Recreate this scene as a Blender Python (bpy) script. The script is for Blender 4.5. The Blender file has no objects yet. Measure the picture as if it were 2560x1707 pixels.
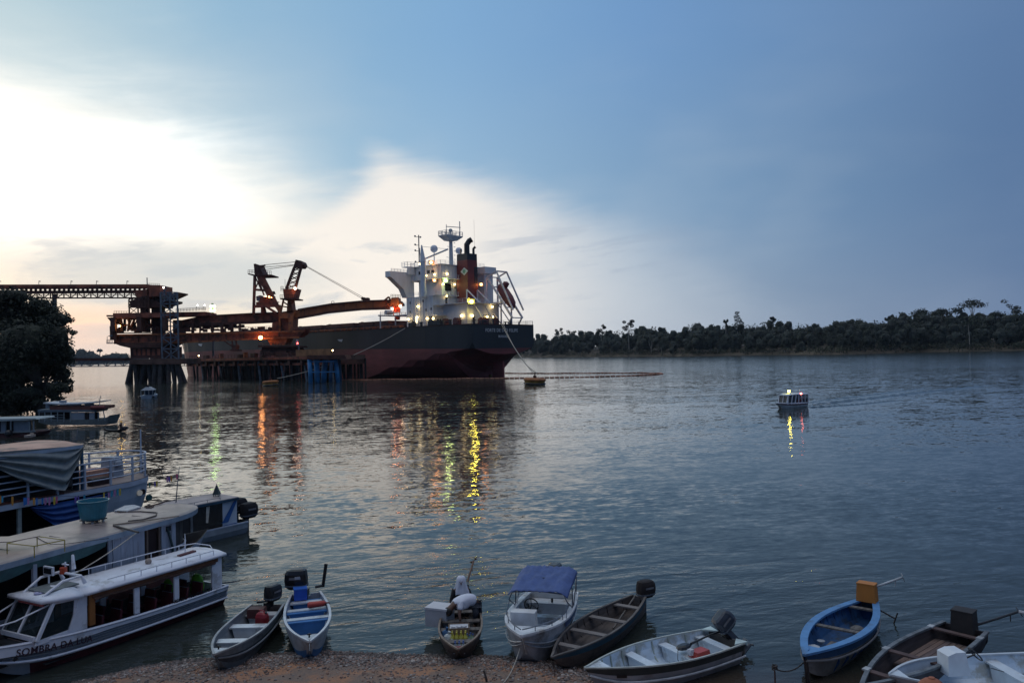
import bpy, math, random
import numpy as np
from mathutils import Vector, Matrix
rnd = random.Random(7)
C = bpy.context.scene
COL = C.collection
R = math.radians
# ------------------------------------------------------------------ camera
F = 1960.0; H = 7.0
PITCH = math.atan(27.5/F); ROLL = math.atan(0.0225)
_f = Vector((0, math.cos(PITCH), math.sin(PITCH))); _r0 = Vector((1,0,0)); _u0 = _r0.cross(_f)
_r = _r0*math.cos(ROLL) - _u0*math.sin(ROLL); _u = _u0*math.cos(ROLL) + _r0*math.sin(ROLL)
cam_d = bpy.data.cameras.new('camera'); cam = bpy.data.objects.new('camera', cam_d); COL.objects.link(cam)
cam_d.sensor_width = 36.0; cam_d.lens = 36.0*F/2560.0
cam_d.clip_start = 0.1; cam_d.clip_end = 30000
cam.matrix_world = Matrix(((_r.x,_u.x,-_f.x,0),(_r.y,_u.y,-_f.y,0),(_r.z,_u.z,-_f.z,H),(0,0,0,1)))
C.camera = cam
C.view_settings.view_transform = 'Standard'; C.view_settings.look = 'None'
C.view_settings.exposure = 0; C.view_settings.gamma = 1
C.render.resolution_x = 1024; C.render.resolution_y = 682
C.cycles.max_bounces = 6; C.cycles.caustics_reflective = False; C.cycles.caustics_refractive = False
C.cycles.use_light_tree = True; C.cycles.sample_clamp_indirect = 6

def ray(px, py):
    return (_f + _r*((px-1280)/F) - _u*((py-853.5)/F)).normalized()
def W(px, py, z=0.0):
    d = ray(px, py); t = (z-H)/d.z
    return Vector((d.x*t, d.y*t, z))
def PY(px, py, Y):
    d = ray(px, py); t = Y/d.y
    return Vector((d.x*t, Y, H+d.z*t))
def AE(px, py):
    d = ray(px, py)
    return math.atan2(d.x, d.y), math.asin(d.z)

# ------------------------------------------------------------------ world (dusk sky)
class S:
    """a socket one can calculate with"""
    nt = None
    def __init__(s, sock): s.k = sock
    @staticmethod
    def m(op, *a):
        n = S.nt.nodes.new('ShaderNodeMath'); n.operation = op
        for i, v in enumerate(a):
            if isinstance(v, S): S.nt.links.new(v.k, n.inputs[i])
            else: n.inputs[i].default_value = v
        return S(n.outputs[0])
    def __add__(s, o): return S.m('ADD', s, o)
    __radd__ = __add__
    def __sub__(s, o): return S.m('SUBTRACT', s, o)
    def __rsub__(s, o): return S.m('SUBTRACT', o, s)
    def __mul__(s, o): return S.m('MULTIPLY', s, o)
    __rmul__ = __mul__
    def __truediv__(s, o): return S.m('DIVIDE', s, o)
def sstep(v, a, b, lo=0.0, hi=1.0):
    n = S.nt.nodes.new('ShaderNodeMapRange'); n.interpolation_type = 'SMOOTHSTEP'
    for i, x in enumerate((v, a, b, lo, hi)):
        if isinstance(x, S): S.nt.links.new(x.k, n.inputs[i])
        else: n.inputs[i].default_value = x
    return S(n.outputs[0])
def noise(x, y, z, scale=1.0, detail=4, rough=0.55, dist=0.0):
    c = S.nt.nodes.new('ShaderNodeCombineXYZ')
    for i, v in enumerate((x, y, z)):
        if isinstance(v, S): S.nt.links.new(v.k, c.inputs[i])
        else: c.inputs[i].default_value = v
    n = S.nt.nodes.new('ShaderNodeTexNoise')
    n.inputs['Scale'].default_value = scale; n.inputs['Detail'].default_value = detail
    n.inputs['Roughness'].default_value = rough; n.inputs['Distortion'].default_value = dist
    S.nt.links.new(c.outputs[0], n.inputs['Vector'])
    return S(n.outputs['Fac'])
def mixc(f, a, b, mode='MIX'):
    n = S.nt.nodes.new('ShaderNodeMix'); n.data_type = 'RGBA'; n.blend_type = mode; n.clamp_factor = True
    for i, v in ((0, f), (6, a), (7, b)):
        if isinstance(v, S): S.nt.links.new(v.k, n.inputs[i])
        elif i == 0: n.inputs[0].default_value = v
        else: n.inputs[i].default_value = (*v, 1)
    return S(n.outputs[2])
def lin(r, g, b):
    f = lambda c: (c/255/12.92 if c/255 <= 0.04045 else ((c/255+0.055)/1.055)**2.4)
    return (f(r), f(g), f(b))
def ramp(v, stops):
    n = S.nt.nodes.new('ShaderNodeValToRGB'); cr = n.color_ramp
    while len(cr.elements) < len(stops): cr.elements.new(0.5)
    for e, (p, c) in zip(cr.elements, stops): e.position = p; e.color = (*c, 1)
    S.nt.links.new(v.k, n.inputs[0]); return S(n.outputs[0])

w = bpy.data.worlds.new('World'); C.world = w; w.use_nodes = True
nt = w.node_tree; S.nt = nt
for n in list(nt.nodes): nt.nodes.remove(n)
tc = nt.nodes.new('ShaderNodeTexCoord'); sx = nt.nodes.new('ShaderNodeSeparateXYZ')
nt.links.new(tc.outputs['Generated'], sx.inputs[0])
dx, dy, dz = (S(sx.outputs[i]) for i in range(3))
AZ = S.m('ARCTAN2', dx, dy)                 # 0 straight ahead, positive to the right
AAZ = S.m('ABSOLUTE', AZ)
EL = S.m('ARCSINE', dz)
SUN_AZ, SUN_EL = R(-40), R(4)
Xp = AZ*1.0                                   # in radians
Yp = EL*1.0
# distance in azimuth from where the sun went down, so the sky keeps darkening round to the far side
dS = S.m('ARCCOSINE', S.m('COSINE', AZ - SUN_AZ))
t = dS/math.pi
up = ramp(t, [(0.0, lin(160,196,210)), (0.10, lin(142,182,210)), (0.20, lin(126,168,208)),(0.28, lin(110,150,196)), (0.40, lin(92,124,166)), (0.5, lin(72,102,148)), (1.0, lin(78,106,148))])
mid = ramp(t, [(0.0, lin(190,214,222)), (0.12, lin(162,196,216)), (0.20, lin(148,182,210)), (0.28, lin(122,156,190)), (0.40, lin(88,118,158)), (0.5, lin(74,102,146)), (1.0, lin(78,106,146))])
low = ramp(t, [(0.0, lin(222,216,204)), (0.10, lin(205,212,220)), (0.24, lin(170,183,198)), (0.33, lin(126,148,176)), (0.42, lin(88,116,156)), (0.6, lin(78,104,144)), (1.0, lin(84,108,144))])
sky = mixc(sstep(EL, 0.02, 0.19), low, mid)
sky = mixc(sstep(EL, 0.17, 0.42), sky, up)
sky = mixc(sstep(EL, 0.64, 1.25), sky, (0.86,0.89,0.96))  # overhead sky above the view, brightness added to light the boats below
# slow unevenness of the thin high cloud
n0 = noise(AZ*2.0, EL*5.0, 0.3, 1.6, 3)
sky = mixc(sstep(n0, 0.42, 0.72)*sstep(EL, 0.5, 0.1)*sstep(t, 0.5, 0.1)*0.35, sky, lin(196,206,216))
# helper in pixel-like units of the view, from directions
def az(px): return math.atan((px-1280)/F)
def el(px, py): return AE(px, py)[1]
nA = noise(AZ*1.0, EL*2.2, 1.7, 3.2, 6, 0.55, 0.3)
nB = noise(AZ*2.0, EL*7.0, 4.1, 4.0, 5, 0.55, 0.4)
nC = noise(AZ*1.4 + EL*1.6, EL*9.0 - AZ*1.2, 9.0, 3.0, 5, 0.6, 0.5)
# cloud A: white mass on the left whose upper rim falls to the right
a0, e0 = AE(0, 170); a1, e1 = AE(820, 480)
sl = (e1-e0)/(a1-a0)
rimA = (AZ - a0)*sl + e0
mA = sstep((rimA - EL) + (nA-0.5)*0.22 + (nC-0.5)*0.16, -0.13, 0.30)
mA = mA * sstep(AZ + (nA-0.5)*0.22, a1+0.08, a1-0.17)
mA = mA * sstep(AZ, -1.7, -0.75)
halo = sstep((rimA - EL) + (nA-0.5)*0.20 + (nB-0.5)*0.08, -0.26, 0.04) * sstep(AZ, az(1000), az(100)) * sstep(AZ, -1.9, -0.75)
sky = mixc(halo*0.55, sky, lin(214,226,226))
# cloud B: wedge in the middle, sharp at its left end, thinning to the right
b0, f0 = AE(1010, 392); b1, f1 = AE(1650, 560)
slB = (f1-f0)/(b1-b0)
rimB = (AZ - b0)*slB + f0
mB = sstep((rimB - EL) + (nA-0.5)*0.08 + (nC-0.5)*0.05, -0.012, 0.05)
mB = mB * sstep(AZ + (nB-0.5)*0.05 + S.m('MAXIMUM', 0.215-EL, 0.0)*1.3, az(880), az(985)) * sstep(AZ + (nA-0.5)*0.25, az(1950), az(1250))
# veil under both
v0, g0 = AE(640, 440); v1, g1 = AE(1750, 715)
rimV = (AZ - v0)*((g1-g0)/(v1-v0)) + g0
mV = sstep((rimV - EL) + (nB-0.5)*0.10 + (nA-0.5)*0.05, -0.05, 0.07) * sstep(AZ, az(2400), az(1300)) * sstep(AZ, -1.8, -0.8)
white = mixc(sstep(EL, 0.03, 0.20), lin(255,238,212), lin(253,252,247))
whiteD = mixc(sstep(EL, 0.03, 0.20), (1.25,1.02,0.74), (1.5,1.44,1.32))
white = mixc(sstep(rimA - EL + (nA-0.5)*0.15 + (nC-0.5)*0.08, 0.08, 0.28)*sstep(EL + (nC-0.5)*0.10, el(300,620), el(300,440))*sstep(AZ + (nB-0.5)*0.12, az(760), az(300)), white, whiteD)
creamB = mixc(sstep(AZ, az(1050), az(1700)), lin(247,240,232), lin(192,202,214))
sky = mixc(mV*0.85, sky, mixc(sstep(AZ, az(600), az(1700)), (1.0,0.93,0.83), lin(178,192,208)))
sky = mixc(mB*0.95, sky, creamB)
sky = mixc(mA*0.96, sky, white)
# brighter heart of the left cloud where the sun lies behind it
hA, hE = AE(250, 400)
core = sstep(S.m('SQRT', (AZ-hA)*(AZ-hA)*0.8 + (EL-hE)*(EL-hE)*4.5), 0.30, 0.02)
sky = mixc(core*mA, sky, (2.2, 2.05, 1.85))
# faint veils inside the white cloud
vS = sstep(noise(AZ*1.6 + EL*0.8, EL*8.0 - AZ*2.0, 6.6, 2.6, 6, 0.6, 0.6), 0.46, 0.68)
sky = mixc(vS*mA*sstep(EL, el(300,250), el(300,420))*0.30, sky, lin(214,222,226))
# grey streaks low over the horizon, left and middle
gS = sstep(nB + (nC-0.5)*0.5, 0.50, 0.66)
band = sstep(EL, el(400,560), el(400,640)) * sstep(EL, el(400,905), el(400,800))
sky = mixc(gS*band*sstep(AZ, az(1900), az(900))*0.75*sstep(AZ, -2.0, -0.9), sky, lin(176,190,204))
dS1 = sstep(noise(AZ*2.2, EL*13.0 - AZ*1.3, 3.3, 3.1, 6, 0.6), 0.50, 0.64)
sky = mixc(dS1*sstep(EL, el(1400,520), el(1400,620))*sstep(EL, el(1400,800), el(1400,700))*sstep(AZ, az(1150), az(1300))*sstep(AZ, az(1950), az(1500))*0.45, sky, lin(152,168,190))
# large soft bluish gap under cloud A
gx, gy = AE(420, 690)
gap = sstep(S.m('SQRT', (AZ-gx)*(AZ-gx)*0.35 + (EL-gy)*(EL-gy)*5.5) + (nB-0.5)*0.10, 0.14, 0.05)
sky = mixc(gap*0.8, sky, lin(196,206,212))
# peach light right at the horizon under the sunset
peach = sstep(EL, el(150,900), el(150,835)) * sstep(EL, el(150,740), el(150,812)) * sstep(AZ + (nB-0.5)*0.3, az(560), az(50)) * sstep(AZ, -1.6, -0.8)
sky = mixc(peach*0.8, sky, lin(240,200,188))
lowb = sstep(EL, el(200,800), el(200,880)) * sstep(AZ, az(1300), az(500))
sky = mixc(lowb*0.6*sstep(AZ,-1.6,-0.8), sky, lin(178,190,205))
# below the horizon: dull water/ground tone
sky = mixc(sstep(EL, -0.01, -0.06), sky, (0.05, 0.055, 0.06))
nish = nt.nodes.new('ShaderNodeTexSky'); nish.sky_type = 'NISHITA'; nish.sun_disc = False
nish.sun_elevation = SUN_EL; nish.sun_rotation = SUN_AZ
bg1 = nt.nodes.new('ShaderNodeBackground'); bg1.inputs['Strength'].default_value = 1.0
bg2 = nt.nodes.new('ShaderNodeBackground'); bg2.inputs['Strength'].default_value = 0.008
add = nt.nodes.new('ShaderNodeAddShader'); wo = nt.nodes.new('ShaderNodeOutputWorld')
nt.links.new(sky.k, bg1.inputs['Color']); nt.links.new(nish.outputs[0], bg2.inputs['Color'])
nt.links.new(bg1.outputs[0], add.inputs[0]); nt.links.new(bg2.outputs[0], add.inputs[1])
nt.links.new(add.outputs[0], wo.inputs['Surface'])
sun_d = bpy.data.lights.new('sun', 'SUN'); sun_d.energy = 0.12; sun_d.angle = R(12); sun_d.color = (1.0, 0.82, 0.62)
sun = bpy.data.objects.new('sun', sun_d); COL.objects.link(sun)
_sd = Vector((math.sin(SUN_AZ)*math.cos(SUN_EL), math.cos(SUN_AZ)*math.cos(SUN_EL), math.sin(SUN_EL)))
sun.rotation_euler = (-_sd).to_track_quat('-Z', 'Y').to_euler()

# ------------------------------------------------------------------ materials
MATS = {}
def mat(name, col, rough=0.7, metal=0.0, var=0.25, scale=3.0, bump=0.0, dirt=None, dirt_amt=0.0, emit=None, es=0.0, stretch=(1,1,1), alpha=None):
    """principled material whose colour varies with object-space noise; optional dirt / rust patches"""
    if name in MATS: return MATS[name]
    m = bpy.data.materials.new(name); m.use_nodes = True; nt = m.node_tree; S.nt = nt
    b = nt.nodes['Principled BSDF']
    b.inputs['Roughness'].default_value = rough; b.inputs['Metallic'].default_value = metal
    t = nt.nodes.new('ShaderNodeTexCoord'); mp = nt.nodes.new('ShaderNodeMapping'); mp.inputs['Scale'].default_value = stretch
    nt.links.new(t.outputs['Object'], mp.inputs[0])
    def nz(sc, det=4, rg=0.6):
        n = nt.nodes.new('ShaderNodeTexNoise'); n.inputs['Scale'].default_value = sc; n.inputs['Detail'].default_value = det
        n.inputs['Roughness'].default_value = rg; nt.links.new(mp.outputs[0], n.inputs['Vector']); return S(n.outputs['Fac'])
    c = mixc(sstep(nz(scale), 0.3, 0.7), tuple(x*(1-var) for x in col), tuple(min(1, x*(1+var)) for x in col))
    if dirt: c = mixc(sstep(nz(scale*0.6, 6, 0.7), 0.62-0.3*dirt_amt, 0.72-0.2*dirt_amt)*min(1, 0.5+dirt_amt), c, dirt)
    nt.links.new(c.k, b.inputs['Base Color'])
    nt.links.new((nz(scale*2.3)*0.25 + (rough-0.12)).k, b.inputs['Roughness'])
    if bump:
        bp = nt.nodes.new('ShaderNodeBump'); bp.inputs['Distance'].default_value = bump; bp.inputs['Strength'].default_value = 0.7
        nt.links.new(nz(scale*4).k, bp.inputs['Height']); nt.links.new(bp.outputs[0], b.inputs['Normal'])
    if emit:
        b.inputs['Emission Color'].default_value = (*emit, 1); b.inputs['Emission Strength'].default_value = es
    if alpha is not None: b.inputs['Alpha'].default_value = alpha
    MATS[name] = m; return m
def glass(name, tint=(0.02,0.03,0.035), alpha=0.45):
    if name in MATS: return MATS[name]
    m = bpy.data.materials.new(name); m.use_nodes = True; b = m.node_tree.nodes['Principled BSDF']
    b.inputs['Base Color'].default_value = (*tint, 1); b.inputs['Roughness'].default_value = 0.06; b.inputs['Alpha'].default_value = alpha
    MATS[name] = m; return m

# ------------------------------------------------------------------ mesh builder
ROOTM = {}
SPLIT = {'cowling_stripe': 'cowling_stripe', 'rib': 'rib', 'propeller': 'propeller_blade', 'column_frame': 'frame_column', 'wall_stiffeners': 'wall_stiffener', 'pipe_bends': 'pipe_bend', 'front_mast': 'mast_member', 'rear_mast': 'mast_member', 'brace_frame': 'brace', 'boom_stiffeners': 'boom_stiffener', 'lifeboat_ramp': 'ramp_beam', 'exhaust_pipes': 'exhaust_pipe', 'branches': 'branch', 'stay_cables': 'stay_cable', 'posts_and_rails': 'post'}
class MB:
    def __init__(s): s.v = []; s.f = []; s.mi = []; s.pc = []
    def add(s, vs, fs, mi=0):
        o = len(s.v); s.pc.append((o, o+len(vs), len(s.f), len(s.f)+len(fs))); s.v += [tuple(v) for v in vs]; s.f += [tuple(i+o for i in f) for f in fs]; s.mi += [mi]*len(fs); return s
    def box(s, c, size, rz=0, mi=0, taper=1.0, rx=0, ry=0):
        c = Vector(c); a, b, h = size[0]/2, size[1]/2, size[2]/2
        M = Matrix.Rotation(rz, 3, 'Z') @ Matrix.Rotation(ry, 3, 'Y') @ Matrix.Rotation(rx, 3, 'X')
        vs = []
        for z, k in ((-h, 1.0), (h, taper)):
            for x, y in ((-a,-b),(a,-b),(a,b),(-a,b)): vs.append(c + M @ Vector((x*k, y*k, z)))
        return s.add(vs, [(3,2,1,0),(4,5,6,7),(0,1,5,4),(1,2,6,5),(2,3,7,6),(3,0,4,7)], mi)
    def beam(s, p, q, w, h=None, mi=0, up=(0,0,1)):
        p, q = Vector(p), Vector(q); h = h or w; d = (q-p)
        if d.length < 1e-6: return s
        d.normalize(); u = Vector(up)
        if abs(d.dot(u)) > 0.98: u = Vector((1,0,0))
        a = d.cross(u).normalized()*w/2; b = a.cross(d).normalized()*h/2
        vs = [p-a-b, p+a-b, p+a+b, p-a+b, q-a-b, q+a-b, q+a+b, q-a+b]
        return s.add(vs, [(3,2,1,0),(4,5,6,7),(0,1,5,4),(1,2,6,5),(2,3,7,6),(3,0,4,7)], mi)
    def tube(s, pts, r, n=6, mi=0, r2=None, cap=True):
        pts = [Vector(p) for p in pts]; rings = []
        m = len(pts)
        for i, p in enumerate(pts):
            d = (pts[min(i+1, m-1)] - pts[max(i-1, 0)]).normalized()
            u = Vector((0,0,1)) if abs(d.z) < 0.95 else Vector((1,0,0))
            a = d.cross(u).normalized(); b = a.cross(d)
            rr = r if not r2 else r + (r2-r)*i/(m-1)
            if isinstance(r, (list, tuple)): rr = r[i]
            rings.append([p + (a*math.cos(k*2*math.pi/n) + b*math.sin(k*2*math.pi/n))*rr for k in range(n)])
        return s.loft(rings, closed=True, cap=cap, mi=mi)
    def loft(s, rings, closed=True, cap=False, mi=0):
        n = len(rings[0]); vs = [v for r in rings for v in r]; fs = []
        for i in range(len(rings)-1):
            for k in range(n if closed else n-1):
                a = i*n+k; b = i*n+(k+1) % n; fs.append((a, b, b+n, a+n))
        if cap: fs.append(tuple(range(n-1, -1, -1))); fs.append(tuple((len(rings)-1)*n+k for k in range(n)))
        return s.add(vs, fs, mi)
    def prism(s, poly, off, mi=0):
        """polygon (3-D points) pushed along off"""
        off = Vector(off); a = [Vector(p) for p in poly]; b = [p+off for p in a]; n = len(a)
        return s.add(a+b, [tuple(range(n-1,-1,-1)), tuple(range(n, 2*n))] + [(i, (i+1) % n, n+(i+1) % n, n+i) for i in range(n)], mi)
    def ball(s, c, r, mi=0, seg=8, rings=6, sc=(1,1,1)):
        rr = []
        for i in range(1, rings):
            th = math.pi*i/rings
            rr.append([Vector((c[0]+r*sc[0]*math.sin(th)*math.cos(2*math.pi*k/seg), c[1]+r*sc[1]*math.sin(th)*math.sin(2*math.pi*k/seg), c[2]-r*sc[2]*math.cos(th))) for k in range(seg)])
        return s.loft(rr, True, True, mi)
    def build(s, name, ms, parent=None, world=False, smooth=False):
        if name in SPLIT and len(s.pc) > 1:
            for (a, b, c, d) in s.pc:
                q = MB(); q.add(s.v[a:b], [tuple(i-a for i in f) for f in s.f[c:d]]); last = q.build(SPLIT[name], ms, parent, world, smooth)
            return last
        name = SPLIT.get(name, name)
        vs = s.v
        if world and parent is not None:
            Mi = ROOTM[parent.name].inverted(); vs = [tuple(Mi @ Vector(v)) for v in vs]
        me = bpy.data.meshes.new(name); me.from_pydata(vs, [], s.f)
        if not isinstance(ms, (list, tuple)): ms = [ms]
        for m in ms: me.materials.append(m)
        if len(ms) > 1: me.polygons.foreach_set('material_index', s.mi)
        if smooth: me.polygons.foreach_set('use_smooth', [True]*len(s.f))
        me.validate(); me.update()
        o = bpy.data.objects.new(name, me); COL.objects.link(o)
        if parent is not None:
            o.parent = parent; ROOTM[o.name] = ROOTM[parent.name].copy()
        else: ROOTM[o.name] = Matrix()
        return o
def thing(name, label, cat, loc=(0,0,0), rz=0, group=None, tilt=None):
    o = bpy.data.objects.new(name, None); COL.objects.link(o); o.empty_display_size = 0.2
    M = Matrix.Translation(Vector(loc)) @ Matrix.Rotation(rz, 4, 'Z')
    if tilt: M = M @ Matrix.Rotation(tilt[0], 4, 'X') @ Matrix.Rotation(tilt[1], 4, 'Y')
    o.matrix_world = M
    ROOTM[o.name] = M
    o['label'] = label; o['category'] = cat
    if group: o['group'] = group
    return o
def tag(o, label=None, cat=None, group=None, kind=None):
    for k, v in (('label', label), ('category', cat), ('group', group), ('kind', kind)):
        if v: o[k] = v
    return o
def place(root, loc, rz):
    M = Matrix.Translation(Vector(loc)) @ Matrix.Rotation(rz, 4, 'Z'); root.matrix_world = M; ROOTM[root.name] = M
def copy_tree(o, parent=None, kids=None):
    c = o.copy(); COL.objects.link(c); c.parent = parent; ROOTM[c.name] = ROOTM[o.name].copy()
    for ch in [x for x in COL.objects if x.parent == o]: copy_tree(ch, c)
    return c
def text_mesh(txt, size, name, m, parent, M, depth=0.02, spacing=1.0, font_scale_x=1.0, bold=0.0):
    cu = bpy.data.curves.new(name, 'FONT'); cu.body = txt; cu.size = size; cu.extrude = depth/2; cu.space_character = spacing
    cu.align_x = 'CENTER'; cu.align_y = 'CENTER'; cu.offset = bold
    o = bpy.data.objects.new(name, cu); COL.objects.link(o)
    dg = bpy.context.evaluated_depsgraph_get(); dg.update(); me = bpy.data.meshes.new_from_object(o.evaluated_get(dg))
    bpy.data.objects.remove(o); bpy.data.curves.remove(cu)
    me.name = name; me.materials.clear(); me.materials.append(m)
    me.transform(M @ Matrix.Diagonal((font_scale_x, 1, 1, 1)))
    o = bpy.data.objects.new(name, me); COL.objects.link(o); o.parent = parent; ROOTM[o.name] = ROOTM[parent.name].copy(); return o

RUST = mat('rusty_red_steel', (0.27,0.075,0.038), 0.75, 0.0, 0.45, 0.5, dirt=(0.07,0.03,0.02), dirt_amt=0.4)
RUSTB = mat('orange_rust_steel', (0.38,0.115,0.035), 0.7, 0.0, 0.35, 0.5, dirt=(0.07,0.03,0.018), dirt_amt=0.35)
RUSTD = mat('dark_brown_steel', (0.085,0.032,0.022), 0.8, 0.0, 0.4, 0.5)
GREYSTEEL = mat('grey_galvanised_steel', (0.14,0.16,0.19), 0.6, 0.3, 0.3, 1.0)
WHITEP = mat('white_ship_paint', (0.66,0.68,0.70), 0.5, 0.0, 0.06, 0.8, dirt=(0.42,0.36,0.30), dirt_amt=0.1, stretch=(1,1,0.3))
ALU = mat('worn_aluminium', (0.42,0.45,0.48), 0.45, 0.35, 0.22, 2.5, bump=0.003, dirt=(0.20,0.185,0.17), dirt_amt=0.4)
ALUD = mat('dull_grey_aluminium', (0.17,0.19,0.20), 0.5, 0.3, 0.22, 2.5, bump=0.002, dirt=(0.08,0.08,0.08), dirt_amt=0.45)
BLACKP = mat('black_plastic', (0.012,0.012,0.014), 0.35, 0.0, 0.3, 5)
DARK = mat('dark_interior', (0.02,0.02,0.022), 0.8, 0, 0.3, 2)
WOODG = mat('grey_weathered_wood', (0.12,0.105,0.095), 0.8, 0, 0.35, 3, bump=0.004, dirt=(0.05,0.04,0.035), dirt_amt=0.3, stretch=(0.4,4,4))
WOODD = mat('dark_wet_wood', (0.045,0.035,0.032), 0.6, 0, 0.35, 3, bump=0.004, stretch=(0.4,4,4))
ROPE = mat('pale_rope', (0.42,0.38,0.32), 0.9, 0, 0.25, 12)
SKIN = mat('brown_skin', (0.12,0.06,0.04), 0.55, 0, 0.12, 6)

# ------------------------------------------------------------------ ground: river bank
_sp = [(200,1702),(350,1668),(450,1651),(560,1641),(700,1633),(800,1627),(1050,1638),(1230,1641),(1330,1646),(1400,1657),(1480,1682),(1560,1716)]
SHORE = [(-60,9.0),(-30,11.5),(-13,14.6)] + [tuple(W(a, b, 0))[:2] for a, b in _sp] + [(5,14.9),(8,14.2),(20,12.3),(60,5)]
def shore_y(x):
    for (x0,y0),(x1,y1) in zip(SHORE, SHORE[1:]):
        if x <= x1: return y0 + (y1-y0)*(x-x0)/(x1-x0)
    return SHORE[-1][1]
def bank_z(x, y):
    d = shore_y(x) - y
    wob = 0.03*math.sin(x*1.7+y*2.3) + 0.02*math.sin(x*4.1-y*3.2) + 0.015*math.sin(x*9+y*7.3)
    z = d*0.11 if d > 0 else max(-3.0, d*0.10)
    if d > 4: z += (min(d, 14)-4)*0.22
    return z + wob*0.6*min(1, abs(d)+0.2)
def make_bank():
    xs = list(np.concatenate([np.linspace(-60,-14,24)[:-1], np.linspace(-14,9,230), np.linspace(9,60,24)[1:]]))
    ds = list(np.concatenate([np.linspace(-25,-3,12)[:-1], np.linspace(-3,3.6,80), np.linspace(3.6,40,26)[1:]]))
    vs = []; n = len(xs)
    for d in ds:
        for x in xs:
            y = shore_y(x) - d
            vs.append((x, y, bank_z(x, y) + (rnd.uniform(-.006,.006) if abs(d) < 4 else 0)))
    fs = [(j*n+i, (j+1)*n+i, (j+1)*n+i+1, j*n+i+1) for j in range(len(ds)-1) for i in range(n-1)]
    m = bpy.data.materials.new('river_bank_soil'); m.use_nodes = True; nt = m.node_tree; S.nt = nt; b = nt.nodes['Principled BSDF']
    g = nt.nodes.new('ShaderNodeTexCoord'); sp = nt.nodes.new('ShaderNodeSeparateXYZ'); nt.links.new(g.outputs['Object'], sp.inputs[0])
    x, y, z = (S(sp.outputs[i]) for i in range(3))
    n1 = noise(x, y, 0.0, 0.9, 5); n2 = noise(x, y, 2.0, 14, 5, 0.7); n3 = noise(x, y, 5.0, 45, 3, 0.7)
    c = mixc(sstep(n1, 0.46, 0.60), (0.20,0.135,0.10), (0.36,0.17,0.085))
    c = mixc(sstep(n2, 0.45, 0.7)*0.7, c, (0.10,0.085,0.08)); c = mixc(sstep(n3, 0.55, 0.7)*0.5, c, (0.34,0.27,0.22))
    c = mixc(sstep(z, 0.10, 0.01)*0.65, c, (0.055,0.04,0.035))
    nt.links.new(c.k, b.inputs['Base Color'])
    nt.links.new((sstep(z, 0.0, 0.12)*0.5 + 0.35).k, b.inputs['Roughness'])
    bp = nt.nodes.new('ShaderNodeBump'); bp.inputs['Distance'].default_value = 0.02
    nt.links.new((n2 + n3*0.5).k, bp.inputs['Height']); nt.links.new(bp.outputs[0], b.inputs['Normal'])
    mb = MB(); mb.add(vs, fs); o = mb.build('ground', m, smooth=True); tag(o, 'gravel and red earth river bank at the bottom', kind='structure')
make_bank()
# gravel: far too many to count, one object
def make_gravel():
    mb = MB()
    pal = 4; r2 = random.Random(3)
    ico = [(0,0,1),(0.89,0,0.45),(0.28,0.85,0.45),(-0.72,0.53,0.45),(-0.72,-0.53,0.45),(0.28,-0.85,0.45),(0.72,0.53,-0.45),(-0.28,0.85,-0.45),(-0.89,0,-0.45),(-0.28,-0.85,-0.45),(0.72,-0.53,-0.45),(0,0,-1)]
    icf = [(0,1,2),(0,2,3),(0,3,4),(0,4,5),(0,5,1),(1,6,2),(2,7,3),(3,8,4),(4,9,5),(5,10,1),(6,7,2),(7,8,3),(8,9,4),(9,10,5),(10,6,1)]
    for i in range(17000):
        x = r2.uniform(-12.0, 3.6); d = r2.choice((r2.uniform(-0.12, 1.1), r2.uniform(-0.05, 0.6), r2.uniform(0, 2.2)))
        y = shore_y(x) - d
        k = math.sin(x*1.3+1)*math.sin(y*2.1+x*.4)
        if d > 0.75 and k > 0.15 and r2.random() < 0.8: continue
        if x > 1.6 and r2.random() < 0.6: continue
        s = r2.choice((0.012,0.016,0.02,0.026,0.034))*r2.uniform(0.7,1.3)
        if r2.random() < 0.01: s *= 1.8
        z = bank_z(x, y) + s*0.25; a = r2.uniform(0, 6.28); ca, sa = math.cos(a), math.sin(a); q = (r2.uniform(.8,1.4), r2.uniform(.7,1.1), r2.uniform(.5,.8))
        vs = []
        for (vx,vy,vz) in ico:
            vx *= q[0]*s*r2.uniform(.85,1.15); vy *= q[1]*s*r2.uniform(.85,1.15); vz *= q[2]*s
            vs.append((x+vx*ca-vy*sa, y+vx*sa+vy*ca, z+vz))
        mb.add(vs, icf, 1 if (z < .035 and r2.random() < .75) else r2.choice((0,0,0,1,1,2,2,3)))
    ms = [mat('stone_grey', (0.20,0.165,0.15), .7, 0, .4, 20), mat('stone_dark', (0.085,0.062,0.055), .6, 0, .4, 20), mat('stone_brown', (0.26,0.155,0.115), .75, 0, .4, 20), mat('stone_pale', (0.34,0.30,0.27), .7, 0, .3, 20)]
    tag(mb.build('gravel', ms), 'loose gravel along the water edge', kind='stuff')
make_gravel()
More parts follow.
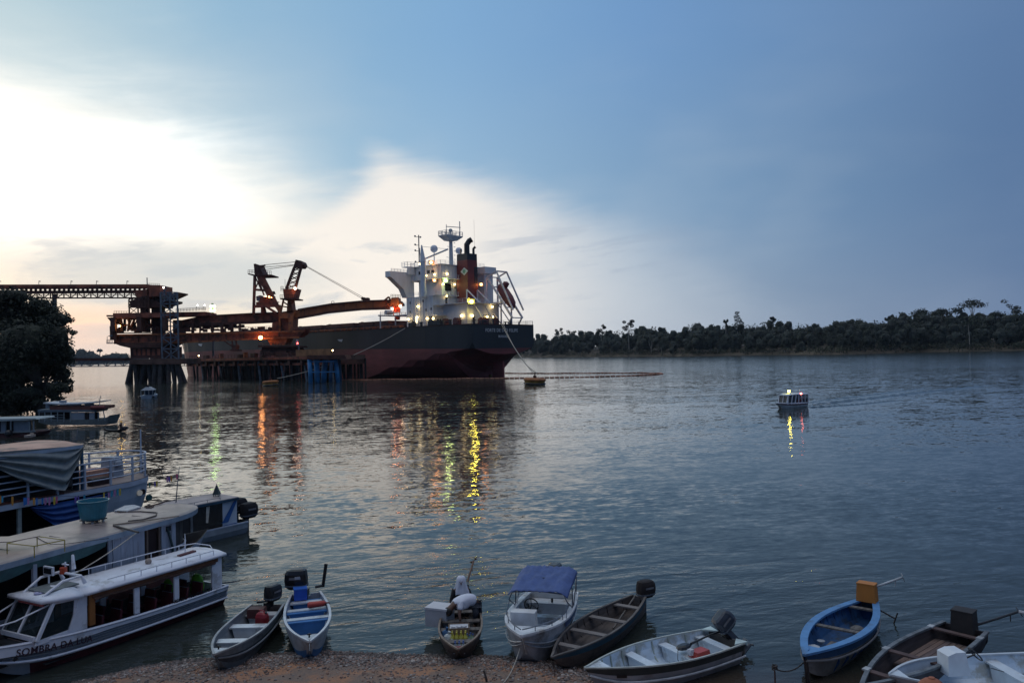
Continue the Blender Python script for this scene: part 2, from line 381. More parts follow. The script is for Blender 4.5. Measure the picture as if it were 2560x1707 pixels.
# ------------------------------------------------------------------ water
def make_water():
    m = bpy.data.materials.new('river_water'); m.use_nodes = True; nt = m.node_tree; S.nt = nt; b = nt.nodes['Principled BSDF']
    g = nt.nodes.new('ShaderNodeTexCoord'); sp = nt.nodes.new('ShaderNodeSeparateXYZ'); nt.links.new(g.outputs['Object'], sp.inputs[0])
    x, y = S(sp.outputs[0]), S(sp.outputs[1])
    dist = S.m('SQRT', x*x + y*y)
    # swell lines run a little down to the right of the view
    u = x*0.9 + y*0.25; v = y*1.0 - x*0.22
    h = noise(u*0.75, v*1.4, 0.0, 0.62, 3, 0.5, 0.5)*0.125
    h = h + noise(u*0.8, v*1.6, 3.0, 1.9, 3, 0.55, 0.3)*0.036
    h = h + noise(x, y*1.3, 7.0, 6.5, 3, 0.6)*0.008
    # patches of calmer and rougher water
    pch = noise(x*0.22, y*1.5, 11.0, 0.03, 4, 0.65)
    amp = sstep(pch, 0.38, 0.62, 0.55, 1.15) * sstep(dist, 16.5, 26.0, 0.30, 1.0)
    bp = nt.nodes.new('ShaderNodeBump'); bp.inputs['Strength'].default_value = 1.0; bp.inputs['Distance'].default_value = 1.0
    nt.links.new((h*amp).k, bp.inputs['Height'])
    # farther out the ripples are given as slopes, since they are smaller than a pixel there
    def slope(px_, py_, z_, sc, det, k):
        c = nt.nodes.new('ShaderNodeCombineXYZ'); n = nt.nodes.new('ShaderNodeTexNoise')
        for i_, v_ in enumerate((px_, py_)): nt.links.new(v_.k, c.inputs[i_])
        c.inputs[2].default_value = z_; n.inputs['Scale'].default_value = sc; n.inputs['Detail'].default_value = det; n.inputs['Roughness'].default_value = 0.6
        nt.links.new(c.outputs[0], n.inputs['Vector']); s_ = nt.nodes.new('ShaderNodeSeparateColor'); nt.links.new(n.outputs['Color'], s_.inputs[0])
        return (S(s_.outputs[0])-0.5)*k*0.75, (S(s_.outputs[1])-0.5)*k
    a1, b1 = slope(u*0.75, v*1.4, 1.0, 0.9, 3, 0.20); a3, b3 = slope(u*0.8, v*1.4, 4.0, 3.0, 4, 0.30); a2, b2 = slope(u, v*1.3, 8.0, 0.17, 2, 0.10)
    sxx, syy = (a1+a2+a3)*amp, (b1+b2+b3)*amp
    cn = nt.nodes.new('ShaderNodeCombineXYZ'); nt.links.new(sxx.k, cn.inputs[0]); nt.links.new(syy.k, cn.inputs[1]); cn.inputs[2].default_value = 1.0
    vn = nt.nodes.new('ShaderNodeVectorMath'); vn.operation = 'NORMALIZE'; nt.links.new(cn.outputs[0], vn.inputs[0])
    mx = nt.nodes.new('ShaderNodeMix'); mx.data_type = 'VECTOR'; nt.links.new(sstep(dist, 19, 34).k, mx.inputs[0]); nt.links.new(bp.outputs[0], mx.inputs[4]); nt.links.new(vn.outputs[0], mx.inputs[5])
    vm = nt.nodes.new('ShaderNodeVectorMath'); vm.operation = 'NORMALIZE'; nt.links.new(mx.outputs[1], vm.inputs[0]); nt.links.new(vm.outputs[0], b.inputs['Normal'])
    shallow = sstep(y + S.m('ABSOLUTE', x+1.0)*0.22, 19.4, 16.2)
    nt.links.new(mixc(shallow, (0.026,0.032,0.028), (0.085,0.052,0.036)).k, b.inputs['Base Color'])
    nt.links.new(sstep(dist, 30, 300, 0.02, 0.13).k, b.inputs['Roughness']); b.inputs['IOR'].default_value = 1.333
    mb = MB(); mb.add([(-9000,-300,0),(9000,-300,0),(9000,14000,0),(-9000,14000,0)], [(0,1,2,3)])
    o = mb.build('water', m); tag(o, 'rippled dark river water', kind='structure')
make_water()

# ------------------------------------------------------------------ vegetation
LEAFM = [mat('rainforest_leaves', (0.024,0.037,0.020), 0.75, 0, 0.45, 0.12), mat('yellow_green_leaves', (0.045,0.050,0.021), 0.75, 0, 0.4, 0.12), mat('dark_leaves', (0.013,0.021,0.014), 0.75, 0, 0.4, 0.12)]
BARK = mat('pale_bark', (0.30,0.27,0.23), 0.9, 0, 0.3, 1.0); BARKD = mat('dark_bark', (0.05,0.04,0.032), 0.9, 0, 0.3, 1.0)
def leaf_cloud(mb, lobes, n, size, r, mi=(0,0,2), shell=0.55, flat=0.9):
    """leaf clumps scattered through ellipsoid lobes (cx,cy,cz,rx,ry,rz)"""
    tot = sum(l[3]*l[5] for l in lobes)
    for l in lobes:
        k = int(n*l[3]*l[5]/tot) + 1
        for _ in range(k):
            d = Vector((r.gauss(0,1), r.gauss(0,1), r.gauss(0,1))).normalized(); q = r.uniform(shell, 1.06)
            p = Vector((l[0]+d.x*l[3]*q, l[1]+d.y*l[4]*q, l[2]+d.z*l[5]*q))
            s = size*r.uniform(0.5, 1.3)
            nrm = (d + Vector((r.gauss(0,flat), r.gauss(0,flat), r.gauss(0,flat)+0.4))).normalized()
            a = nrm.orthogonal().normalized(); a = (Matrix.Rotation(r.uniform(0,6.28), 3, nrm) @ a); b = nrm.cross(a)
            vs = [p + a*s*r.uniform(.6,1), p + b*s*r.uniform(.3,.7), p - a*s*r.uniform(.6,1), p - b*s*r.uniform(.3,.7)]
            mb.add(vs, [(0,1,2,3)], mi[int(r.random()*len(mi))])
def crown_lobes(r, w, h, z0, n):
    L = [(0,0,z0+h*0.45,w*0.42,w*0.42,h*0.42)]
    for i in range(n):
        a = r.uniform(0,6.28); q = r.uniform(0.25,0.62)*w; s = r.uniform(0.16,0.30)*w
        L.append((math.cos(a)*q*0.8, math.sin(a)*q*0.8, z0+h*r.uniform(0.15,0.85), s, s, s*0.7*h/w*1.3))
    return L
def make_tree(name, label, cat, w, h, z0, seed, leafn, leaf, trunk_r, group=None, mi=(0,0,2), nl=9, bark=None, lobes=None, trunk_top=None, core=False):
    r = random.Random(seed); t = thing(name, label, cat, (0,0,0), 0, group)
    mb = MB(); L = lobes or crown_lobes(r, w, h, z0, nl)
    leaf_cloud(mb, L, leafn, leaf, r, mi)
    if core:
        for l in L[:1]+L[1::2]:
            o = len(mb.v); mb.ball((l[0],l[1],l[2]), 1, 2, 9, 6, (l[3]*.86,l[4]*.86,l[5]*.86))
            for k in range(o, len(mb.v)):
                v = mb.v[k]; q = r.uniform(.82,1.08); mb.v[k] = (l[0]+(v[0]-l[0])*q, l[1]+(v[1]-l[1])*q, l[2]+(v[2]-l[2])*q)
    mb.build('crown', LEAFM, t)
    tb = MB(); top = trunk_top or z0+h*0.5
    tb.tube([(0,0,-0.5),(r.uniform(-.1,.1),0,top*0.4),(r.uniform(-.3,.3),0,top*0.75),(0,0,top)], trunk_r, 7, r2=trunk_r*0.45)
    tb.build('trunk', bark or BARKD, t)
    lb = MB()
    for l in L[1:7]:
        lb.tube([(0,0,top*0.72),(l[0]*0.5,l[1]*0.5,(top*0.75+l[2])*0.5),(l[0],l[1],l[2])], trunk_r*0.4, 5, r2=trunk_r*0.1)
    lb.build('branches', bark or BARKD, t)
    return t
FOREST_SHORE = [(1150,893.5),(1334,893),(1500,892),(1700,890.5),(1920,887),(2100,886),(2300,880),(2400,879),(2560,876),(2900,868)]
def fshore(px):
    for (a,b),(c,d) in zip(FOREST_SHORE, FOREST_SHORE[1:]):
        if px <= c: return b + (d-b)*(px-a)/(c-a)
    return FOREST_SHORE[-1][1]
SKYL = [(1200,846),(1340,838),(1400,831),(1460,830),(1500,822),(1570,825),(1620,815),(1680,822),(1740,806),(1790,804),(1850,812),(1900,802),(1990,806),(2060,799),(2130,797),(2200,790),(2290,778),(2360,774),(2430,782),(2500,780),(2560,776),(2900,760)]
def skyl(px):
    for (a,b),(c,d) in zip(SKYL, SKYL[1:]):
        if px <= c: return b + (d-b)*(px-a)/(c-a)
    return SKYL[-1][1]
# bank and rising land under the far forest
def far_bank():
    mb = MB(); rows = []
    pxs = list(range(1100, 3001, 20))
    for back, z in ((-2,-0.6),(0,0.3),(5,2.0),(14,3.5),(60,7),(160,12),(420,14)):
        row = []
        for px in pxs:
            p = W(px, fshore(px)); d = Vector((p.x, p.y, 0)).normalized()
            row.append(Vector((p.x, p.y, 0)) + d*back + Vector((0,0,z + (rnd.uniform(-.3,.3) if back > 0 else 0))))
        rows.append(row)
    n = len(pxs); mb.add([v for r_ in rows for v in r_], [(j*n+i, j*n+i+1, (j+1)*n+i+1, (j+1)*n+i) for j in range(len(rows)-1) for i in range(n-1)])
    tag(mb.build('far_bank', mat('far_bank_soil', (0.07,0.055,0.035), .9, 0, .4, .1)), 'low earth bank under the forest', kind='structure')
far_bank()
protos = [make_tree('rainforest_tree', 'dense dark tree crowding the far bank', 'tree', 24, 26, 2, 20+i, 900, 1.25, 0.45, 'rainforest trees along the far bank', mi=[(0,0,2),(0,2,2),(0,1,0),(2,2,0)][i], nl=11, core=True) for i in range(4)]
first = [True]*4
def put_tree(p, px, back, hgt):
    base = W(px, fshore(px)); d = Vector((base.x, base.y, 0)).normalized(); loc = Vector((base.x, base.y, 0)) + d*back
    if first[p]: o = protos[p]; first[p] = False
    else: o = copy_tree(protos[p])
    z = 1.0 + back*0.06; s = (hgt)/28.0
    o.matrix_world = Matrix.Translation((loc.x, loc.y, z)) @ Matrix.Rotation(rnd.uniform(0,6.28), 4, 'Z') @ Matrix.Diagonal((s*rnd.uniform(.75,1.0), s*rnd.uniform(.75,1.0), s, 1))
    return o
def need(px, back, k):
    """height (m) that a tree this far back needs for its top to meet the skyline"""
    base = W(px, fshore(px)); dist = math.hypot(base.x, base.y)+back
    a = AE(px, skyl(px))[1]; return (H + dist*math.tan(a) - 1 - back*0.06)*k
px = 1190
while px < 2680:
    q = px + rnd.uniform(-7,7)
    put_tree(rnd.randrange(4), q, rnd.uniform(70,95), need(q, 80, rnd.uniform(0.90,1.05)))
    put_tree(rnd.randrange(4), q+12, rnd.uniform(34,50), need(q+12, 40, rnd.uniform(0.78,0.94)))
    put_tree(rnd.randrange(4), q+5, rnd.uniform(12,20), need(q+5, 15, rnd.uniform(0.45,0.74)))
    px += 27 + (px-1190)*0.008
# shrubs at the water's edge, a mass nobody could count
def shrubs():
    mb = MB(); r = random.Random(5); L = []
    for i in range(420):
        px = r.uniform(1150, 2700); b = W(px, fshore(px)); d = Vector((b.x,b.y,0)).normalized(); back = r.uniform(1,16); p = Vector((b.x,b.y,0))+d*back
        s = r.uniform(1.4,3.6)*(1.25 if 2100 < px < 2420 else 1); L.append((p.x,p.y,1.0+s*0.5+back*.15,s*1.6,s*1.2,s))
    leaf_cloud(mb, L, 16000, 0.8, r, mi=(0,1,1,0,2))
    tag(mb.build('riverside_shrubs', LEAFM), 'low shrubs and grass at the foot of the far forest', kind='stuff')
shrubs()
# trees that stand out of the canopy
def emergent(px, pytop, wpx, label, kind, back=60, gap=False):
    base = W(px, fshore(px)); dist = math.hypot(base.x, base.y)+back; d = Vector((base.x, base.y, 0)).normalized()
    loc = Vector((base.x, base.y, 0)) + d*back
    h = H + dist*math.tan(AE(px, pytop)[1]); w = wpx/F*dist; seed = int(px)
    r = random.Random(seed)
    if kind == 'umbrella':
        ch = h*0.26; z0 = h-ch
        L = [(math.cos(a)*w*.32*q, math.sin(a)*w*.32*q, z0+ch*(0.72-0.25*q), w*.19, w*.19, ch*.24) for q in (0.5,1.15) for a in [k*6.28/7+q for k in range(7)]]
        L.append((0,0,z0+ch*.75,w*.3,w*.3,ch*.25))
    elif kind == 'spire':
        ch = h*0.42; z0 = h-ch
        L = [(r.uniform(-.3,.3)*w*(1-q), 0, z0+ch*q, w*(.42*(1-q)+.12), w*.3, ch*.13) for q in (0,.2,.38,.55,.75,.93)]
    else:
        ch = h*0.36; z0 = h-ch
        L = [(r.uniform(-.38,.38)*w, r.uniform(-.3,.3)*w, z0+ch*r.uniform(.25,.92), w*.17, w*.17, ch*.12) for _ in range(9)]
    t = make_tree('emergent_tree', label, 'tree', w, ch, z0, seed, 520 if gap else 760, 0.85, 0.45, 'emergent trees above the forest', mi=(0,2,2), lobes=L, bark=BARK)
    place(t, loc, 0)
    return t
emergent(1398, 817, 24, 'small lollipop-crowned tree nearest the ship stern', 'tuft', 70)
emergent(1432, 824, 30, 'ragged open-crowned tree right of the ship stern', 'tuft', 70, True)
emergent(1573, 800, 30, 'lone tall tufted tree with long pale bare trunk above the water', 'tuft', 14)
emergent(1504, 812, 26, 'round tree top left of the lone tufted tree', 'tuft', 70)
emergent(1845, 780, 34, 'narrow crooked tree spiking highest above the mid forest', 'spire', 70)
emergent(1816, 798, 14, 'small tuft of branches just left of the crooked spiking tree', 'tuft', 70)
emergent(1934, 792, 16, 'leaning tuft above the forest right of the crooked spiking tree', 'tuft', 70)
emergent(2226, 779, 20, 'small separate tuft rising midway to the flat-topped tree', 'tuft', 70)
emergent(2306, 769, 46, 'broad rounded crown left of the flat-topped giant', 'umbrella', 70)
emergent(2356, 768, 40, 'second broad rounded crown beside the flat-topped giant', 'umbrella', 70)
emergent(2396, 764, 34, 'loose crown touching the left side of the flat-topped giant', 'tuft', 70, True)
emergent(2434, 744, 58, 'flat-topped giant tree, tallest on the far bank', 'umbrella', 60)
emergent(2537, 748, 44, 'open feathery tree at the right edge of the forest', 'tuft', 60, True)
emergent(2494, 776, 40, 'low domed crown between the flat-topped giant and the feathery tree', 'umbrella', 70)
def bare_trunk(px, y0, y1, back):
    b = W(px, fshore(px)); dist = math.hypot(b.x,b.y)+back; d = Vector((b.x,b.y,0)).normalized(); loc = Vector((b.x,b.y,0))+d*back
    return loc, H+dist*math.tan(AE(px,y1)[1])
for k, (px, y1, lab) in enumerate([(1628,852,'forked pale dead trunk at the forest edge'),(2424,812,'thin pale dead trunk below the flat-topped giant'),(1654,868,'short pale dead stump right of the forked trunk')]):
    loc, top = bare_trunk(px, 0, y1, 8); t = thing('dead_tree', lab, 'tree', loc)
    mb = MB(); mb.tube([(0,0,-.5),(.2,0,top*.5),(.9 if k == 0 else -.5,0,top)], .38, 6, r2=.16)
    if k == 0: mb.tube([(.2,0,top*.5),(2.0,0,top*.85),(2.6,0,top*1.1)], .28, 6, r2=.1); mb.tube([(.2,0,top*.45),(-1.6,0,top*.8),(-2.0,0,top)], .25, 6, r2=.1)
    mb.build('trunk', BARK, t)
# far left hills beyond the pier
def far_hills():
    mb = MB(); r = random.Random(11); L = []; pts = []
    for px in range(60, 640, 7):
        D = 2300; top = 872 + 9*math.sin(px*0.03) + 4*math.sin(px*.11); 
        if px > 420: top = 880
        h = H + D*(AE(px, top)[1]) ; p = PY(px, 900, D); L.append((p.x, D+r.uniform(0,60), h*0.45, 14, 14, h*0.55))
    p = PY(204, 900, 2300); L += [(p.x, 2300, 34, 16, 14, 14)]; p = PY(250, 900, 2300); L += [(p.x, 2300, 40, 9, 9, 5)]
    leaf_cloud(mb, L, 9000, 4.0, r, mi=(0,0,2))
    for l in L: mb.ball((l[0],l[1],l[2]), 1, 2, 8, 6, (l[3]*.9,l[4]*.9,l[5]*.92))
    mb.tube([(p.x,2300,0),(p.x,2300,40)], 1.2, 5)
    o = mb.build('distant_forest', LEAFM); tag(o, 'distant blue forested shore beyond the footbridge', kind='stuff')
    g = MB(); a = PY(-300, 900, 2280); b = PY(700, 900, 2280)
    g.prism([(a.x,2280,-1),(b.x,2280,-1),(b.x,2340,9),(a.x,2340,9)], (0,0,-0.5)); tag(g.build('distant_bank', LEAFM[2]), 'low distant shore', kind='structure')
far_hills()
# dark tree on the left bank and the earth bank it stands on
def left_bank():
    mb = MB(); nx, ny = 50, 26; vs = []
    for j in range(ny):
        for i in range(nx):
            u = i/(nx-1); v = j/(ny-1)
            x = -125 + u*56; y = 66 + v*70
            edge = -77 - 0.05*(y-66) - 4*math.sin(y*.1) - max(0, 84-y)*0.9
            d = edge - x
            z = -0.7 + (min(d, 30))*0.28 if d > 0 else -0.7 + d*.2
            vs.append((x, y, max(-1.5, z) + 0.25*math.sin(x*1.1)*math.sin(y*.8)))
    mb.add(vs, [(j*nx+i, j*nx+i+1, (j+1)*nx+i+1, (j+1)*nx+i) for j in range(ny-1) for i in range(nx-1)])
    tag(mb.build('left_bank', mat('dark_earth', (0.035,0.024,0.018), .95, 0, .4, .6), smooth=True), 'dark earth bank under the big tree', kind='structure')
left_bank()
bpy.data.materials['dark_earth'].node_tree.nodes['Principled BSDF'].inputs['Specular IOR Level'].default_value = 0.05
def big_tree():
    D = 108; base = PY(100, 1020, D)
    t = thing('riverbank_tree', 'huge dark tree standing over the left river bank', 'tree', (base.x, D, 0.5))
    r = random.Random(2); L = []
    spec = [(40,800,80,70),(100,790,60,50),(60,860,90,70),(130,850,48,50),(0,760,60,40),(30,742,50,26),(95,765,40,26),(140,800,34,26),(158,795,22,13),(175,800,12,8),(160,827,24,12),(184,832,12,6),(150,880,38,34),(165,895,24,22),(120,915,56,40),(150,935,30,26),(60,930,70,40),(0,900,60,90),(20,960,50,40),(166,955,18,16),(146,970,30,18),(172,975,10,8),(100,970,34,22),(60,990,42,10),(0,1000,50,30),(125,985,26,12),(-60,840,60,80),(-60,920,60,80),(122,762,10,8),(116,772,16,10),(140,995,22,8),(100,1005,20,8),(60,1012,60,24),(10,1030,60,22),(118,1018,26,12),(60,985,50,24)]
    for (px,py,rx,ry) in spec:
        dd = D + r.uniform(-4,5); p = PY(px, py, dd); k = D/F; L.append((p.x,p.y,p.z,rx*k,min(rx*k*0.9,4.5),ry*k))
    mb = MB(); leaf_cloud(mb, L, 36000, 0.27, r, mi=(0,2,2), shell=0.15)
    for l in L:
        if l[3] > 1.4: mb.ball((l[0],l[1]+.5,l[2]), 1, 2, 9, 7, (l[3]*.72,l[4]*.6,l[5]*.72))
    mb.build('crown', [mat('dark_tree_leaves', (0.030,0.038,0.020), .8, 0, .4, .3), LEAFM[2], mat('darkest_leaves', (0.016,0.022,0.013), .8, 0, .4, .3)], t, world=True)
    tb = MB(); P = lambda a, b, d=0: PY(a, b, D+d)
    tb.tube([P(104,1040),P(102,1000),P(96,960),P(84,900),P(70,840)], .75, 8, r2=.3)
    tb.build('trunk', BARKD, t, world=True)
    bb = MB()
    for pts, rad in (([P(104,1020),P(112,960),P(140,900),P(150,860)],.34),([P(100,990),P(60,978),P(10,975)],.42),([P(98,975),P(120,950),P(160,940)],.22),([P(84,900),P(120,850),P(150,800)],.25),([P(96,960),P(40,900),P(0,840)],.4),([P(104,1000),P(86,1000),P(60,985)],.15),([P(118,955),P(150,965),P(176,972)],.1),([P(110,1000),P(124,985),P(150,995)],.1),([P(150,830),P(170,828),P(186,833)],.1),([P(130,810),P(165,795),P(180,803)],.1),([P(84,1010),P(80,990),P(88,975)],.08)):
        bb.tube(pts, rad, 6, r2=rad*.3)
    bb.build('branches', BARKD, t, world=True)
big_tree()

# ------------------------------------------------------------------ bulk carrier
def lampmat(name, col, es): return mat(name, (0.8,0.8,0.8), .4, 0, 0, 1, emit=col, es=es)
L_WARM = lampmat('warm_white_lamp', (1.0,0.70,0.28), 11); L_YEL = lampmat('yellow_lamp', (1.0,0.80,0.08), 80)
L_GRN = lampmat('greenish_lamp', (0.75,1.0,0.30), 42); L_ORG = lampmat('orange_lamp', (1.0,0.36,0.10), 26); L_WHT = lampmat('white_lamp', (0.66,1.0,0.34), 9)
SO = Vector((-2.2, 227.9, 0)); SX = Vector((-.745,.667,0)).normalized(); SY = Vector((-SX.y, SX.x, 0)); SRZ = math.atan2(SX.y, SX.x)
def s_local(p): q = p-SO; return Vector((q.dot(SX), q.dot(SY), q.z))
def SL(px, py, lat):
    """ship point seen at a picture point on the fore-and-aft plane y = lat"""
    d = ray(px, py); o = Vector((0,0,H)); t = (SO + SY*lat - o).dot(SY)/d.dot(SY); return s_local(o + d*t)
def ST(px, py, xs):
    d = ray(px, py); o = Vector((0,0,H)); t = (SO + SX*xs - o).dot(SX)/d.dot(SX); return s_local(o + d*t)
def build_ship():
    t = thing('bulk_carrier', 'huge black and red bulk carrier moored at the ore pier with lit white deckhouse', 'ship', SO, SRZ)
    ZD = 15.3
    def zline(x): return 8.3 + min(2.0, x*0.018)
    def sheer(x): return ZD + (0 if x < 150 else (x-150)**2*0.0016)
    LEN = 192
    def hb(x, k):
        """half breadth at station x, height fraction k of 0..1 (keel..deck)"""
        z = -2 + k*(ZD+2)
        b = 13.2 + (15.6-13.2)*min(1, x/16)**0.7
        if x > 160: b *= max(0.02, 1-((x-160)/(LEN-160))**2.2)
        if x > 150: b *= 1 - (1-k)*0.35*((x-150)/42)
        if x < 52:
            zk = 6.6*(1-x/8.6)**0.6 if x < 8.6 else -2
            zf = 8.6 - (x/52)*10.6
            if z < zk: return 0
            if z < zf: b *= max(0.035, min(1, (z-zk+0.6)/(zf-zk+0.6)))**0.72
        return b
    xs = [0,1.2,2.5,4,5.5,7,8,8.6,9.4,11,13,17,20,24,28,33,39,46,54,64,80,100,120,140,150,158,165,171,176,181,185,188,190.5,192]
    ks = [0,.12,.24,.36,.48,.60,.68,.76,.84,.92,1.0]
    def keel(x): return 6.6*(1-x/8.6)**0.6 if x < 8.6 else -2
    mb = MB(); rings = []
    for x in xs:
        top = sheer(x); ring = []
        zs = []
        z0 = keel(x); zl = zline(x)
        for q in (0,.15,.3,.5,.7,.88,1.0): zs.append(z0 + (zl-z0)*q)
        for q in (.25,.5,.75,1.0): zs.append(zl + (top-zl)*q)
        half = []
        for z in zs:
            k = min(1, (z+2)/(ZD+2)); half.append((x + (3.5*max(0,(z-ZD*.5)/ZD) if x > 180 else 0), hb(x, k) if z > z0+1e-3 or x > 8.6 else 0.02, z))
        ring = [Vector((a, b, c)) for a,b,c in half[::-1]] + [Vector((a,-b,c)) for a,b,c in half]
        rings.append(ring)
    n = len(rings[0]); vs = [v for r_ in rings for v in r_]; fs = []; mi = []
    for i in range(len(rings)-1):
        for k in range(n-1):
            a = i*n+k; mb_mi = 0 if (k < 4 or k >= n-5) else 1
            fs.append((a, a+n, a+n+1, a+1)); mi.append(mb_mi)
    # transom faces: row by row
    for k in range(n//2):
        fs.append((k, k+1, n-2-k, n-1-k)); mi.append(0 if k < 4 else 1)
    mb.v = [tuple(v) for v in vs]; mb.f = fs; mb.mi = mi
    hb_black = mat('black_hull_paint', (0.022,0.026,0.030), .62, 0, .25, .15, dirt=(0.045,0.036,0.032), dirt_amt=.12, stretch=(.5,.5,.1))
    hb_red = mat('red_antifouling', (0.21,0.050,0.048), .65, 0, .35, .12, dirt=(0.10,0.035,0.035), dirt_amt=.35, stretch=(.4,.4,1.4))
    hull = mb.build('hull', [hb_black, hb_red], t)
    dk = MB(); ring = [(x, hb(x,1), sheer(x)-.05) for x in xs] + [(x, -hb(x,1), sheer(x)-.05) for x in xs[::-1]]
    dk.prism(ring, (0,0,-.3)); dk.build('deck', mat('brown_deck', (.10,.045,.035), .8, 0, .3, .3), t)
    # bulwark along the stern and rail
    rd = MB(); rd.prism([(.5,.35,4.6),(4.4,.35,4.4),(4.9,.35,-2),(.5,.35,-2)], (0,-.7,0)); rd.build('rudder', hb_red, t)
    pr = MB(); pr.tube([(6.0,0,-1.3),(8,0,-1.3),(9.5,0,-1.0)], [.4,.6,.9], 8)
    for k in range(4):
        a = k*math.pi/2+.5; c = Vector((6.6,0,-1.3)); d = Vector((0,math.cos(a),math.sin(a)))
        pr.prism([c+d*.5+Vector((.3,0,0)), c+d*2.0+Vector((.6,0,0)), c+d*2.1+Vector((-.4,0,0)), c+d*.6+Vector((-.4,0,0))], d.cross(Vector((1,0,0)))*.25)
    pr.build('propeller', mat('bronze', (.20,.13,.05), .4, .8, .1, 2), t)
    # name on the transom
    tm = mat('white_lettering', (.60,.60,.60), .6, 0, .1, 3)
    M = Matrix.Translation((-.06,1.0,ST(1256,826,0).z)) @ Matrix(((0,0,-1,0),(-1,0,0,0),(0,1,0,0),(0,0,0,1)))
    text_mesh('FORTE DE SAO FELIPE', 1.35, 'name_lettering', tm, t, M, .04, 1.12, .95, .012)
    M = Matrix.Translation((-.06,.3,ST(1256,841,0).z)) @ Matrix(((0,0,-1,0),(-1,0,0,0),(0,1,0,0),(0,0,0,1)))
    text_mesh('MANAUS', 1.1, 'port_lettering', tm, t, M, .04, 1.15, .95, .012)
    # rails
    rl = MB()
    def rail(mb, pts, h=1.1, step=2.0, r=.05, rows=3):
        for a, b in zip(pts, pts[1:]):
            a, b = Vector(a), Vector(b)
            for k in range(1, rows+1): mb.beam(a+Vector((0,0,h*k/rows)), b+Vector((0,0,h*k/rows)), r, r)
            m_ = max(1, int((b-a).length/step))
            for i in range(m_+1): p = a.lerp(b, i/m_); mb.beam(p, p+Vector((0,0,h)), r*1.3, r*1.3)
    edge = [(x, hb(x,1)-.2, ZD) for x in (0.2,3,7,12,20,40,70,110,150)]
    rail(rl, edge, 1.1, 3); rail(rl, [(.2,-13,ZD),(.2,13,ZD)], 1.1, 3); rail(rl, [(x,-y,z) for x,y,z in edge[:6]], 1.1, 3)
    rl.build('deck_railing', GREYSTEEL, t)
    # ---- deckhouse
    house = MB()
    def blk(mb, x0, x1, y0, y1, z0, z1): mb.box(((x0+x1)/2,(y0+y1)/2,(z0+z1)/2), (x1-x0,y1-y0,z1-z0))
    blk(house, 17.2, 29, -12, 12, ZD, 24.3)
    house.build('deckhouse', WHITEP, t)
    ah = MB(); blk(ah, 7, 17.2, -5, 8, ZD, 21.6); ah.build('aft_house', WHITEP, t)
    up = MB(); blk(up, 17.4, 27.5, -8.2, 8.2, 24.3, 29.4); blk(up, 16.6, 29.5, -9, 9, 29.4, 33.6); up.build('bridge_house', WHITEP, t)
    for (x0,x1,y0,y1,z) in ((5.5,17.2,-7,9.4,21.6),(15.6,17.2,-12,12.4,24.3),(15.2,30.3,-9.8,10.4,29.4),(16.2,30,-9.3,9.5,33.6),(15.4,17.2,-12,12,18.3),(15.4,17.2,-12,12,21.4)):
        d = MB(); blk(d, x0, x1, y0, y1, z, z+.22); d.build('deck_slab', WHITEP, t)
    rr = MB(); rail(rr, [(5.6,-6.9,21.8),(5.6,9.3,21.8),(17,9.3,21.8)], 1.1, 1.8, .06)
    rail(rr, [(15.7,-11.9,24.5),(15.7,12.3,24.5),(28.8,12.3,24.5)], 1.1, 1.8, .06); rail(rr, [(15.3,-9.7,29.6),(15.3,10.3,29.6),(30,10.3,29.6)], 1.1, 1.8, .06)
    rail(rr, [(16.3,-9.2,33.8),(16.3,9.4,33.8),(29.9,9.4,33.8),(29.9,-9.2,33.8)], 1.1, 1.8, .06)
    rr.build('deckhouse_railing', WHITEP, t)
    # vertical stiffeners
    sf = MB()
    for i in range(10): x = 18+i*1.15; blk(sf, x-.06, x+.06, 12, 12.2, ZD+.3, 24.1)
    for i in range(13): y = -7.6+i*1.25; blk(sf, 16.42, 16.6, y-.06, y+.06, 29.7, 33.4)
    for i in range(13): y = -7.6+i*1.25; blk(sf, 17.22, 17.4, y-.06, y+.06, 24.6, 29.3)
    for i in range(5): x = 18+i*2.3; blk(sf, x-.06, x+.06, 9, 9.15, 29.7, 33.4)
    sf.build('wall_stiffeners', WHITEP, t)
    wm = mat('dark_window_glass', (.015,.018,.022), .15, 0, .1, 1); lw = lampmat('lit_window', (1.0,.78,.45), 2.2)
    def win(c, size, m=wm, nm='window'): b = MB(); b.box(c, size); b.build(nm, m, t)
    for (x, z) in ((27.3,22.7),(21.5,22.9),(27.3,19.9),(20.3,20.2),(18,20.4),(26.4,17.2)): win((x,12.06,z),(.55,.16,.75))
    for x in (24.4,17.8,18.7): win((x,12.22,17.4),(.6,.1,1.9), lw, 'doorway_light') if x > 20 else win((x,12.22,17.3),(.5,.14,1.9))
    for y in (10.2,9.2): win((17.16,y,16.6),(.16,.55,1.6))
    for (y,z) in ((2.5,27.2),(-2.5,27.2),(6,26),): win((17.36,y,z),(.14,.6,.8))
    for i in range(4): win((20.2+i*1.9,9.08,31.8),(1.1,.16,.9))
    win((17.12,6.6,22.9),(.14,.7,1.9), nm='door'); win((6.94,5.5,17.0),(.14,.8,1.9), nm='door'); win((6.94,1.0,17.0),(.14,.8,1.9), nm='door'); win((17.3,5.6,27.0),(.2,2.4,2.2), nm='dark_recess')
    for i in range(8): win((6.95,-4.0+i*.72,17.1),(.12,.5,2.6), mat('grey_grille', (.25,.27,.30), .6), 'louvre')
    # bridge wing with sloping underside
    wg = MB(); wt = 30.6
    prof = [(9, wt+1.5),(18.4, wt+1.5),(18.4, wt-.2),(17.6, wt-.5),(13.4, wt-3.6),(12.0, wt-6.2),(9, wt-6.2)]
    wg.prism([(31.0,y,z) for y,z in prof], (-2.2,0,0)); wg.build('bridge_wing', WHITEP, t)
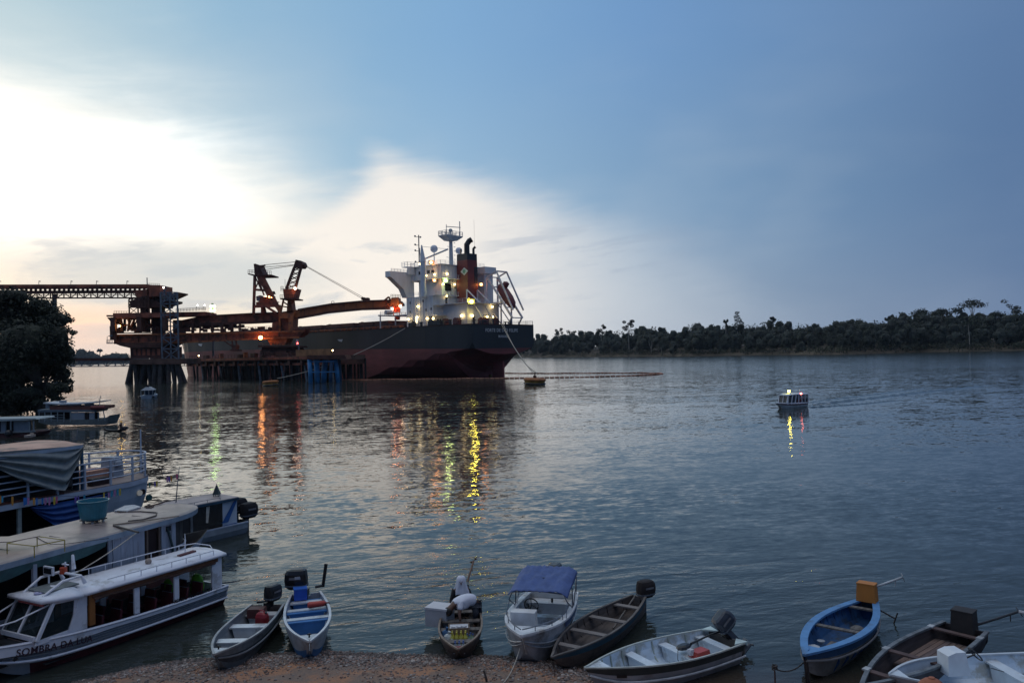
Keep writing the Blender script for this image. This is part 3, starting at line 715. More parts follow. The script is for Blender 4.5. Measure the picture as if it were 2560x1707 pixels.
    ws = MB(); rail(ws, [(28.9,9.2,wt+1.5),(28.9,17.8,wt+1.5)], .8, 1.2, .07); ws.build('wing_rail', WHITEP, t)
    # funnel
    fm = mat('funnel_red', (.16,.030,.028), .55, 0, .15, .4)
    fn = MB(); c = (14.0,.5); 
    pts = lambda z, k: [(c[0]-2.05*k, c[1]-2.1*k, z),(c[0]+2.4*k, c[1]-2.1*k, z),(c[0]+2.4*k, c[1]+2.1*k, z),(c[0]-2.05*k, c[1]+2.1*k, z)]
    fn.loft([pts(21.8,1.06), pts(35.0,1.0), pts(37.0,.99)], cap=True); 
    fb = fn.build('funnel', [fm, BLACKP], t)
    fb.data.polygons.foreach_set('material_index', [0]*4+[1]*4+[1]*(len(fb.data.polygons)-8))
    gm = mat('funnel_grille', (.02,.02,.025), .6)
    g = MB(); g.box((11.88,-.9,30.5),(.12,1.4,5.0)); g.build('vent_grille', gm, t)
    em = MB(); zc = 31.6; em.prism([(13.2-1.6,2.68,zc),(13.2,2.68,zc+1.2),(13.2+1.6,2.68,zc),(13.2,2.68,zc-1.2)], (0,.06,0)); em.build('diamond_emblem', mat('emblem_white', (.62,.66,.62), .6), t)
    em = MB(); em.prism([(13.2+.62*math.cos(a), 2.76, zc+.6*math.sin(a)) for a in [k*.7854 for k in range(8)]], (0,.03,0)); em.build('emblem_circle', mat('emblem_green', (.16,.36,.26), .6), t)
    ex = MB(); ex.tube([(13.6,1.0,37),(13.6,1.0,39.8),(13.2,.4,40.9),(12.6,-.2,41.4)], .85, 10)
    ex.tube([(12.6,-.8,37),(12.6,-.8,38.6),(12.1,-1.2,39.2)], .38, 8); ex.tube([(15.2,2,37),(15.2,2,38.2),(15.0,1.9,38.6)], .22, 6); ex.tube([(12.8,-1.5,37),(12.8,-1.5,47.5)], .035, 4)
    ex.build('exhaust_pipes', BLACKP, t)
    # masts, radomes, crane
    ms = MB(); m0 = ST(1128,656,24); y0 = m0.y
    ms.tube([(24,y0,33.7),(24,y0,42.4)], .72, 10, r2=.55)
    zt = 42.4
    ms.loft([[(22.6,y0-1.5,zt),(25.4,y0-1.5,zt),(25.4,y0+1.5,zt),(22.6,y0+1.5,zt)], [(22.2,y0-3.6,zt+1.3),(25.8,y0-3.6,zt+1.3),(25.8,y0+3.6,zt+1.3),(22.2,y0+3.6,zt+1.3)], [(22.2,y0-3.6,zt+1.6),(25.8,y0-3.6,zt+1.6),(25.8,y0+3.6,zt+1.6),(22.2,y0+3.6,zt+1.6)]], cap=True)
    rail(ms, [(22.3,y0-3.6,zt+1.6),(22.3,y0+3.6,zt+1.6),(25.7,y0+3.6,zt+1.6),(25.7,y0-3.6,zt+1.6)], 1.3, 1.2, .10)
    ms.beam((22.3,y0-2.4,zt+1.6),(22.3,y0-2.4,zt+6.2),.2); ms.beam((22.3,y0+3.4,zt+1.6),(22.3,y0+3.4,zt+4.6),.14)
    ms.beam((22.4,y0+3.2,zt+4.0),(22.4,y0-2.8,zt+4.3),.2); ms.tube([(24,y0,zt+1.6),(24,y0,zt+3.7)], .22, 6); ms.ball((24,y0,zt+3.3), .62)
    for i in range(7): ms.beam((23.4,y0-.7,34+i*1.3),(23.4,y0-1.3,34+i*1.3),.16)
    ms.beam((24,y0-.2,37),(24,y0+1.9,37.2),.12); ms.beam((24,y0,40.5),(24,y0+1.5,40.6),.1)
    ms.build('radar_mast', mat('grey_white_paint', (.42,.45,.48), .5, 0, .1, 1), t)
    for px, py, x in ((1085,622,26),(1147,627,20)):
        p = ST(px, py, x); b = MB(); b.ball((x,p.y,p.z), 1.05*(1.12 if px < 1100 else 1), seg=14, rings=10); b.tube([(x,p.y,33.7),(x,p.y,p.z-.9)], .16, 6); b.build('radome', mat('radome_white', (.62,.65,.72), .4, 0, .05, 1), t, smooth=True)
    cr = MB(); q = SL(1058,728,13.0); cx = q.x
    cr.tube([(cx,12.9,24.0),(cx,12.9,34.3)], .85, 12); cr.tube([(cx,12.9,34.3),(cx+.4,12.9,39.4)], [.95,.18], 8)
    tip = SL(1120,623,11.0); cr.beam((cx,12.9,35.0), tip, .38, .38); cr.beam((cx+.4,12.9,39.0), tip, .10); cr.build('provision_crane', mat('crane_white', (.60,.63,.68), .5, 0, .08, 1), t)
    an = MB(); a = ST(1048,655,29); an.beam((29,a.y,31),(29,a.y,39.8+4.2),.24)
    an.beam((29,a.y-.7,31),(29,a.y-.3,40),.14)
    for z in (35.5,39,40.8,43.4): an.beam((29,a.y,z),(29,a.y+1.5,z-.1),.14); an.ball((29,a.y+1.5,z+.1), .3)
    an.ball((29,a.y-.7,43.4), .3); an.beam((29,a.y-.9,43.3),(29,a.y,43.3),.12)
    an.build('signal_mast', GREYSTEEL, t)
    wc = MB(); blk(wc, 28, 30.6, 9.3, 12.2, 33.6, 33.8); blk(wc, 28,30.6,9.3,9.5,31.4,33.6); blk(wc, 28,28.2,9.3,12.2,31.4,33.6); rail(wc, [(28,9.3,33.8),(28,12.2,33.8),(30.6,12.2,33.8)], 1.4, 1.0, .08); wc.build('wing_shelter', WHITEP, t)
    # free-fall lifeboat on its ramp
    lb = MB(); a = ST(1232,724,4); b = ST(1254,768,.5)
    A = Vector((6.5,-5.5,27.5)); B = Vector((.8,-5.5,20.2)); d = (B-A).normalized(); u = d.cross(Vector((0,1,0))); u = -u if u.z < 0 else u
    rings = []
    for q, rr_ in ((0,.5),(.08,1.15),(.3,1.6),(.6,1.65),(.85,1.3),(1.0,.35)):
        c_ = A.lerp(B, q); rings.append([c_ + Vector((0,1,0))*math.cos(k*.7854)*rr_ + u*math.sin(k*.7854)*rr_ for k in range(8)])
    lb.loft(rings, cap=True); lb.box(A.lerp(B,.18)+u*1.7, (1.8,1.5,1.2), ry=.9); lb.build('lifeboat', mat('lifeboat_red', (.16,.035,.035), .5, 0, .1, 1), t, smooth=True)
    rp = MB()
    for y in (-3.2,-7.8):
        rp.beam((9.5,y,30.0),(-.4,y,17.2),.38,.55); rp.beam((9.5,y,30.0),(9.5,y,15.3),.4); rp.beam((4.0,y,22.5),(4.0,y,15.3),.35); rp.beam((-.2,y,17.4),(1.2,y,15.3),.35); rp.beam((9.5,y,22),(4,y,22),.3); rp.beam((9.5,y,22),(4,y,15.4),.25)
        rp.beam((9.5,y,30.0),(5.6,y,31.4),.35); rp.beam((5.6,y,31.4),(-.8,y,19.5),.3,.45)
    for q in (.0,.25,.5,.75,1): p = Vector((9.5,0,30)).lerp(Vector((-.4,0,17.2)), q); rp.beam((p.x,-3.2,p.z),(p.x,-7.8,p.z),.3)
    rp.beam((5.6,-3.2,31.4),(5.6,-7.8,31.4),.4)
    for y in (3.5,-1): rp.beam((11.5,y,26),(6.2,y,21.8),.3); rp.beam((11.5,y,26),(11.5,y,21.8),.3)
    for y in (5.0,1.0): rp.beam((7,y,21.4),(3.8,y,17.4),.32); rp.beam((3.8,y,17.4),(3.8,y,15.3),.3)
    rp.build('lifeboat_ramp', mat('ramp_white', (.60,.58,.60), .6, 0, .1, 1), t)
    sb = MB(); blk(sb, 12.5, 16.5, -9.0,-5.2, 21.6, 31.4); sb.build('engine_casing', WHITEP, t); sb2 = MB(); blk(sb2, 11.6,16.9,-9.6,-4.6,31.4,33.4); sb2.build('casing_vents', WHITEP, t)
    # stern deck gear: winches, drums, ventilators
    for (x,y,kx,r_) in ((5,3.2,2.2,1.05),(4.5,-1.0,1.5,.9),(9,10.2,1.6,1.0),(13,11.0,1.2,.9),(3,6.2,1.4,.8)):
        wn = MB(); wn.tube([(x,y-kx/2,ZD+1.1),(x,y+kx/2,ZD+1.1)], r_*.6, 10)
        for e in (-1,0,1): wn.tube([(x,y+e*kx/2-.1,ZD+1.1),(x,y+e*kx/2+.1,ZD+1.1)], r_, 12)
        wn.box((x,y,ZD+.3),(1.6,kx+.4,.6)); wn.build('mooring_winch', mat('dark_red_machinery', (.10,.02,.022), .6, 0, .3, 1), t)
    vm = MB()
    for i in range(22):
        x = rnd.uniform(.8, 3) if i % 2 else rnd.uniform(6, 26); y = rnd.uniform(-12.5,12.6) if i % 2 else rnd.uniform(12.6,14.4)
        h = rnd.uniform(.6,1.5); vm.tube([(x,y,ZD),(x,y,ZD+h)], rnd.uniform(.15,.4), 7); vm.box((x,y,ZD+h),(.6,.7,.25))
    vm.box((14,14,ZD+.7),(5,1.6,1.4)); vm.box((24,14.2,ZD+.6),(2,1.4,1.2))
    vm.build('bollards', mat('deck_gear_black', (.03,.028,.028), .7, 0, .3, 1), t)
    # ---- cargo deck
    hm = mat('hatch_red_brown', (.11,.042,.036), .75, 0, .25, .4)
    for i in range(7):
        x0 = 42 + i*18.2; hc = MB(); blk(hc, x0, x0+13, -8.5, 8.5, ZD, ZD+1.6); blk(hc, x0-1.2, x0+5.9, -9.6, 9.6, ZD+1.6, ZD+2.7); blk(hc, x0+6.4, x0+14, -9.6, 9.6, ZD+1.6, ZD+2.7)
        hc.build('hatch_cover', hm, t)
        if i < 6:
            vb = MB(); vb.tube([(x0+15.6,7,ZD),(x0+15.6,7,ZD+3.0)], .5, 7); vb.tube([(x0+15.6,-6,ZD),(x0+15.6,-6,ZD+2.6)], .45, 7); vb.box((x0+16,0,ZD+.8),(2,9,1.6)); vb.build('deck_ventilator', RUSTD, t)
    pp = MB()
    for y in (11.0,12.2): pp.beam((32,y,ZD+.8),(165,y,ZD+.8),.3)
    for i in range(40): x = 32+i*3.3; pp.box((x,11.6,ZD+.4),(.3,1.8,.8))
    pp.build('deck_piping', RUSTB, t)
    gp = MB(); gp.box((38,9.5,ZD+4.0),(.9,12,.4)); 
    for y in (4,9,15): gp.beam((38,y,ZD),(38,y,ZD+4.0),.3)
    rail(gp, [(37.6,3.5,ZD+4.2),(37.6,15.3,ZD+4.2)], 1.0, 1.5, .08); gp.tube([(37.6,13.2,ZD+5.0),(37.6,10.8,ZD+5.0)], .7, 8)
    gp.box((34,9,ZD+4.0),(8,2.0,.3)); gp.build('hose_gantry', mat('gantry_white', (.5,.5,.52), .6, 0, .1, 1), t)
    dm = MB(); p = SL(850,850,15.7); 
    def mark(px, py, s=1.0):
        p = SL(px, py, 15.75); m_ = MB(); m_.prism([(p.x-1.4*s,15.64,p.z+.35*s),(p.x+1.4*s,15.64,p.z+.35*s),(p.x+.8*s,15.64,p.z-.15*s),(p.x-.8*s,15.64,p.z-.5*s)], (0,.05,0)); m_.build('hull_mark', tm, t)
    mark(850,851); mark(500,862,1.3)
    # fittings on the transom corner: fairlead streaks
    # ---- lamps: ball lamps on brackets
    def lamp(p, m, r_=.34):
        b = MB(); b.ball(p, r_, seg=7, rings=5); fl_o = b.build('floodlight', m, t, smooth=True)
        if m in (L_YEL, L_GRN, L_ORG):      # strong floods get an added plate that keeps their light off the house
            h = MB(); q = Vector(p)+Vector((r_*1.15, -r_*1.0, r_*.2)); h.prism([q+Vector((-r_*1.3,-r_*1.6,-r_*1.5)), q+Vector((r_*1.3,r_*1.6,-r_*1.5)), q+Vector((r_*1.3,r_*1.6,r_*1.5)), q+Vector((-r_*1.3,-r_*1.6,r_*1.5))], (.06,-.06,0)); h.build('shade_plate', GREYSTEEL, fl_o)
    x = 16.9
    for (px, py, m, kind, v, r_) in ((1045,766,L_WARM,'p',12.6,.34),(1043,793,L_WARM,'p',13.0,.34),(1021,798,L_WARM,'p',13.0,.36),(1068,796,L_WARM,'p',12.7,.34),(1083,796,L_WARM,'p',12.7,.34),
        (1129,792,L_WARM,'t',16.6,.34),(1154,789,L_WARM,'p',8.6,.38),(1181,789,L_WARM,'t',6.3,.38),(1218,792,L_WARM,'t',6.3,.34),(1232,792,L_WARM,'t',6.3,.30),(1231,767,L_WARM,'t',6.3,.30),
        (1117,739,L_WARM,'t',16.4,.34),(1108,710,L_WARM,'t',16.6,.30),(1114,702,L_GRN,'t',15.8,.40),(1137,711,L_WARM,'t',16.6,.30),(1118,685,L_WARM,'t',16.0,.32),(1086,686,L_WARM,'p',9.6,.28),(1086,701,L_ORG,'p',9.8,.32),(1066,689,L_WARM,'p',11,.26),
        (1049,660,L_WARM,'p',12.0,.30),(1203,711,L_ORG,'t',11.0,.36),(1179,754,L_YEL,'t',4.6,.46),(1078,656,L_ORG,'p',10.2,.40)):
        q = SL(px, py, v) if kind == 'p' else ST(px, py, v); lamp(q, m, r_)
    return t
ship = build_ship()

# ------------------------------------------------------------------ ore port: pier, loader, transfer tower
def PL(mb, pts, D, w, h=None, mi=0):
    """chain of beams through picture points lying in the upright plane Y = D"""
    P = [PY(a, b, D) for a, b in pts]
    for p, q in zip(P, P[1:]): mb.beam(p, q, w, h or w, mi)
def slab(mb, poly, D, depth, mi=0):
    mb.prism([PY(a, b, D) for a, b in poly], (0, depth, 0), mi)
def truss(mb, x0, y0t, y0b, x1, y1t, y1b, n, D, dep, w, wd=None, cross=False):
    wd = wd or w*.7
    for dd in (D, D+dep):
        PL(mb, [(x0,y0t),(x1,y1t)], dd, w); PL(mb, [(x0,y0b),(x1,y1b)], dd, w)
        for i in range(n+1):
            q = i/n; x = x0+(x1-x0)*q; a = y0t+(y1t-y0t)*q; b = y0b+(y1b-y0b)*q
            PL(mb, [(x,a),(x,b)], dd, wd)
            if i < n:
                q2 = (i+1)/n; x2 = x0+(x1-x0)*q2; a2 = y0t+(y1t-y0t)*q2; b2 = y0b+(y1b-y0b)*q2
                if cross or i % 2 == 0: PL(mb, [(x,b),(x2,a2)], dd, wd*.8)
                if cross or i % 2: PL(mb, [(x,a),(x2,b2)], dd, wd*.8)
def vtruss(mb, xa, xb, y0, y1, n, D, w, wd=None):
    wd = wd or w*.6
    lean = lambda y: (y-y0)*0.026
    PL(mb, [(xa,y0),(xa+lean(y1),y1)], D, w); PL(mb, [(xb,y0),(xb+lean(y1),y1)], D, w)
    for i in range(n+1):
        y = y0+(y1-y0)*i/n; PL(mb, [(xa+lean(y),y),(xb+lean(y),y)], D, wd)
        if i < n: y2 = y0+(y1-y0)*(i+1)/n; PL(mb, [(xa+lean(y),y),(xb+lean(y2),y2)], D, wd*.8); PL(mb, [(xb+lean(y),y),(xa+lean(y2),y2)], D, wd*.8)
def railing(mb, x0, y0, x1, y1, D, n, h=8, w=.07):
    PL(mb, [(x0,y0-h),(x1,y1-h)], D, w); PL(mb, [(x0,y0-h*.5),(x1,y1-h*.5)], D, w*.8)
    for i in range(n+1): q = i/n; x = x0+(x1-x0)*q; y = y0+(y1-y0)*q; PL(mb, [(x,y),(x,y-h)], D, w)
def lamp_obj(px, py, D, m, r, parent, name='lamp'):
    b = MB(); b.ball(PY(px, py, D), r, seg=8, rings=6); return b.build(name, m, parent, world=True, smooth=True)

# elevated conveyor gallery coming in from the left
D0 = 247
tg = thing('conveyor_gallery', 'long elevated red conveyor gallery on truss crossing above the dark tree', 'conveyor', PY(200,900,D0+3))
m = MB(); slab(m, [(-160,711.5),(368,710.5),(368,719),(-160,720.5)], D0, 5); m.build('roof', RUST, tg, world=True)
m = MB(); slab(m, [(-160,728),(365,725),(365,730),(-160,733)], D0, 5)
for i in range(44): x = -150+i*11.8; slab(m, [(x,719),(x+5,719),(x+5,729),(x,729)], D0, .4)
m.build('side_wall', RUSTD, tg, world=True)
m = MB(); truss(m, -160, 733, 746, 345, 730, 744.5, 30, D0, 4.5, .42, .28); PL(m, [(-160,739),(345,737)], D0+2, .18); m.build('truss', RUSTD, tg, world=True)
m = MB(); p = PY(136,735,D0+2.5); m.beam((p.x,p.y,-2),(p.x,p.y,p.z),1.0,1.0); p2 = PY(133,735,D0+2.5); m.build('support_column', GREYSTEEL, tg, world=True)
for i, x in enumerate((-2,97,177,241,317)):
    m = MB(); PL(m, [(x,711),(x+.3,702),(x+2,703)], D0+1, .12); m.box(PY(x+2.5,703.5,D0+1), (.5,.3,.2)); m.build('lamp_post', GREYSTEEL, tg, world=True)
m = MB(); PL(m, [(368,711),(367.5,694)], D0, .22); m.build('antenna', GREYSTEEL, tg, world=True)

# transfer tower with its raft of raking piles
tt = thing('transfer_tower', 'rust red transfer tower of steel trusses on raking piles left of the pier', 'tower', PY(385,950,250))
m = MB(); slab(m, [(368,712),(400,713),(401,740),(368,742)], 245, 9); slab(m, [(330,728),(372,722),(372,745),(345,744)], 245, 6); m.build('head_house', RUST, tt, world=True)
m = MB(); railing(m, 370, 713, 399, 714, 245, 6, 5); railing(m, 285, 783, 322, 784, 244, 6, 6); m.build('head_railing', RUSTD, tt, world=True)
m = MB(); slab(m, [(325,752),(352,742),(368,742),(405,760),(405,768),(325,768)], 246, 8); slab(m, [(400,742),(444,730),(444,733),(402,752)], 245.5, 8); slab(m, [(395,745),(440,752),(440,757),(395,770)], 248, 5); m.build('chute_floors', RUSTD, tt, world=True)
m = MB(); truss(m, 322, 748, 768, 372, 740, 768, 6, 245, 8, .35, .28, True); vtruss(m, 323, 345, 768, 785, 1, 245, .35); vtruss(m, 345, 372, 768, 785, 1, 245, .35)
vtruss(m, 380, 400, 745, 895, 6, 252, .45); m.build('upper_truss', RUSTD, tt, world=True)
m = MB(); slab(m, [(380,735),(402,735),(404,835),(383,835)], 249, 3); slab(m, [(350,770),(366,770),(368,830),(354,830)], 249, 2.5); m.build('shaft', RUSTD, tt, world=True)
# grey lattice stair tower at its right
lt = MB()
for dd in (243, 250): vtruss(lt, 401.5, 443, 731, 900, 6, dd, .42, .30)
for dd in (243, 250):
    PL(lt, [(424,731),(428,900)], dd, .3); truss(lt, 403, 731, 752, 443, 731, 750, 5, dd, .1, .22, .18, True)
lt.build('stair_tower', GREYSTEEL, tt, world=True)
for (x, y, m_) in ((409,717,L_WARM),(404,716,None),(414,715,None)):
    m = MB(); PL(m, [(411,731),(x+3,y+4),(x,y)], 245, .14); m.build('lamp_bracket', GREYSTEEL, tt, world=True)
lamp_obj(409, 719, 245, lampmat('faint_lamp', (1,.85,.7), 6), .3, tt)
# machinery block and platform
m = MB(); slab(m, [(282,783),(405,781),(405,793),(283,796)], 243, 12); m.build('upper_platform', RUST, tt, world=True)
m = MB(); PL(m, [(267,789.5),(284,789.5)], 244, .5); slab(m, [(267,793),(284,794),(284,802),(279,808),(273,800)], 244, 5); PL(m, [(281,796),(281,850)], 244, .9); PL(m, [(288,796),(288,850)], 244, .8); PL(m, [(277,815),(278,850)], 245, .5)
for x in (284,349,413): PL(m, [(x,793),(x+1,828)], 243, 1.3)
for x in (300,312,324,336,348,360,372,384,396): PL(m, [(x,795),(x+rnd.uniform(-6,8),828)], 243+rnd.uniform(1,10), rnd.uniform(.25,.9))
for x in (318,332,346,362,378): PL(m, [(x,795),(x+12,828)], 251, .3); PL(m, [(x+12,795),(x,828)], 251, .3)
for (x,y) in ((292,805),(306,818),(330,820),(360,806),(372,815),(300,826),(345,826),(388,822)): m.box(PY(x,y,247), (1.6,2,1.4))
m.build('column_frame', RUSTD, tt, world=True)
pb = MB()
for (a,b_,c,d) in ((300,800,318,812),(322,812,334,802),(372,812,380,800),(352,800,358,815)): pb.tube([PY(a,b_,246), PY((a+c)/2,max(b_,d)+3,246), PY(c,d,246)], .3, 6)
pb.build('pipe_bends', RUST, tt, world=True)
lamp_obj(298.5, 815, 242.5, lampmat('amber_lamp', (1,.6,.15), 40), .28, tt)
m = MB(); slab(m, [(268,841),(280,836),(280,841)], 243, 4); railing(m, 267, 858, 281, 858, 243, 4, 9, .1); PL(m, [(267,858),(281,858)], 243, .4, .3); PL(m, [(268,841),(268,858)], 243, .12); m.build('operator_cab', GREYSTEEL, tt, world=True)
m = MB(); slab(m, [(325,868),(418,866),(418,895),(327,896)], 245, 11); slab(m, [(280,856),(420,856),(400,868),(325,870),(300,864)], 244, 12); m.build('machinery_base', RUSTD, tt, world=True)
for i, x in enumerate((333,344,356,368,380,393)): m = MB(); slab(m, [(x,872),(x+7,872),(x+7,888),(x,888)], 244.8, .2); m.build('wall_panel', RUST, tt, world=True)
cp = MB(); slab(cp, [(323,898),(390,896),(450,897),(452,910),(388,911),(325,910)], 242, 16); cp.build('pile_cap', mat('brown_concrete', (.11,.06,.045), .85, 0, .35, .4), tt, world=True)
for i, (xt, xb, dd) in enumerate(((330,315,243),(328,329,245),(337,339,243),(346,342,246),(352,354,250),(362,350,244),(366,364,248),(372,376,244),(380,374,252),(388,384,243),(394,398,248),(400,392,244),(405,412,246),(410,424,244),(418,416,250),(372,352,247),(384,396,244),(398,408,252),(402,402,243),(430,434,243),(436,435,250),(441,450,243),(446,462,244),(438,458,250),(421,423,243))):
    a = PY(xt, 909, dd); b = PY(xb, 909, dd); d = (b.x-a.x); m = MB(); m.tube([(a.x,dd,a.z),(a.x+d*1.3,dd+rnd.uniform(-1,1),-2)], .62 if i % 3 else .72, 8); m.build('pile', mat('dark_steel_pile', (.035,.033,.035), .8, 0, .4, .5, dirt=(.08,.05,.04), dirt_amt=.3), tt, world=True)

# ship loader
ld = thing('ship_loader', 'orange and rust red ship loader with two lattice masts and long boom over the ship', 'crane', PY(690,890,255))
m = MB(); slab(m, [(283,838),(830,814),(700,817),(758,827),(740,843),(700,845),(640,846),(445,855),(284,858)][0:1]+[(760,829),(748,842),(640,846),(448,856),(285,858)], 246, 6)
m.build('lower_girder', RUST, ld, world=True)
lf = MB(); PL(lf, [(283,838),(620,831),(760,828)], 245.4, .5, .5); PL(lf, [(285,858),(448,856),(640,847),(748,843)], 245.4, .5, .5); lf.build('girder_flange', RUSTB, ld, world=True)
for i, x in enumerate(range(300, 740, 44)):
    m = MB(); y0 = 838-(x-283)*.021; y1 = 857-(x-300)*.025; slab(m, [(x,y0+1),(x+1.6,y0+1),(x+1.6,y1),(x,y1)], 245.5, .5); m.build('girder_stiffener', RUSTD, ld, world=True)
m = MB(); PL(m, [(283,833),(430,831)], 246, .3); railing(m, 440, 829, 700, 822, 246, 30, 7, .09)
for x in range(450, 690, 9):
    if rnd.random() < .7: m.box(PY(x, 828-(x-450)*.02+rnd.uniform(-4,1), 249), (rnd.uniform(.6,1.8), 1, rnd.uniform(.4,1.4)))
m.build('walkway', RUSTD, ld, world=True)
# telescoping gallery between
m = MB(); slab(m, [(405,781),(512,779),(524,782),(524,789),(405,792)], 249, 6); m.build('shuttle_gallery', RUST, ld, world=True)
m = MB(); railing(m, 440, 780, 514, 776, 248.5, 20, 8, .1); m.build('gallery_railing', RUSTD, ld, world=True)
m = MB(); slab(m, [(440,805),(510,790),(622,784),(706,781),(712,800),(640,806),(500,811),(470,812),(440,816)], 251, 5); m.build('upper_girder', RUST, ld, world=True)
uf = MB(); PL(uf, [(440,805),(510,790),(622,784),(706,781)], 250.6, .4); PL(uf, [(470,812),(640,806),(700,803)], 250.6, .5, .8); uf.build('upper_flange', RUSTD, ld, world=True)
m = MB()
for x in (440,482,500,530,555,580,600): PL(m, [(x,808),(x,838-(x-440)*.02)], 250, rnd.uniform(.4,1.0))
for x in range(450, 610, 11): m.box(PY(x, 815+rnd.uniform(-2,3), 252), (rnd.uniform(.8,2.2), 2, rnd.uniform(.6,1.6)))
slab(m, [(432,800),(452,800),(452,836),(432,836)], 250, 4)
m.build('under_machinery', RUSTD, ld, world=True)
# rear lattice mast
m = MB()
for dd in (248, 254):
    PL(m, [(637,690),(634,785)], dd, .75); PL(m, [(655,690),(700,778)], dd, 1.1); PL(m, [(645,688),(683,760)], dd, .9); PL(m, [(643,690),(660,738)], dd, .4)
    PL(m, [(637,724),(662,726)], dd, .7); PL(m, [(635,766),(690,764),(700,778)], dd, .9); PL(m, [(664,765),(690,782)], dd, .7)
    PL(m, [(637,690),(652,722)], dd, .35); PL(m, [(637,724),(650,696)], dd, .35)
    for i in range(5): x = 647+i*9.5; y = 698+i*14; PL(m, [(x,y),(x+13,y+2)], dd, .3); PL(m, [(x,y),(x+15,y+14)], dd, .28)
m.build('rear_mast', RUST, ld, world=True)
m = MB(); slab(m, [(634,660),(638,659),(647,662),(650,670),(659,688),(637,688)], 248, 6); slab(m, [(619,683),(640,687),(678,686),(678,689),(636,690),(620,686)], 247, 8); m.build('mast_head', RUSTD, ld, world=True)
m = MB(); railing(m, 620, 684, 636, 684, 247, 4, 9, .1); railing(m, 660, 686, 678, 686, 247, 4, 9, .1); railing(m, 632, 786, 632.5, 786, 247, 1, 30, .12); m.build('mast_railing', RUSTD, ld, world=True)
m = MB(); slab(m, [(650,745),(658,742),(678,742),(682,764),(650,766)], 249, 4); slab(m, [(640,755),(650,753),(650,766),(640,766)], 249, 3); slab(m, [(652,767),(656,766),(660,783),(652,783)], 249, 3); m.build('counterweight', RUST, ld, world=True)
m = MB(); slab(m, [(640,741),(650,738),(651,752),(641,752)], 250, 3); m.build('winch_house', mat('pale_grey_cabin', (.32,.30,.30), .7, 0, .1, 1), ld, world=True)
m = MB(); slab(m, [(662,729),(686,728),(689,735),(680,737)], 249, .3); m.build('weather_hood', RUSTD, ld, world=True)
for (px, py, s) in ((673,742,.45),(679,744,.4),(664,741,.3)): lamp_obj(px, py, 247.6, L_ORG, s*.55, ld)
# front lattice mast, tapering box with lattice top
m = MB()
for dd in (247, 252):
    PL(m, [(736,668),(716,722)], dd, .75); PL(m, [(753,668),(738,722)], dd, .75)
    for i in range(5): q = i/5; q2 = (i+1)/5; PL(m, [(736-20*q,668+54*q),(753-15*q2,668+54*q2)], dd, .28); PL(m, [(753-15*q,668+54*q),(736-20*q2,668+54*q2)], dd, .28)
m.build('front_mast', RUSTD, ld, world=True)
m = MB(); slab(m, [(739,649),(753,652),(757,661),(751,668),(733,667)], 246.5, 6); m.build('sheave_head', RUSTD, ld, world=True)
m = MB(); slab(m, [(707,722),(741,721),(734,746),(710,746)], 247, 6); m.build('mast_box', RUST, ld, world=True)
m = MB(); slab(m, [(700,745),(741,745),(741,748),(700,748)], 245.5, 8); railing(m, 700, 746, 741, 746, 245.5, 8, 9, .1); railing(m, 702, 728, 708, 728, 245.5, 2, 12, .1); PL(m, [(713,722),(712.5,698)], 247, .09); m.build('service_platform', RUSTD, ld, world=True)
lamp_obj(738, 721, 245.6, lampmat('pinkish_lamp', (1,.55,.35), 26), .38, ld)
m = MB(); slab(m, [(719,748),(728,748),(733,786),(716,786)], 248, 4); m.build('mast_column', RUSTB, ld, world=True)
m = MB()
for dd in (247.5, 253):
    PL(m, [(709,748),(701,786)], dd, .5); PL(m, [(709,755),(722,764)], dd, .4); PL(m, [(738,748),(728,762)], dd, .35); PL(m, [(701,765),(719,768)], dd, .4); PL(m, [(693,768),(710,795)], dd, .8); PL(m, [(699,762),(700,840)], dd, .6)
m.build('brace_frame', RUSTB, ld, world=True)
# slewing part and pedestal
m = MB(); slab(m, [(700,783),(736,781),(733,793),(731,840),(721,840),(720,796),(700,796)], 246.5, 6); m.build('slew_column', RUSTB, ld, world=True)
m = MB(); slab(m, [(680,808),(700,800),(720,796),(722,842),(680,842)], 248, 5); slab(m, [(712,826),(765,820),(757,836),(742,842),(712,842)], 247, 6); m.build('slew_base', RUST, ld, world=True)
m = MB(); slab(m, [(664,843),(720,842),(712,862),(676,862)], 246, 7); m.build('pedestal', RUSTB, ld, world=True)
m = MB(); slab(m, [(645,864),(748,864),(748,868),(645,868)], 243.5, 10); slab(m, [(655,868),(740,868),(752,888),(650,890)], 245, 8); railing(m, 646, 864, 746, 864, 243.4, 14, 6, .09)
for i in range(12): x = 655+i*8; m.box(PY(x, 884, 243.5), (rnd.uniform(.5,1.3), 1, rnd.uniform(.5,2)))
m.build('portal_base', RUSTD, ld, world=True)
m = MB(); PL(m, [(560,852),(590,872)], 245, .35); PL(m, [(580,852),(582,872)], 245, .4); PL(m, [(590,851),(592,872)], 245, .4); slab(m, [(579,862),(590,862),(590,878),(579,878)], 244, 3); PL(m, [(575,875),(604,876)], 244, .5); m.build('hanging_ladder', RUSTD, ld, world=True)
lamp_obj(651.5, 844, 243.2, L_ORG, .62, ld)
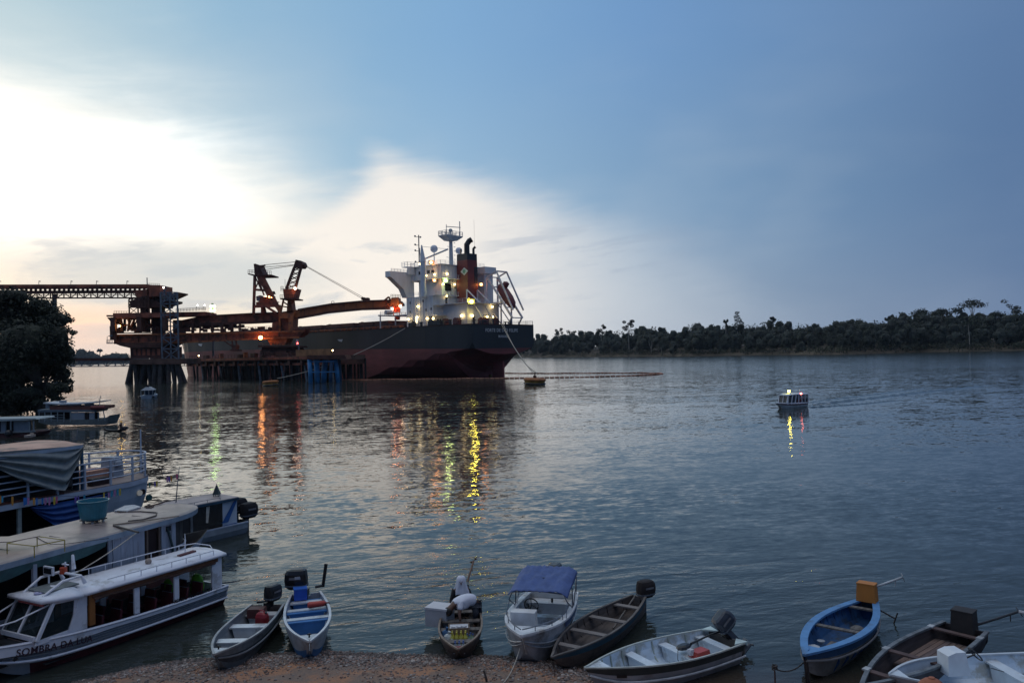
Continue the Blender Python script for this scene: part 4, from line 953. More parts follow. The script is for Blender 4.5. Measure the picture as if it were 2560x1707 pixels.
# boom
bm = MB(); slab(bm, [(706,779),(744,774),(796,766),(828,760),(905,753),(978,750),(978,765),(905,773),(822,780),(790,787),(745,795),(736,792),(706,792)], 248, 4.5); bm.build('boom', mat('boom_orange', (.40,.115,.03), .65, 0, .28, .4, dirt=(.10,.04,.02), dirt_amt=.25), ld, world=True)
m = MB()
for i, x in enumerate((760,786,826,860,890,932,966)): y0 = 772-(x-760)*.105 if x > 800 else 772-(x-760)*.16; slab(m, [(x,y0),(x+1.2,y0),(x+1.2,y0+18),(x,y0+18)], 247.85, .2)
m.build('boom_stiffeners', RUST, ld, world=True)
m = MB(); PL(m, [(745,774),(828,760),(905,753),(978,750.5)], 247.7, .5, .5); PL(m, [(745,795),(822,781),(905,773),(975,771)], 247.7, .6, .7); PL(m, [(829,760),(829,753),(835,753),(835,759)], 248, .12); m.build('boom_flange', RUSTD, ld, world=True)
m = MB(); slab(m, [(978,744),(995,743),(998,762),(990,766),(975,764)], 247, 6); PL(m, [(960,752),(972,742),(976,750)], 248, .5); m.build('boom_head', RUSTB, ld, world=True)
m = MB(); railing(m, 977, 744, 1001, 745, 247, 6, 8, .11); slab(m, [(995,756),(1002,752),(1007,758),(1008,763),(998,765)], 247, 4); m.build('head_platform', RUSTD, ld, world=True)
m = MB(); slab(m, [(984,765),(998,764),(998,780),(984,782)], 248, 2.8); slab(m, [(987,790),(998,790),(997,799),(986,799)], 248, 2.4); PL(m, [(984,765),(984,790)], 247.8, .2); PL(m, [(999,765),(999,790)], 247.8, .2); m.build('loading_chute', mat('chute_orange', (.55,.06,.02), .6, 0, .25, .8), ld, world=True)
lamp_obj(1001, 765, 246.2, lampmat('chute_lamp', (1,.6,.3), 26), .42, ld); lamp_obj(981.5, 772, 246.4, lampmat('chute_lamp_red', (1,.30,.10), 70), .22, ld)
cb = MB()
for a, b in (((645,664),(737,655)),((652,669),(735,662)),((657,675),(733,664))): PL(cb, [a, b], 250, .16)
for dd in (248, 251): PL(cb, [(757,662),(912,750)], dd, .15); PL(cb, [(757,660),(922,751)], dd, .13)
for (x, y) in ((760,665),(909,747),(919,748)): cb.box(PY(x,y,249), (1,3,.8))
PL(cb, [(650,668),(663,663)], 249, .5)
cb.build('stay_cables', RUSTD, ld, world=True)

# pier on many piles
PA = Vector((-118,286,0)); PB = Vector((-43.5,212,0)); PD = (PB-PA).normalized(); PB = PB - PD*10; PN = Vector((-PD.y, PD.x, 0)); PN = PN if PN.y > 0 else -PN
pr = thing('pier', 'long dark pier deck on rows of steel piles alongside the ship', 'pier', (PA+PB)/2)
PZ = 7.3; LP = (PB-PA).length
def pp(s, d, z): v = PA + PD*s + PN*d; return Vector((v.x, v.y, z))
m = MB(); m.prism([pp(0,0,PZ), pp(LP-1,0,PZ), pp(LP-1,12,PZ), pp(0,12,PZ)], (0,0,-1.2)); m.build('deck', mat('stained_concrete', (.09,.055,.045), .85, 0, .35, .3), pr, world=True)
for i in range(14):
    s = i*LP/13.3; m = MB(); a = pp(s,-.3,PZ-1.2); m.prism([a, pp(s+1.2,-.3,PZ-1.2), pp(s+1.2,12,PZ-1.2), pp(s,12,PZ-1.2)], (0,0,-1.4)); m.build('cross_beam', RUSTD, pr, world=True)
m = MB()
for z, dd in ((PZ-.5,-.3),(PZ-2.3,.8)): m.beam(pp(0,dd,z), pp(LP-1,dd,z), .5, .7)
m.build('edge_beam', RUST, pr, world=True)
PILE = mat('dark_steel_pile', (.03,.03,.03)); k = 0
for row, dd in enumerate((.8, 4.5, 8.5, 11.5)):
    for i in range(27 if row < 2 else 18):
        s = (i+.5)*LP/(27 if row < 2 else 18); rake = (0, 0, 1.9, -1.6)[(i+row) % 4]
        m = MB(); m.tube([pp(s,dd,PZ-1.3), pp(s+rake,dd+(.8 if i % 3 == 0 else 0),-2.5)], .36, 7); m.build('pile', GREYSTEEL if (row == 0 and i % 4 == 2) else PILE, pr, world=True)
# screen added behind the piles; its dark colour gives the shade inside
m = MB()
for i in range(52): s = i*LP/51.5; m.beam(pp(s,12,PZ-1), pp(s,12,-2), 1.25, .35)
m.build('shade_screen', mat('shade_black', (.014,.013,.013), .9, 0, .4, .6), pr, world=True)
m = MB()
for i in range(40): a = pp(i*LP/39.5,.2,PZ); m.beam(a, a+Vector((0,0,1.1)), .1)
m.beam(pp(0,.2,PZ+1.1), pp(LP-1,.2,PZ+1.1), .1); m.beam(pp(0,.2,PZ+.6), pp(LP-1,.2,PZ+.6), .08)
m.build('railing', RUSTD, pr, world=True)
for (s, w_, h_, col) in ((8,2.2,1.0,RUSTD),(20,1.2,1.4,RUST),(34,2.0,.9,RUSTD),(38,.9,1.6,RUSTB),(44,3,1.2,RUSTD),(50,1.4,2.0,RUSTD),(60,1.6,1.2,RUST)):
    m = MB(); m.box(pp(s,3,PZ+h_/2), (w_,1.2,h_), rz=math.atan2(PD.y,PD.x)); m.box(pp(s,3,PZ+h_+.1), (w_*1.1,1.4,.15), rz=math.atan2(PD.y,PD.x)); m.build('deck_equipment', col, pr, world=True)
m = MB(); m.prism([pp(76,-.1,PZ), pp(LP,-.1,PZ), pp(LP,-.1,PZ+1.9), pp(76,-.1,PZ+1.9)], PN*.4); m.build('orange_parapet', mat('yellowish_parapet', (.24,.11,.045), .8, 0, .3, .5), pr, world=True)
for (px, py, r_, m_) in ((497,889,.26,L_WARM),(831.5,876,.26,L_WARM)):
    D = 270 if px < 600 else 221; b = MB(); b.ball(PY(px,py,D), r_, seg=7, rings=5); b.tube([PY(px,py+1.5,D), PY(px,py+9,D)], .08, 5, mi=1); b.build('pier_lamp', [m_, GREYSTEEL], pr, world=True)
# small grey kiosk with a red light
kd = thing('signal_post', 'small pale signal post with red light on the pier in front of the black hull', 'signal', PY(745,890,232))
m = MB(); slab(m, [(740,849),(744,849),(744,863),(740,863)], 232, .8); m.build('board', mat('pale_panel', (.35,.38,.42), .6), kd, world=True)
m = MB(); slab(m, [(745,865),(748,865),(748,876),(745,876)], 232, .6); PL(m, [(746,855),(746,890)], 232, .2); m.build('post', GREYSTEEL, kd, world=True)
lamp_obj(744, 858, 231.8, lampmat('red_lamp', (1,.08,.06), 12), .22, kd)
# blue piles of the mooring dolphin
bd = thing('mooring_dolphin', 'bright blue tubular piles standing in the water at the right end of the pier', 'dolphin', PY(805,945,212))
BLUEP = mat('blue_pile_paint', (.035,.20,.42), .6, 0, .3, .5, dirt=(.02,.06,.10), dirt_amt=.3)
for i, (xt, xb, w_) in enumerate(((774,777,.62),(791,794,.78),(814,808,.80),(829,826,.5),(838,846,.62),(848,852,.35))):
    dd = 211+(i % 3)*1.6; a = PY(xt, 898, dd); b = PY(xb, 951, dd); m = MB(); m.tube([a, a.lerp(b,.55), b+Vector((0,0,-2.2))], w_, 12); m.build('blue_pile', BLUEP if i not in (3,5) else mat('dark_blue_pile', (.02,.06,.12), .7, 0, .3, .5), bd, world=True, smooth=True)
m = MB(); PL(m, [(778,904),(840,903)], 210.6, .25); PL(m, [(778,930),(845,929)], 210.6, .25); m.build('cross_tube', BLUEP, bd, world=True)
m = MB(); slab(m, [(768,888),(862,887),(866,897),(768,898)], 210, 7); m.build('cap', RUSTD, bd, world=True)
# floodlight mast behind the girders
fl = thing('floodlight_mast', 'mast with cluster of dazzling greenish white floodlights behind the loader girder', 'floodlight', PY(533,890,262))
m = MB(); PL(m, [(533,890),(531,758)], 262, .5); PL(m, [(526,766),(538,766)], 262, .2); PL(m, [(526,778),(538,778)], 262, .2); m.build('pole', GREYSTEEL, fl, world=True)
for (x, y) in ((527,766),(531,765),(536,766),(527,776),(531,777),(536,776)): lamp_obj(x, y, 261.5, L_WHT, .42, fl, 'floodlight')
m = MB(); PL(m, [(517,779),(518.5,800)], 255, .3); m.box(PY(518,781,255), (1.0,1,.5)); 
for x in (492,510):
    q = thing('lamp_post', 'small lamp post at the %s end of the gallery railing' % ('left' if x == 492 else 'right'), 'lamp', PY(x,776,249))
    b = MB(); PL(b, [(x,777),(x-.5,760)], 248.6, .14); b.build('post', GREYSTEEL, q, world=True); lamp_obj(x+1.5, 763, 248.4, lampmat('pale_lamp', (1,.9,.7), 8), .26, q)
# footbridge to the shore
fb = thing('footbridge', 'low steel truss footbridge from the left shore to the transfer tower', 'bridge', PY(260,905,252))
m = MB(); PL(m, [(100,899),(330,898)], 251, .5, .9); slab(m, [(100,898),(330,897),(330,902),(100,903)], 251, 3); m.build('deck', RUSTD, fb, world=True)
m = MB(); truss(m, 100, 903, 917, 330, 901, 915, 11, 251, 3, .26, .26); railing(m, 100, 899, 330, 897, 251, 36, 6, .07); m.build('truss', GREYSTEEL, fb, world=True)
fb2 = thing('footbridge', 'short footbridge between the transfer tower and the pier', 'bridge', PY(460,905,262))
m = MB(); slab(m, [(450,896),(476,895),(476,900),(450,900)], 258, 2.5); m.build('deck', RUST, fb2, world=True)
m = MB(); truss(m, 450, 900, 914, 472, 900, 914, 2, 258, 2.5, .22, .2); m.build('truss', GREYSTEEL, fb2, world=True)

# mooring buoys, ropes and the floating oil boom
def buoy(px, pyb, wpx, label, tilt):
    g = W(px, pyb); r_ = wpx/2/F*g.y; t = thing('mooring_buoy', label, 'buoy', (g.x, g.y+r_*.5, 0), 0, 'mooring buoys', tilt=(tilt[0], tilt[1]))
    ym = mat('yellow_buoy_paint', (.42,.22,.03), .6, 0, .35, .8, dirt=(.12,.06,.02), dirt_amt=.4); rings = []
    def ring(z, k): return [(math.cos(a)*r_*k, math.sin(a)*r_*k, z) for a in [i*2*math.pi/20 for i in range(20)]]
    m = MB(); m.loft([ring(-.8,.82), ring(.15,.86), ring(.75,.92)], cap=True); m.build('float', ym, t, smooth=False)
    m = MB(); m.loft([ring(.78,.97), ring(.95,1.0), ring(1.15,.98), ring(1.3,.9), ring(1.38,.6)], cap=True); m.build('top', mat('rusty_orange', (.30,.11,.03), .7, 0, .3, 1), t)
    m = MB(); m.tube([(r_*.9*math.cos(a), r_*.9*math.sin(a), .2) for a in [i*2*math.pi/24 for i in range(25)]], .2, 6, cap=False); m.build('tyre_fender', BLACKP, t)
    m = MB(); m.box((0,0,1.6),(.7,.5,.6)); m.tube([(0,0,1.5),(0,0,2.5)], .14, 6); m.build('mooring_hook', RUSTD, t); return t
buoy(1337, 961, 57, 'round yellow mooring buoy off the ship stern', (.02,.05)); buoy(674, 965, 40, 'round orange mooring buoy in front of the pier piles', (-.02,-.06))
def rope(a, b, sag, r_, label, n=14, m=ROPE, name='mooring_rope', parent=None):
    pts = [a.lerp(b, i/n) + Vector((0,0,-sag*4*(i/n)*(1-i/n))) for i in range(n+1)]
    mb = MB(); mb.tube(pts, r_, 5); o = mb.build(name, m, parent, world=True); 
    if parent is None: tag(o, label, 'rope')
    return o
g = W(1337, 948); sw = lambda x, y, z: SO + SX*x + SY*y + Vector((0,0,z))
rope(g+Vector((-.3,2,1.6)), sw(.2,1.0,15.4), 1.0, .12, 'left of two pale ropes from the ship stern down to the yellow buoy'); rope(g+Vector((.5,2,1.6)), sw(.2,.2,15.4), 2.2, .12, 'right of two pale ropes from the ship stern down to the yellow buoy')
g = W(690, 957); rope(Vector((g.x,g.y+1,1.2)), SO+SX*25.5+SY*15.2+Vector((0,0,15.2)), 2.0, .11, 'long pale rope from the orange buoy past the blue piles to the ship deck')
def oil_boom():
    path = [(848,951),(900,950.5),(1000,949.5),(1120,948),(1200,947),(1300,946),(1400,944.5),(1500,942.5),(1580,940),(1640,937.5),(1657,935.5),(1650,934),(1600,933),(1500,933.5),(1400,934),(1300,934),(1262,934)]
    m = MB(); pts = [W(a,b) for a,b in path]; k = 0
    for a, b in zip(pts, pts[1:]):
        n = max(1, int((b-a).length/1.3))
        for i in range(n):
            p = a.lerp(b, i/n); q = a.lerp(b, (i+.82)/n); z = .14 + .05*math.sin(k*.7); k += 1
            m.tube([(p.x,p.y+.2*math.sin(k*.21),z),(q.x,q.y+.2*math.sin(k*.21+.2),z)], .20, 6)
    o = m.build('oil_boom', mat('faded_orange_float', (.40,.17,.10), .7, 0, .4, .5)); tag(o, 'thin floating orange containment boom looping round the ship stern', 'floating boom')
oil_boom()

# ------------------------------------------------------------------ small boats
def frame(bow, sl, sr, zb, zs):
    """bow tip and the two stern corners (picture points at heights zb, zs) -> origin, heading, length, stern half width"""
    b = W(*bow, zb); l = W(*sl, zs); r = W(*sr, zs); s = (l+r)/2
    d = Vector((b.x-s.x, b.y-s.y, 0)); L = d.length; d.normalize(); side = Vector((-d.y, d.x, 0))
    return Vector((s.x, s.y, 0)), math.atan2(d.y, d.x), L, abs((l-r).dot(side))/2
def hull_shape(L, bs, bm, zs, zb, zk, rake=.12, full=.45, pw=2.2, flare=.72, keelrise=.5, dip=0.0):
    def b(t):
        if t < full: return bs + (bm-bs)*math.sin(t/full*math.pi/2)
        return max(.015, bm*(1-((t-full)/(1-full))**pw))
    def zg(t): return zs + (zb-zs)*t**2 - dip*math.sin(math.pi*t)
    def keel(t): return zk + (zb-zk)*keelrise*max(0, (t-.72)/.28)**2.2
    def x(t, q): return L*t - (1-q)*rake*L*max(0, (t-.7)/.3)**1.5       # q: 0 keel .. 1 gunwale
    return b, zg, keel, x, flare
def hull_mesh(sh, th=.03, n=22, zfl=.10, mi_band=None):
    b, zg, keel, x, fl = sh
    mb = MB(); rings = []; N = n
    for i in range(N+1):
        t = i/N; B = b(t); G = zg(t); K = keel(t); f2 = fl + (0.0 if t < .6 else -.25*(t-.6))
        out = [(0, K, 0), (B*f2*.9, K+.03*(1-t), .05), (B*(f2*.55+.42), K+(G-K)*.35, .35), (B*(.955), K+(G-K)*.72, .72), (B, G, 1)]
        Fz = min(max(K+th, zfl if t < .86 else K+th), G-.05); Bi = max(.004, B-th)
        fr = (Fz-K)/(G-K+1e-6)
        inn = [(Bi, G, 1), (Bi*.96, K+(G-K)*.72, .72), (Bi*(f2*.5+.44), max(Fz, K+(G-K)*.35), .35), (max(.003, Bi*f2*.9), Fz, .1), (0, Fz, .1)]
        right = [Vector((x(t, q), -yy, z)) for yy, z, q in out+inn]
        left = [Vector((x(t, q), yy, z)) for yy, z, q in (out+inn)]
        rings.append((left, right))
    m = len(rings[0][0])
    for side in (0, 1):
        vs = [v for r_ in rings for v in r_[side]]; fs = []; mi = []
        for i in range(N):
            for k in range(m-1):
                a = i*m+k; f = (a, a+1, a+1+m, a+m) if side == 0 else (a, a+m, a+1+m, a+1)
                fs.append(f); mi.append(1 if (k >= 4) else (2 if (mi_band and k in mi_band) else 0))
        o = len(mb.v); mb.v += [tuple(v) for v in vs]; mb.f += [tuple(q+o for q in f) for f in fs]; mb.mi += mi
        # transom cap
        fs2 = [(o+0, o+1, o+2, o+3, o+4)] if side else [(o+4, o+3, o+2, o+1, o+0)]
        mb.f += fs2; mb.mi += [0]
    return mb
def inner_w(sh, t, th=.03): return sh[0](t)-th
def add_gunwale(sh, parent, m, r=.028, z=.01, n=26, name='gunwale', wide=None, t0=0.0):
    b, zg, keel, x, fl = sh
    for s in (1, -1):
        mb = MB(); rings = []
        for i in range(n+1):
            t = t0+(1-t0)*i/n; B = b(t); w_ = wide or r*1.6; p = Vector((x(t,1), s*(B-w_*.35), zg(t)+z))
            lo = max(.001, B-w_); 
            rings.append([Vector((x(t,1), s*(B+r*.6), zg(t)+z-r)), Vector((x(t,1), s*(B+r*.6), zg(t)+z+r*.6)), Vector((x(t,1), s*lo, zg(t)+z+r*.6)), Vector((x(t,1), s*lo, zg(t)+z-r))])
        mb.loft(rings, cap=True); mb.build(name, m, parent)
def add_transom(sh, parent, m, th=.04, h=.0, cut=0.0):
    b, zg, keel, x, fl = sh; mb = MB(); B = b(0); G = zg(0)+h; K = keel(0)+.02
    poly = [(0,-B*fl*.85,K),(0,-B*.97,G*.6+K*.4),(0,-B*.99,G)] + ([(0,-B*.35,G),(0,-B*.3,G-cut),(0,B*.3,G-cut),(0,B*.35,G)] if cut else []) + [(0,B*.99,G),(0,B*.97,G*.6+K*.4),(0,B*fl*.85,K)]
    mb.prism(poly, (th,0,0)); mb.build('transom', m, parent)
def add_thwart(sh, parent, m, t, wd=.26, dz=.10, box=False, th=.035, name='thwart'):
    b, zg, keel, x, fl = sh; z = zg(t)-dz; mb = MB(); B0 = max(.05, b(t)-.05); xx = x(t,1)
    B1 = max(.05, b(min(1, t+wd/x(1,1)))-.05)
    mb.prism([(xx,-B0,z),(xx+wd,-B1,z),(xx+wd,B1,z),(xx,B0,z)], (0,0,-th))
    if box:
        zz = keel(t)+.1
        for q, Bq in ((xx+.02, B0*.86),(xx+wd-.03, B1*.86)): mb.prism([(q,-Bq,z-th),(q,Bq,z-th),(q,Bq*.8,zz),(q,-Bq*.8,zz)], (.012,0,0))
    return mb.build(name, m, parent)
def add_foredeck(sh, parent, m, t0=.9, dz=.0, n=8):
    b, zg, keel, x, fl = sh; mb = MB(); rings = []
    for i in range(n+1):
        t = t0+(1-t0)*i/n; B = max(.004, b(t)-.012); z = zg(t)-dz; rings.append([Vector((x(t,1),-B,z)),Vector((x(t,1),B,z)),Vector((x(t,1),B,z-.03)),Vector((x(t,1),-B,z-.03))])
    mb.loft(rings, cap=True); return mb.build('foredeck', m, parent)
def add_ribs(sh, parent, m, ts, w_=.03, proud=.025):
    b, zg, keel, x, fl = sh
    for t in ts:
        mb = MB(); B = b(t)-.03; G = zg(t); K = keel(t)+.09
        for s in (1,-1):
            mb.beam((x(t,1),s*(B-proud*.3),G-.02),(x(t,.5),s*(B*.88),K+(G-K)*.35), w_, proud); mb.beam((x(t,.5),s*B*.88,K+(G-K)*.35),(x(t,.2),s*B*.6,K+.01), w_, proud)
        mb.build('rib', m, parent)
def outboard(parent, xb, z, scale=1.0, rz=0.0, tilt=0.0, cowl='black', mcol=None, y=0.0, tiller=True):
    """outboard motor hung on the transom; the powerhead stands aft of x=0"""
    M = Matrix.Translation((xb, y, z)) @ Matrix.Rotation(rz, 4, 'Z') @ Matrix.Rotation(tilt, 4, 'Y') @ Matrix.Diagonal((scale,scale,scale,1))
    def bl(mb, nm, m, par=parent, smooth=False):
        mb.v = [tuple(M @ Vector(v)) for v in mb.v]; return mb.build(nm, m, par, smooth=smooth)
    c = MB(); ring = lambda z_, kx, ky, ox=0: [Vector((ox-.20+kx*.25*math.copysign(abs(math.cos(a))**.6, math.cos(a)), ky*.17*math.copysign(abs(math.sin(a))**.6, math.sin(a)), z_)) for a in [i*math.pi/6 for i in range(12)]]
    c.loft([ring(.14,.72,.75), ring(.20,.98,.98), ring(.34,1.05,1.05,-.01), ring(.48,1.0,1.0,-.01), ring(.56,.86,.84,.01), ring(.585,.55,.5,.02)], cap=True)
    mo = bl(c, 'outboard_motor', mcol or BLACKP, smooth=False)
    def bl2(mb, nm, m):
        mb.v = [tuple(M @ Vector(v)) for v in mb.v]; return mb.build(nm, m, mo)
    bd = MB(); bd.loft([ring(.205,1.03,1.03), ring(.225,1.06,1.06), ring(.245,1.055,1.055)], cap=True); bl2(bd, 'cowling_seam', GREYSTEEL)
    dc = MB(); dc.box((-.20,.180,.40),(.26,.006,.05)); dc.box((-.20,-.180,.40),(.26,.006,.05)); bl2(dc, 'cowling_stripe', mat('dull_decal', (.16,.16,.17), .5))
    l = MB(); l.loft([[(-.10-.07,-.06,.15),(-.10+.06,-.06,.15),(-.10+.06,.06,.15),(-.10-.07,.06,.15)], [(-.12-.06,-.035,-.35),(-.12+.06,-.035,-.35),(-.12+.06,.035,-.35),(-.12-.06,.035,-.35)], [(-.14-.07,-.03,-.62),(-.14+.07,-.03,-.62),(-.14+.07,.03,-.62),(-.14-.07,.03,-.62)]], cap=True)
    l.box((-.16,0,-.42),(.28,.14,.02)); l.tube([(-.02,0,-.62),(-.30,0,-.62)], .045, 8); bl2(l, 'leg', GREYSTEEL if mcol else BLACKP)
    k = MB(); k.box((.02,0,.0),(.08,.22,.26)); k.box((-.06,0,.06),(.12,.1,.14)); bl2(k, 'clamp_bracket', BLACKP)
    p = MB()
    for j in range(3): a = j*2.094; p.prism([(-.31,.03*math.cos(a),-.62+.03*math.sin(a)),(-.30,.12*math.cos(a-.35),-.62+.12*math.sin(a-.35)),(-.33,.12*math.cos(a+.3),-.62+.12*math.sin(a+.3))], (.01,0,0))
    bl2(p, 'propeller', ALU)
    if tiller: q = MB(); q.tube([(.0,.06,.2),(.25,.08,.24),(.5,.1,.3)], [.028,.022,.03], 7); bl2(q, 'tiller', BLACKP)
    return mo
def longtail(parent, x, z, box_m, rz=.0, size=(.5,.5,.46), shaft=((-.1,-.35,.4),(-.7,-1.0,.95)), shaft_m=None, tip=True):
    """small stationary engine under a box with a long propeller shaft swung up aft"""
    b = MB(); b.box((x,0,z+size[2]/2), size, rz=rz, taper=.9); mo = b.build('engine_box', box_m, parent)
    t = MB(); t.box((x,0,z+size[2]+.015),(size[0]*.94,size[1]*.94,.03), rz=rz); t.build('box_lid', box_m, mo)
    l = MB(); l.box((x,0,z-.1),(size[0]*.5,size[1]*.5,.2)); l.build('mount', BLACKP, mo)
    a = Vector((x,0,z))+Vector(shaft[0]); e = Vector((x,0,z))+Vector(shaft[1])
    s = MB(); s.tube([a,e], .028, 7); s.build('propeller_shaft', shaft_m or ALUD, mo)
    p = MB(); d = (e-a).normalized(); u = d.orthogonal().normalized(); v = d.cross(u)
    for j in range(2):
        k = u*(1 if j else -1); p.prism([e+k*.02, e+k*.13+v*.05, e+k*.14-v*.03], d*.015)
    p.tube([e-d*.18, e-d*.18-Vector((0,0,.16))], .012, 5); p.build('propeller', shaft_m or ALU, mo)
    return mo
SKIFF = dict(rake=.10, full=.42, pw=2.3)

# --- grey aluminium skiff, left of the pair
o, rz, L, hs = frame((535,1636),(626,1513),(712,1508),.62,.50)
t = thing('aluminium_skiff', 'dark grey aluminium skiff with two bright thwarts next to the white passenger boat', 'boat', o, rz, 'skiffs drawn up along the bank')
sh = hull_shape(L, hs, hs*1.22, .50, .62, -.05, **SKIFF); SK1 = (t, sh, L)
hull_mesh(sh, .025, mi_band=(2,)).build('hull', [ALUD, mat('inside_grey', (.20,.22,.24), .5, .2, .2, 2), mat('hull_stripe_grey', (.07,.08,.09), .5, .2, .2, 3)], t)
add_gunwale(sh, t, mat('edge_grey', (.30,.31,.32), .45, .4, .2, 3), .025); add_transom(sh, t, WOODD, .05, .0, .06)
TH = mat('bright_thwart', (.62,.64,.66), .4, .3, .1, 3, dirt=(.34,.33,.32), dirt_amt=.3)
for q in (.33, .62): add_thwart(sh, t, TH, q, .26, .09, True)
add_thwart(sh, t, TH, .05, .3, .12, True); add_foredeck(sh, t, ALU, .87)
for s in (1,-1):
    r_ = MB(); r_.tube([(sh[3](q,.6), s*(sh[0](q)*.985+.012), sh[2](q)+(sh[1](q)-sh[2](q))*.62) for q in [i/12 for i in range(13)]], .022, 5); r_.build('rub_strake', mat('strake_grey', (.22,.23,.24), .5, .3, .2, 3), t)
cl = MB(); cl.tube([(L*.93,0,.64),(L*.93,0,.72)], .02, 6); cl.tube([(L*.93,-.05,.70),(L*.93,.05,.70)], .015, 6); cl.build('mooring_cleat', BLACKP, t)
outboard(t, -.02, .42, .95, rz=-.45)
def in_boat(rec, name, label, cat, x, y, z, rz=0, group=None):
    tt_, sh_, L_ = rec; M = ROOTM[tt_.name]; p = M @ Vector((x, y, z)); a = math.atan2(M[1][0], M[0][0]) + rz
    return thing(name, label, cat, p, a, group)
FUEL = mat('red_fuel_plastic', (.26,.018,.022), .4, 0, .15, 5)
f = in_boat(SK1, 'fuel_can', 'upright red plastic fuel can before the rear seat of the dark grey skiff', 'fuel can', L*.225, .12, .12, 1.2)
m = MB(); R4 = lambda w_, d_, z: [Vector((w_*math.copysign(abs(math.cos(a))**.5, math.cos(a)), d_*math.copysign(abs(math.sin(a))**.5, math.sin(a)), z)) for a in [i*math.pi/8 for i in range(16)]]
m.loft([R4(.15,.10,0), R4(.165,.115,.03), R4(.165,.115,.34), R4(.14,.09,.42), R4(.09,.06,.46)], cap=True); m.build('body', FUEL, f)
m = MB(); m.tube([(-.1,0,.42),(-.08,0,.50),(.05,0,.50),(.08,0,.43)], .018, 6); m.build('handle', FUEL, f); m = MB(); m.tube([(.11,0,.40),(.12,0,.47)], .03, 8); m.build('cap', BLACKP, f)
m = in_boat(SK1, 'fuel_tank', 'dark red box tank under the outboard in the dark grey skiff', 'tank', L*.12, -.14, .36, 0); b = MB(); b.box((0,0,.08),(.3,.42,.2)); b.build('body', mat('dark_red_tank', (.07,.02,.018), .6), m); b = MB(); b.box((0,0,.19),(.28,.4,.03)); b.build('lid', mat('dark_red_tank', ()), m)

# --- white and blue aluminium skiff
o, rz, L, hs = frame((774,1604),(727,1484),(802,1477),.66,.52)
t = thing('aluminium_skiff', 'aluminium skiff with blue painted bottom and blue edged thwarts, bow pointing straight at the bank', 'boat', o, rz, 'skiffs drawn up along the bank')
sh = hull_shape(L, hs*.98, hs*1.42, .50, .66, -.05, **SKIFF); SK2 = (t, sh, L)
BLUEH = mat('blue_hull_paint', (.045,.16,.34), .5, 0, .2, 2); hm_ = hull_mesh(sh, .025)
hm_.mi = [2 if (c == 0 and max(hm_.v[i][2] for i in f) < .36+.25*max(0, (min(hm_.v[i][0] for i in f)/L-.7))) else c for c, f in zip(hm_.mi, hm_.f)]
hm_.build('hull', [ALU, mat('inside_pale_grey', (.33,.38,.44), .5, .2, .15, 2), BLUEH], t)
EDGE = mat('bright_edge', (.55,.58,.62), .4, .4, .12, 3)
add_gunwale(sh, t, EDGE, .028); add_transom(sh, t, ALU, .05, .0, .06)
for q in (.40, .22, .05): add_thwart(sh, t, mat('blue_bench', (.04,.16,.40), .5, 0, .15, 2), q+.035 if q > .05 else q, .28, .11, True, name='bench_front')
for q in (.37, .19, .03): add_thwart(sh, t, TH, q+.06, .18, .085)
add_foredeck(sh, t, ALU, .86)
cl = MB(); cl.tube([(L*.93,0,.66),(L*.93,0,.75)], .02, 6); cl.tube([(L*.93,-.05,.73),(L*.93,.05,.73)], .015, 6); cl.build('mooring_cleat', BLACKP, t)
mo = outboard(t, -.05, .46, 1.22, rz=1.35, tiller=False)
tl = MB(); tl.tube([(-.1,.46,.60),(-.15,.56,1.22)], [.045,.05], 7); tl.tube([(-.1,.25,.62),(-.1,.46,.64)], .04, 6); tl.build('raised_tiller', BLACKP, mo)
st = MB(); st.box((.165,-.22,.98),(.01,.14,.07)); st.build('cowling_lettering', mat('pale_print', (.4,.4,.42), .6), mo)
f = in_boat(SK2, 'plastic_box', 'bright blue plastic box on the rear seat of the blue bottomed skiff', 'box', .24, -.15, .43, .05)
m = MB(); m.box((0,0,.14),(.28,.34,.28)); m.build('body', mat('bright_blue_plastic', (.02,.09,.48), .4, 0, .1, 5), f); m = MB(); m.box((0,0,.295),(.30,.36,.035)); m.build('lid', mat('lighter_blue_plastic', (.04,.15,.55), .4, 0, .1, 5), f)
f = in_boat(SK2, 'fuel_bottle', 'red bottle lying on the middle seat of the blue bottomed skiff', 'bottle', L*.275, .22, .46, -1.5)
m = MB(); m.tube([(-.28,0,.07),(-.22,0,.07),(.16,0,.07),(.2,0,.07)], [.03,.075,.085,.06], 10); m.build('body', mat('orange_red_plastic', (.42,.05,.035), .4, 0, .12, 5), f, smooth=True); m = MB(); m.tube([(-.28,0,.07),(-.36,0,.07)], .025, 7); m.box((-.3,.05,.06),(.12,.08,.06)); m.build('cap', mat('dark_red_tank', ()), f)

# --- wooden canoe with two people
o, rz, L, hs = frame((1146,1625),(1137,1486),(1178,1483),.50,.42)
t = thing('wooden_canoe', 'narrow dark wooden canoe carrying two people, boxes and bottles, bow on the gravel', 'boat', o, rz, 'skiffs drawn up along the bank')
sh = hull_shape(L, hs, hs*2.35, .42, .52, -.05, rake=.12, full=.58, pw=2.4, flare=.66); CN = (t, sh, L)
hull_mesh(sh, .03).build('hull', [mat('canoe_outer', (.075,.06,.055), .7, 0, .3, 3, bump=.003, dirt=(.12,.035,.03), dirt_amt=.25), WOODD], t)
add_gunwale(sh, t, mat('worn_wood_edge', (.20,.155,.12), .7, 0, .3, 4), .022); add_transom(sh, t, WOODD, .05)
for q in (.28, .45, .60, .80): add_thwart(sh, t, WOODG, q, .2, .05)
add_foredeck(sh, t, mat('red_foredeck', (.14,.035,.03), .7, 0, .3, 4), .94)
add_ribs(sh, t, WOODD, (.2,.35,.5,.68,.78,.88))
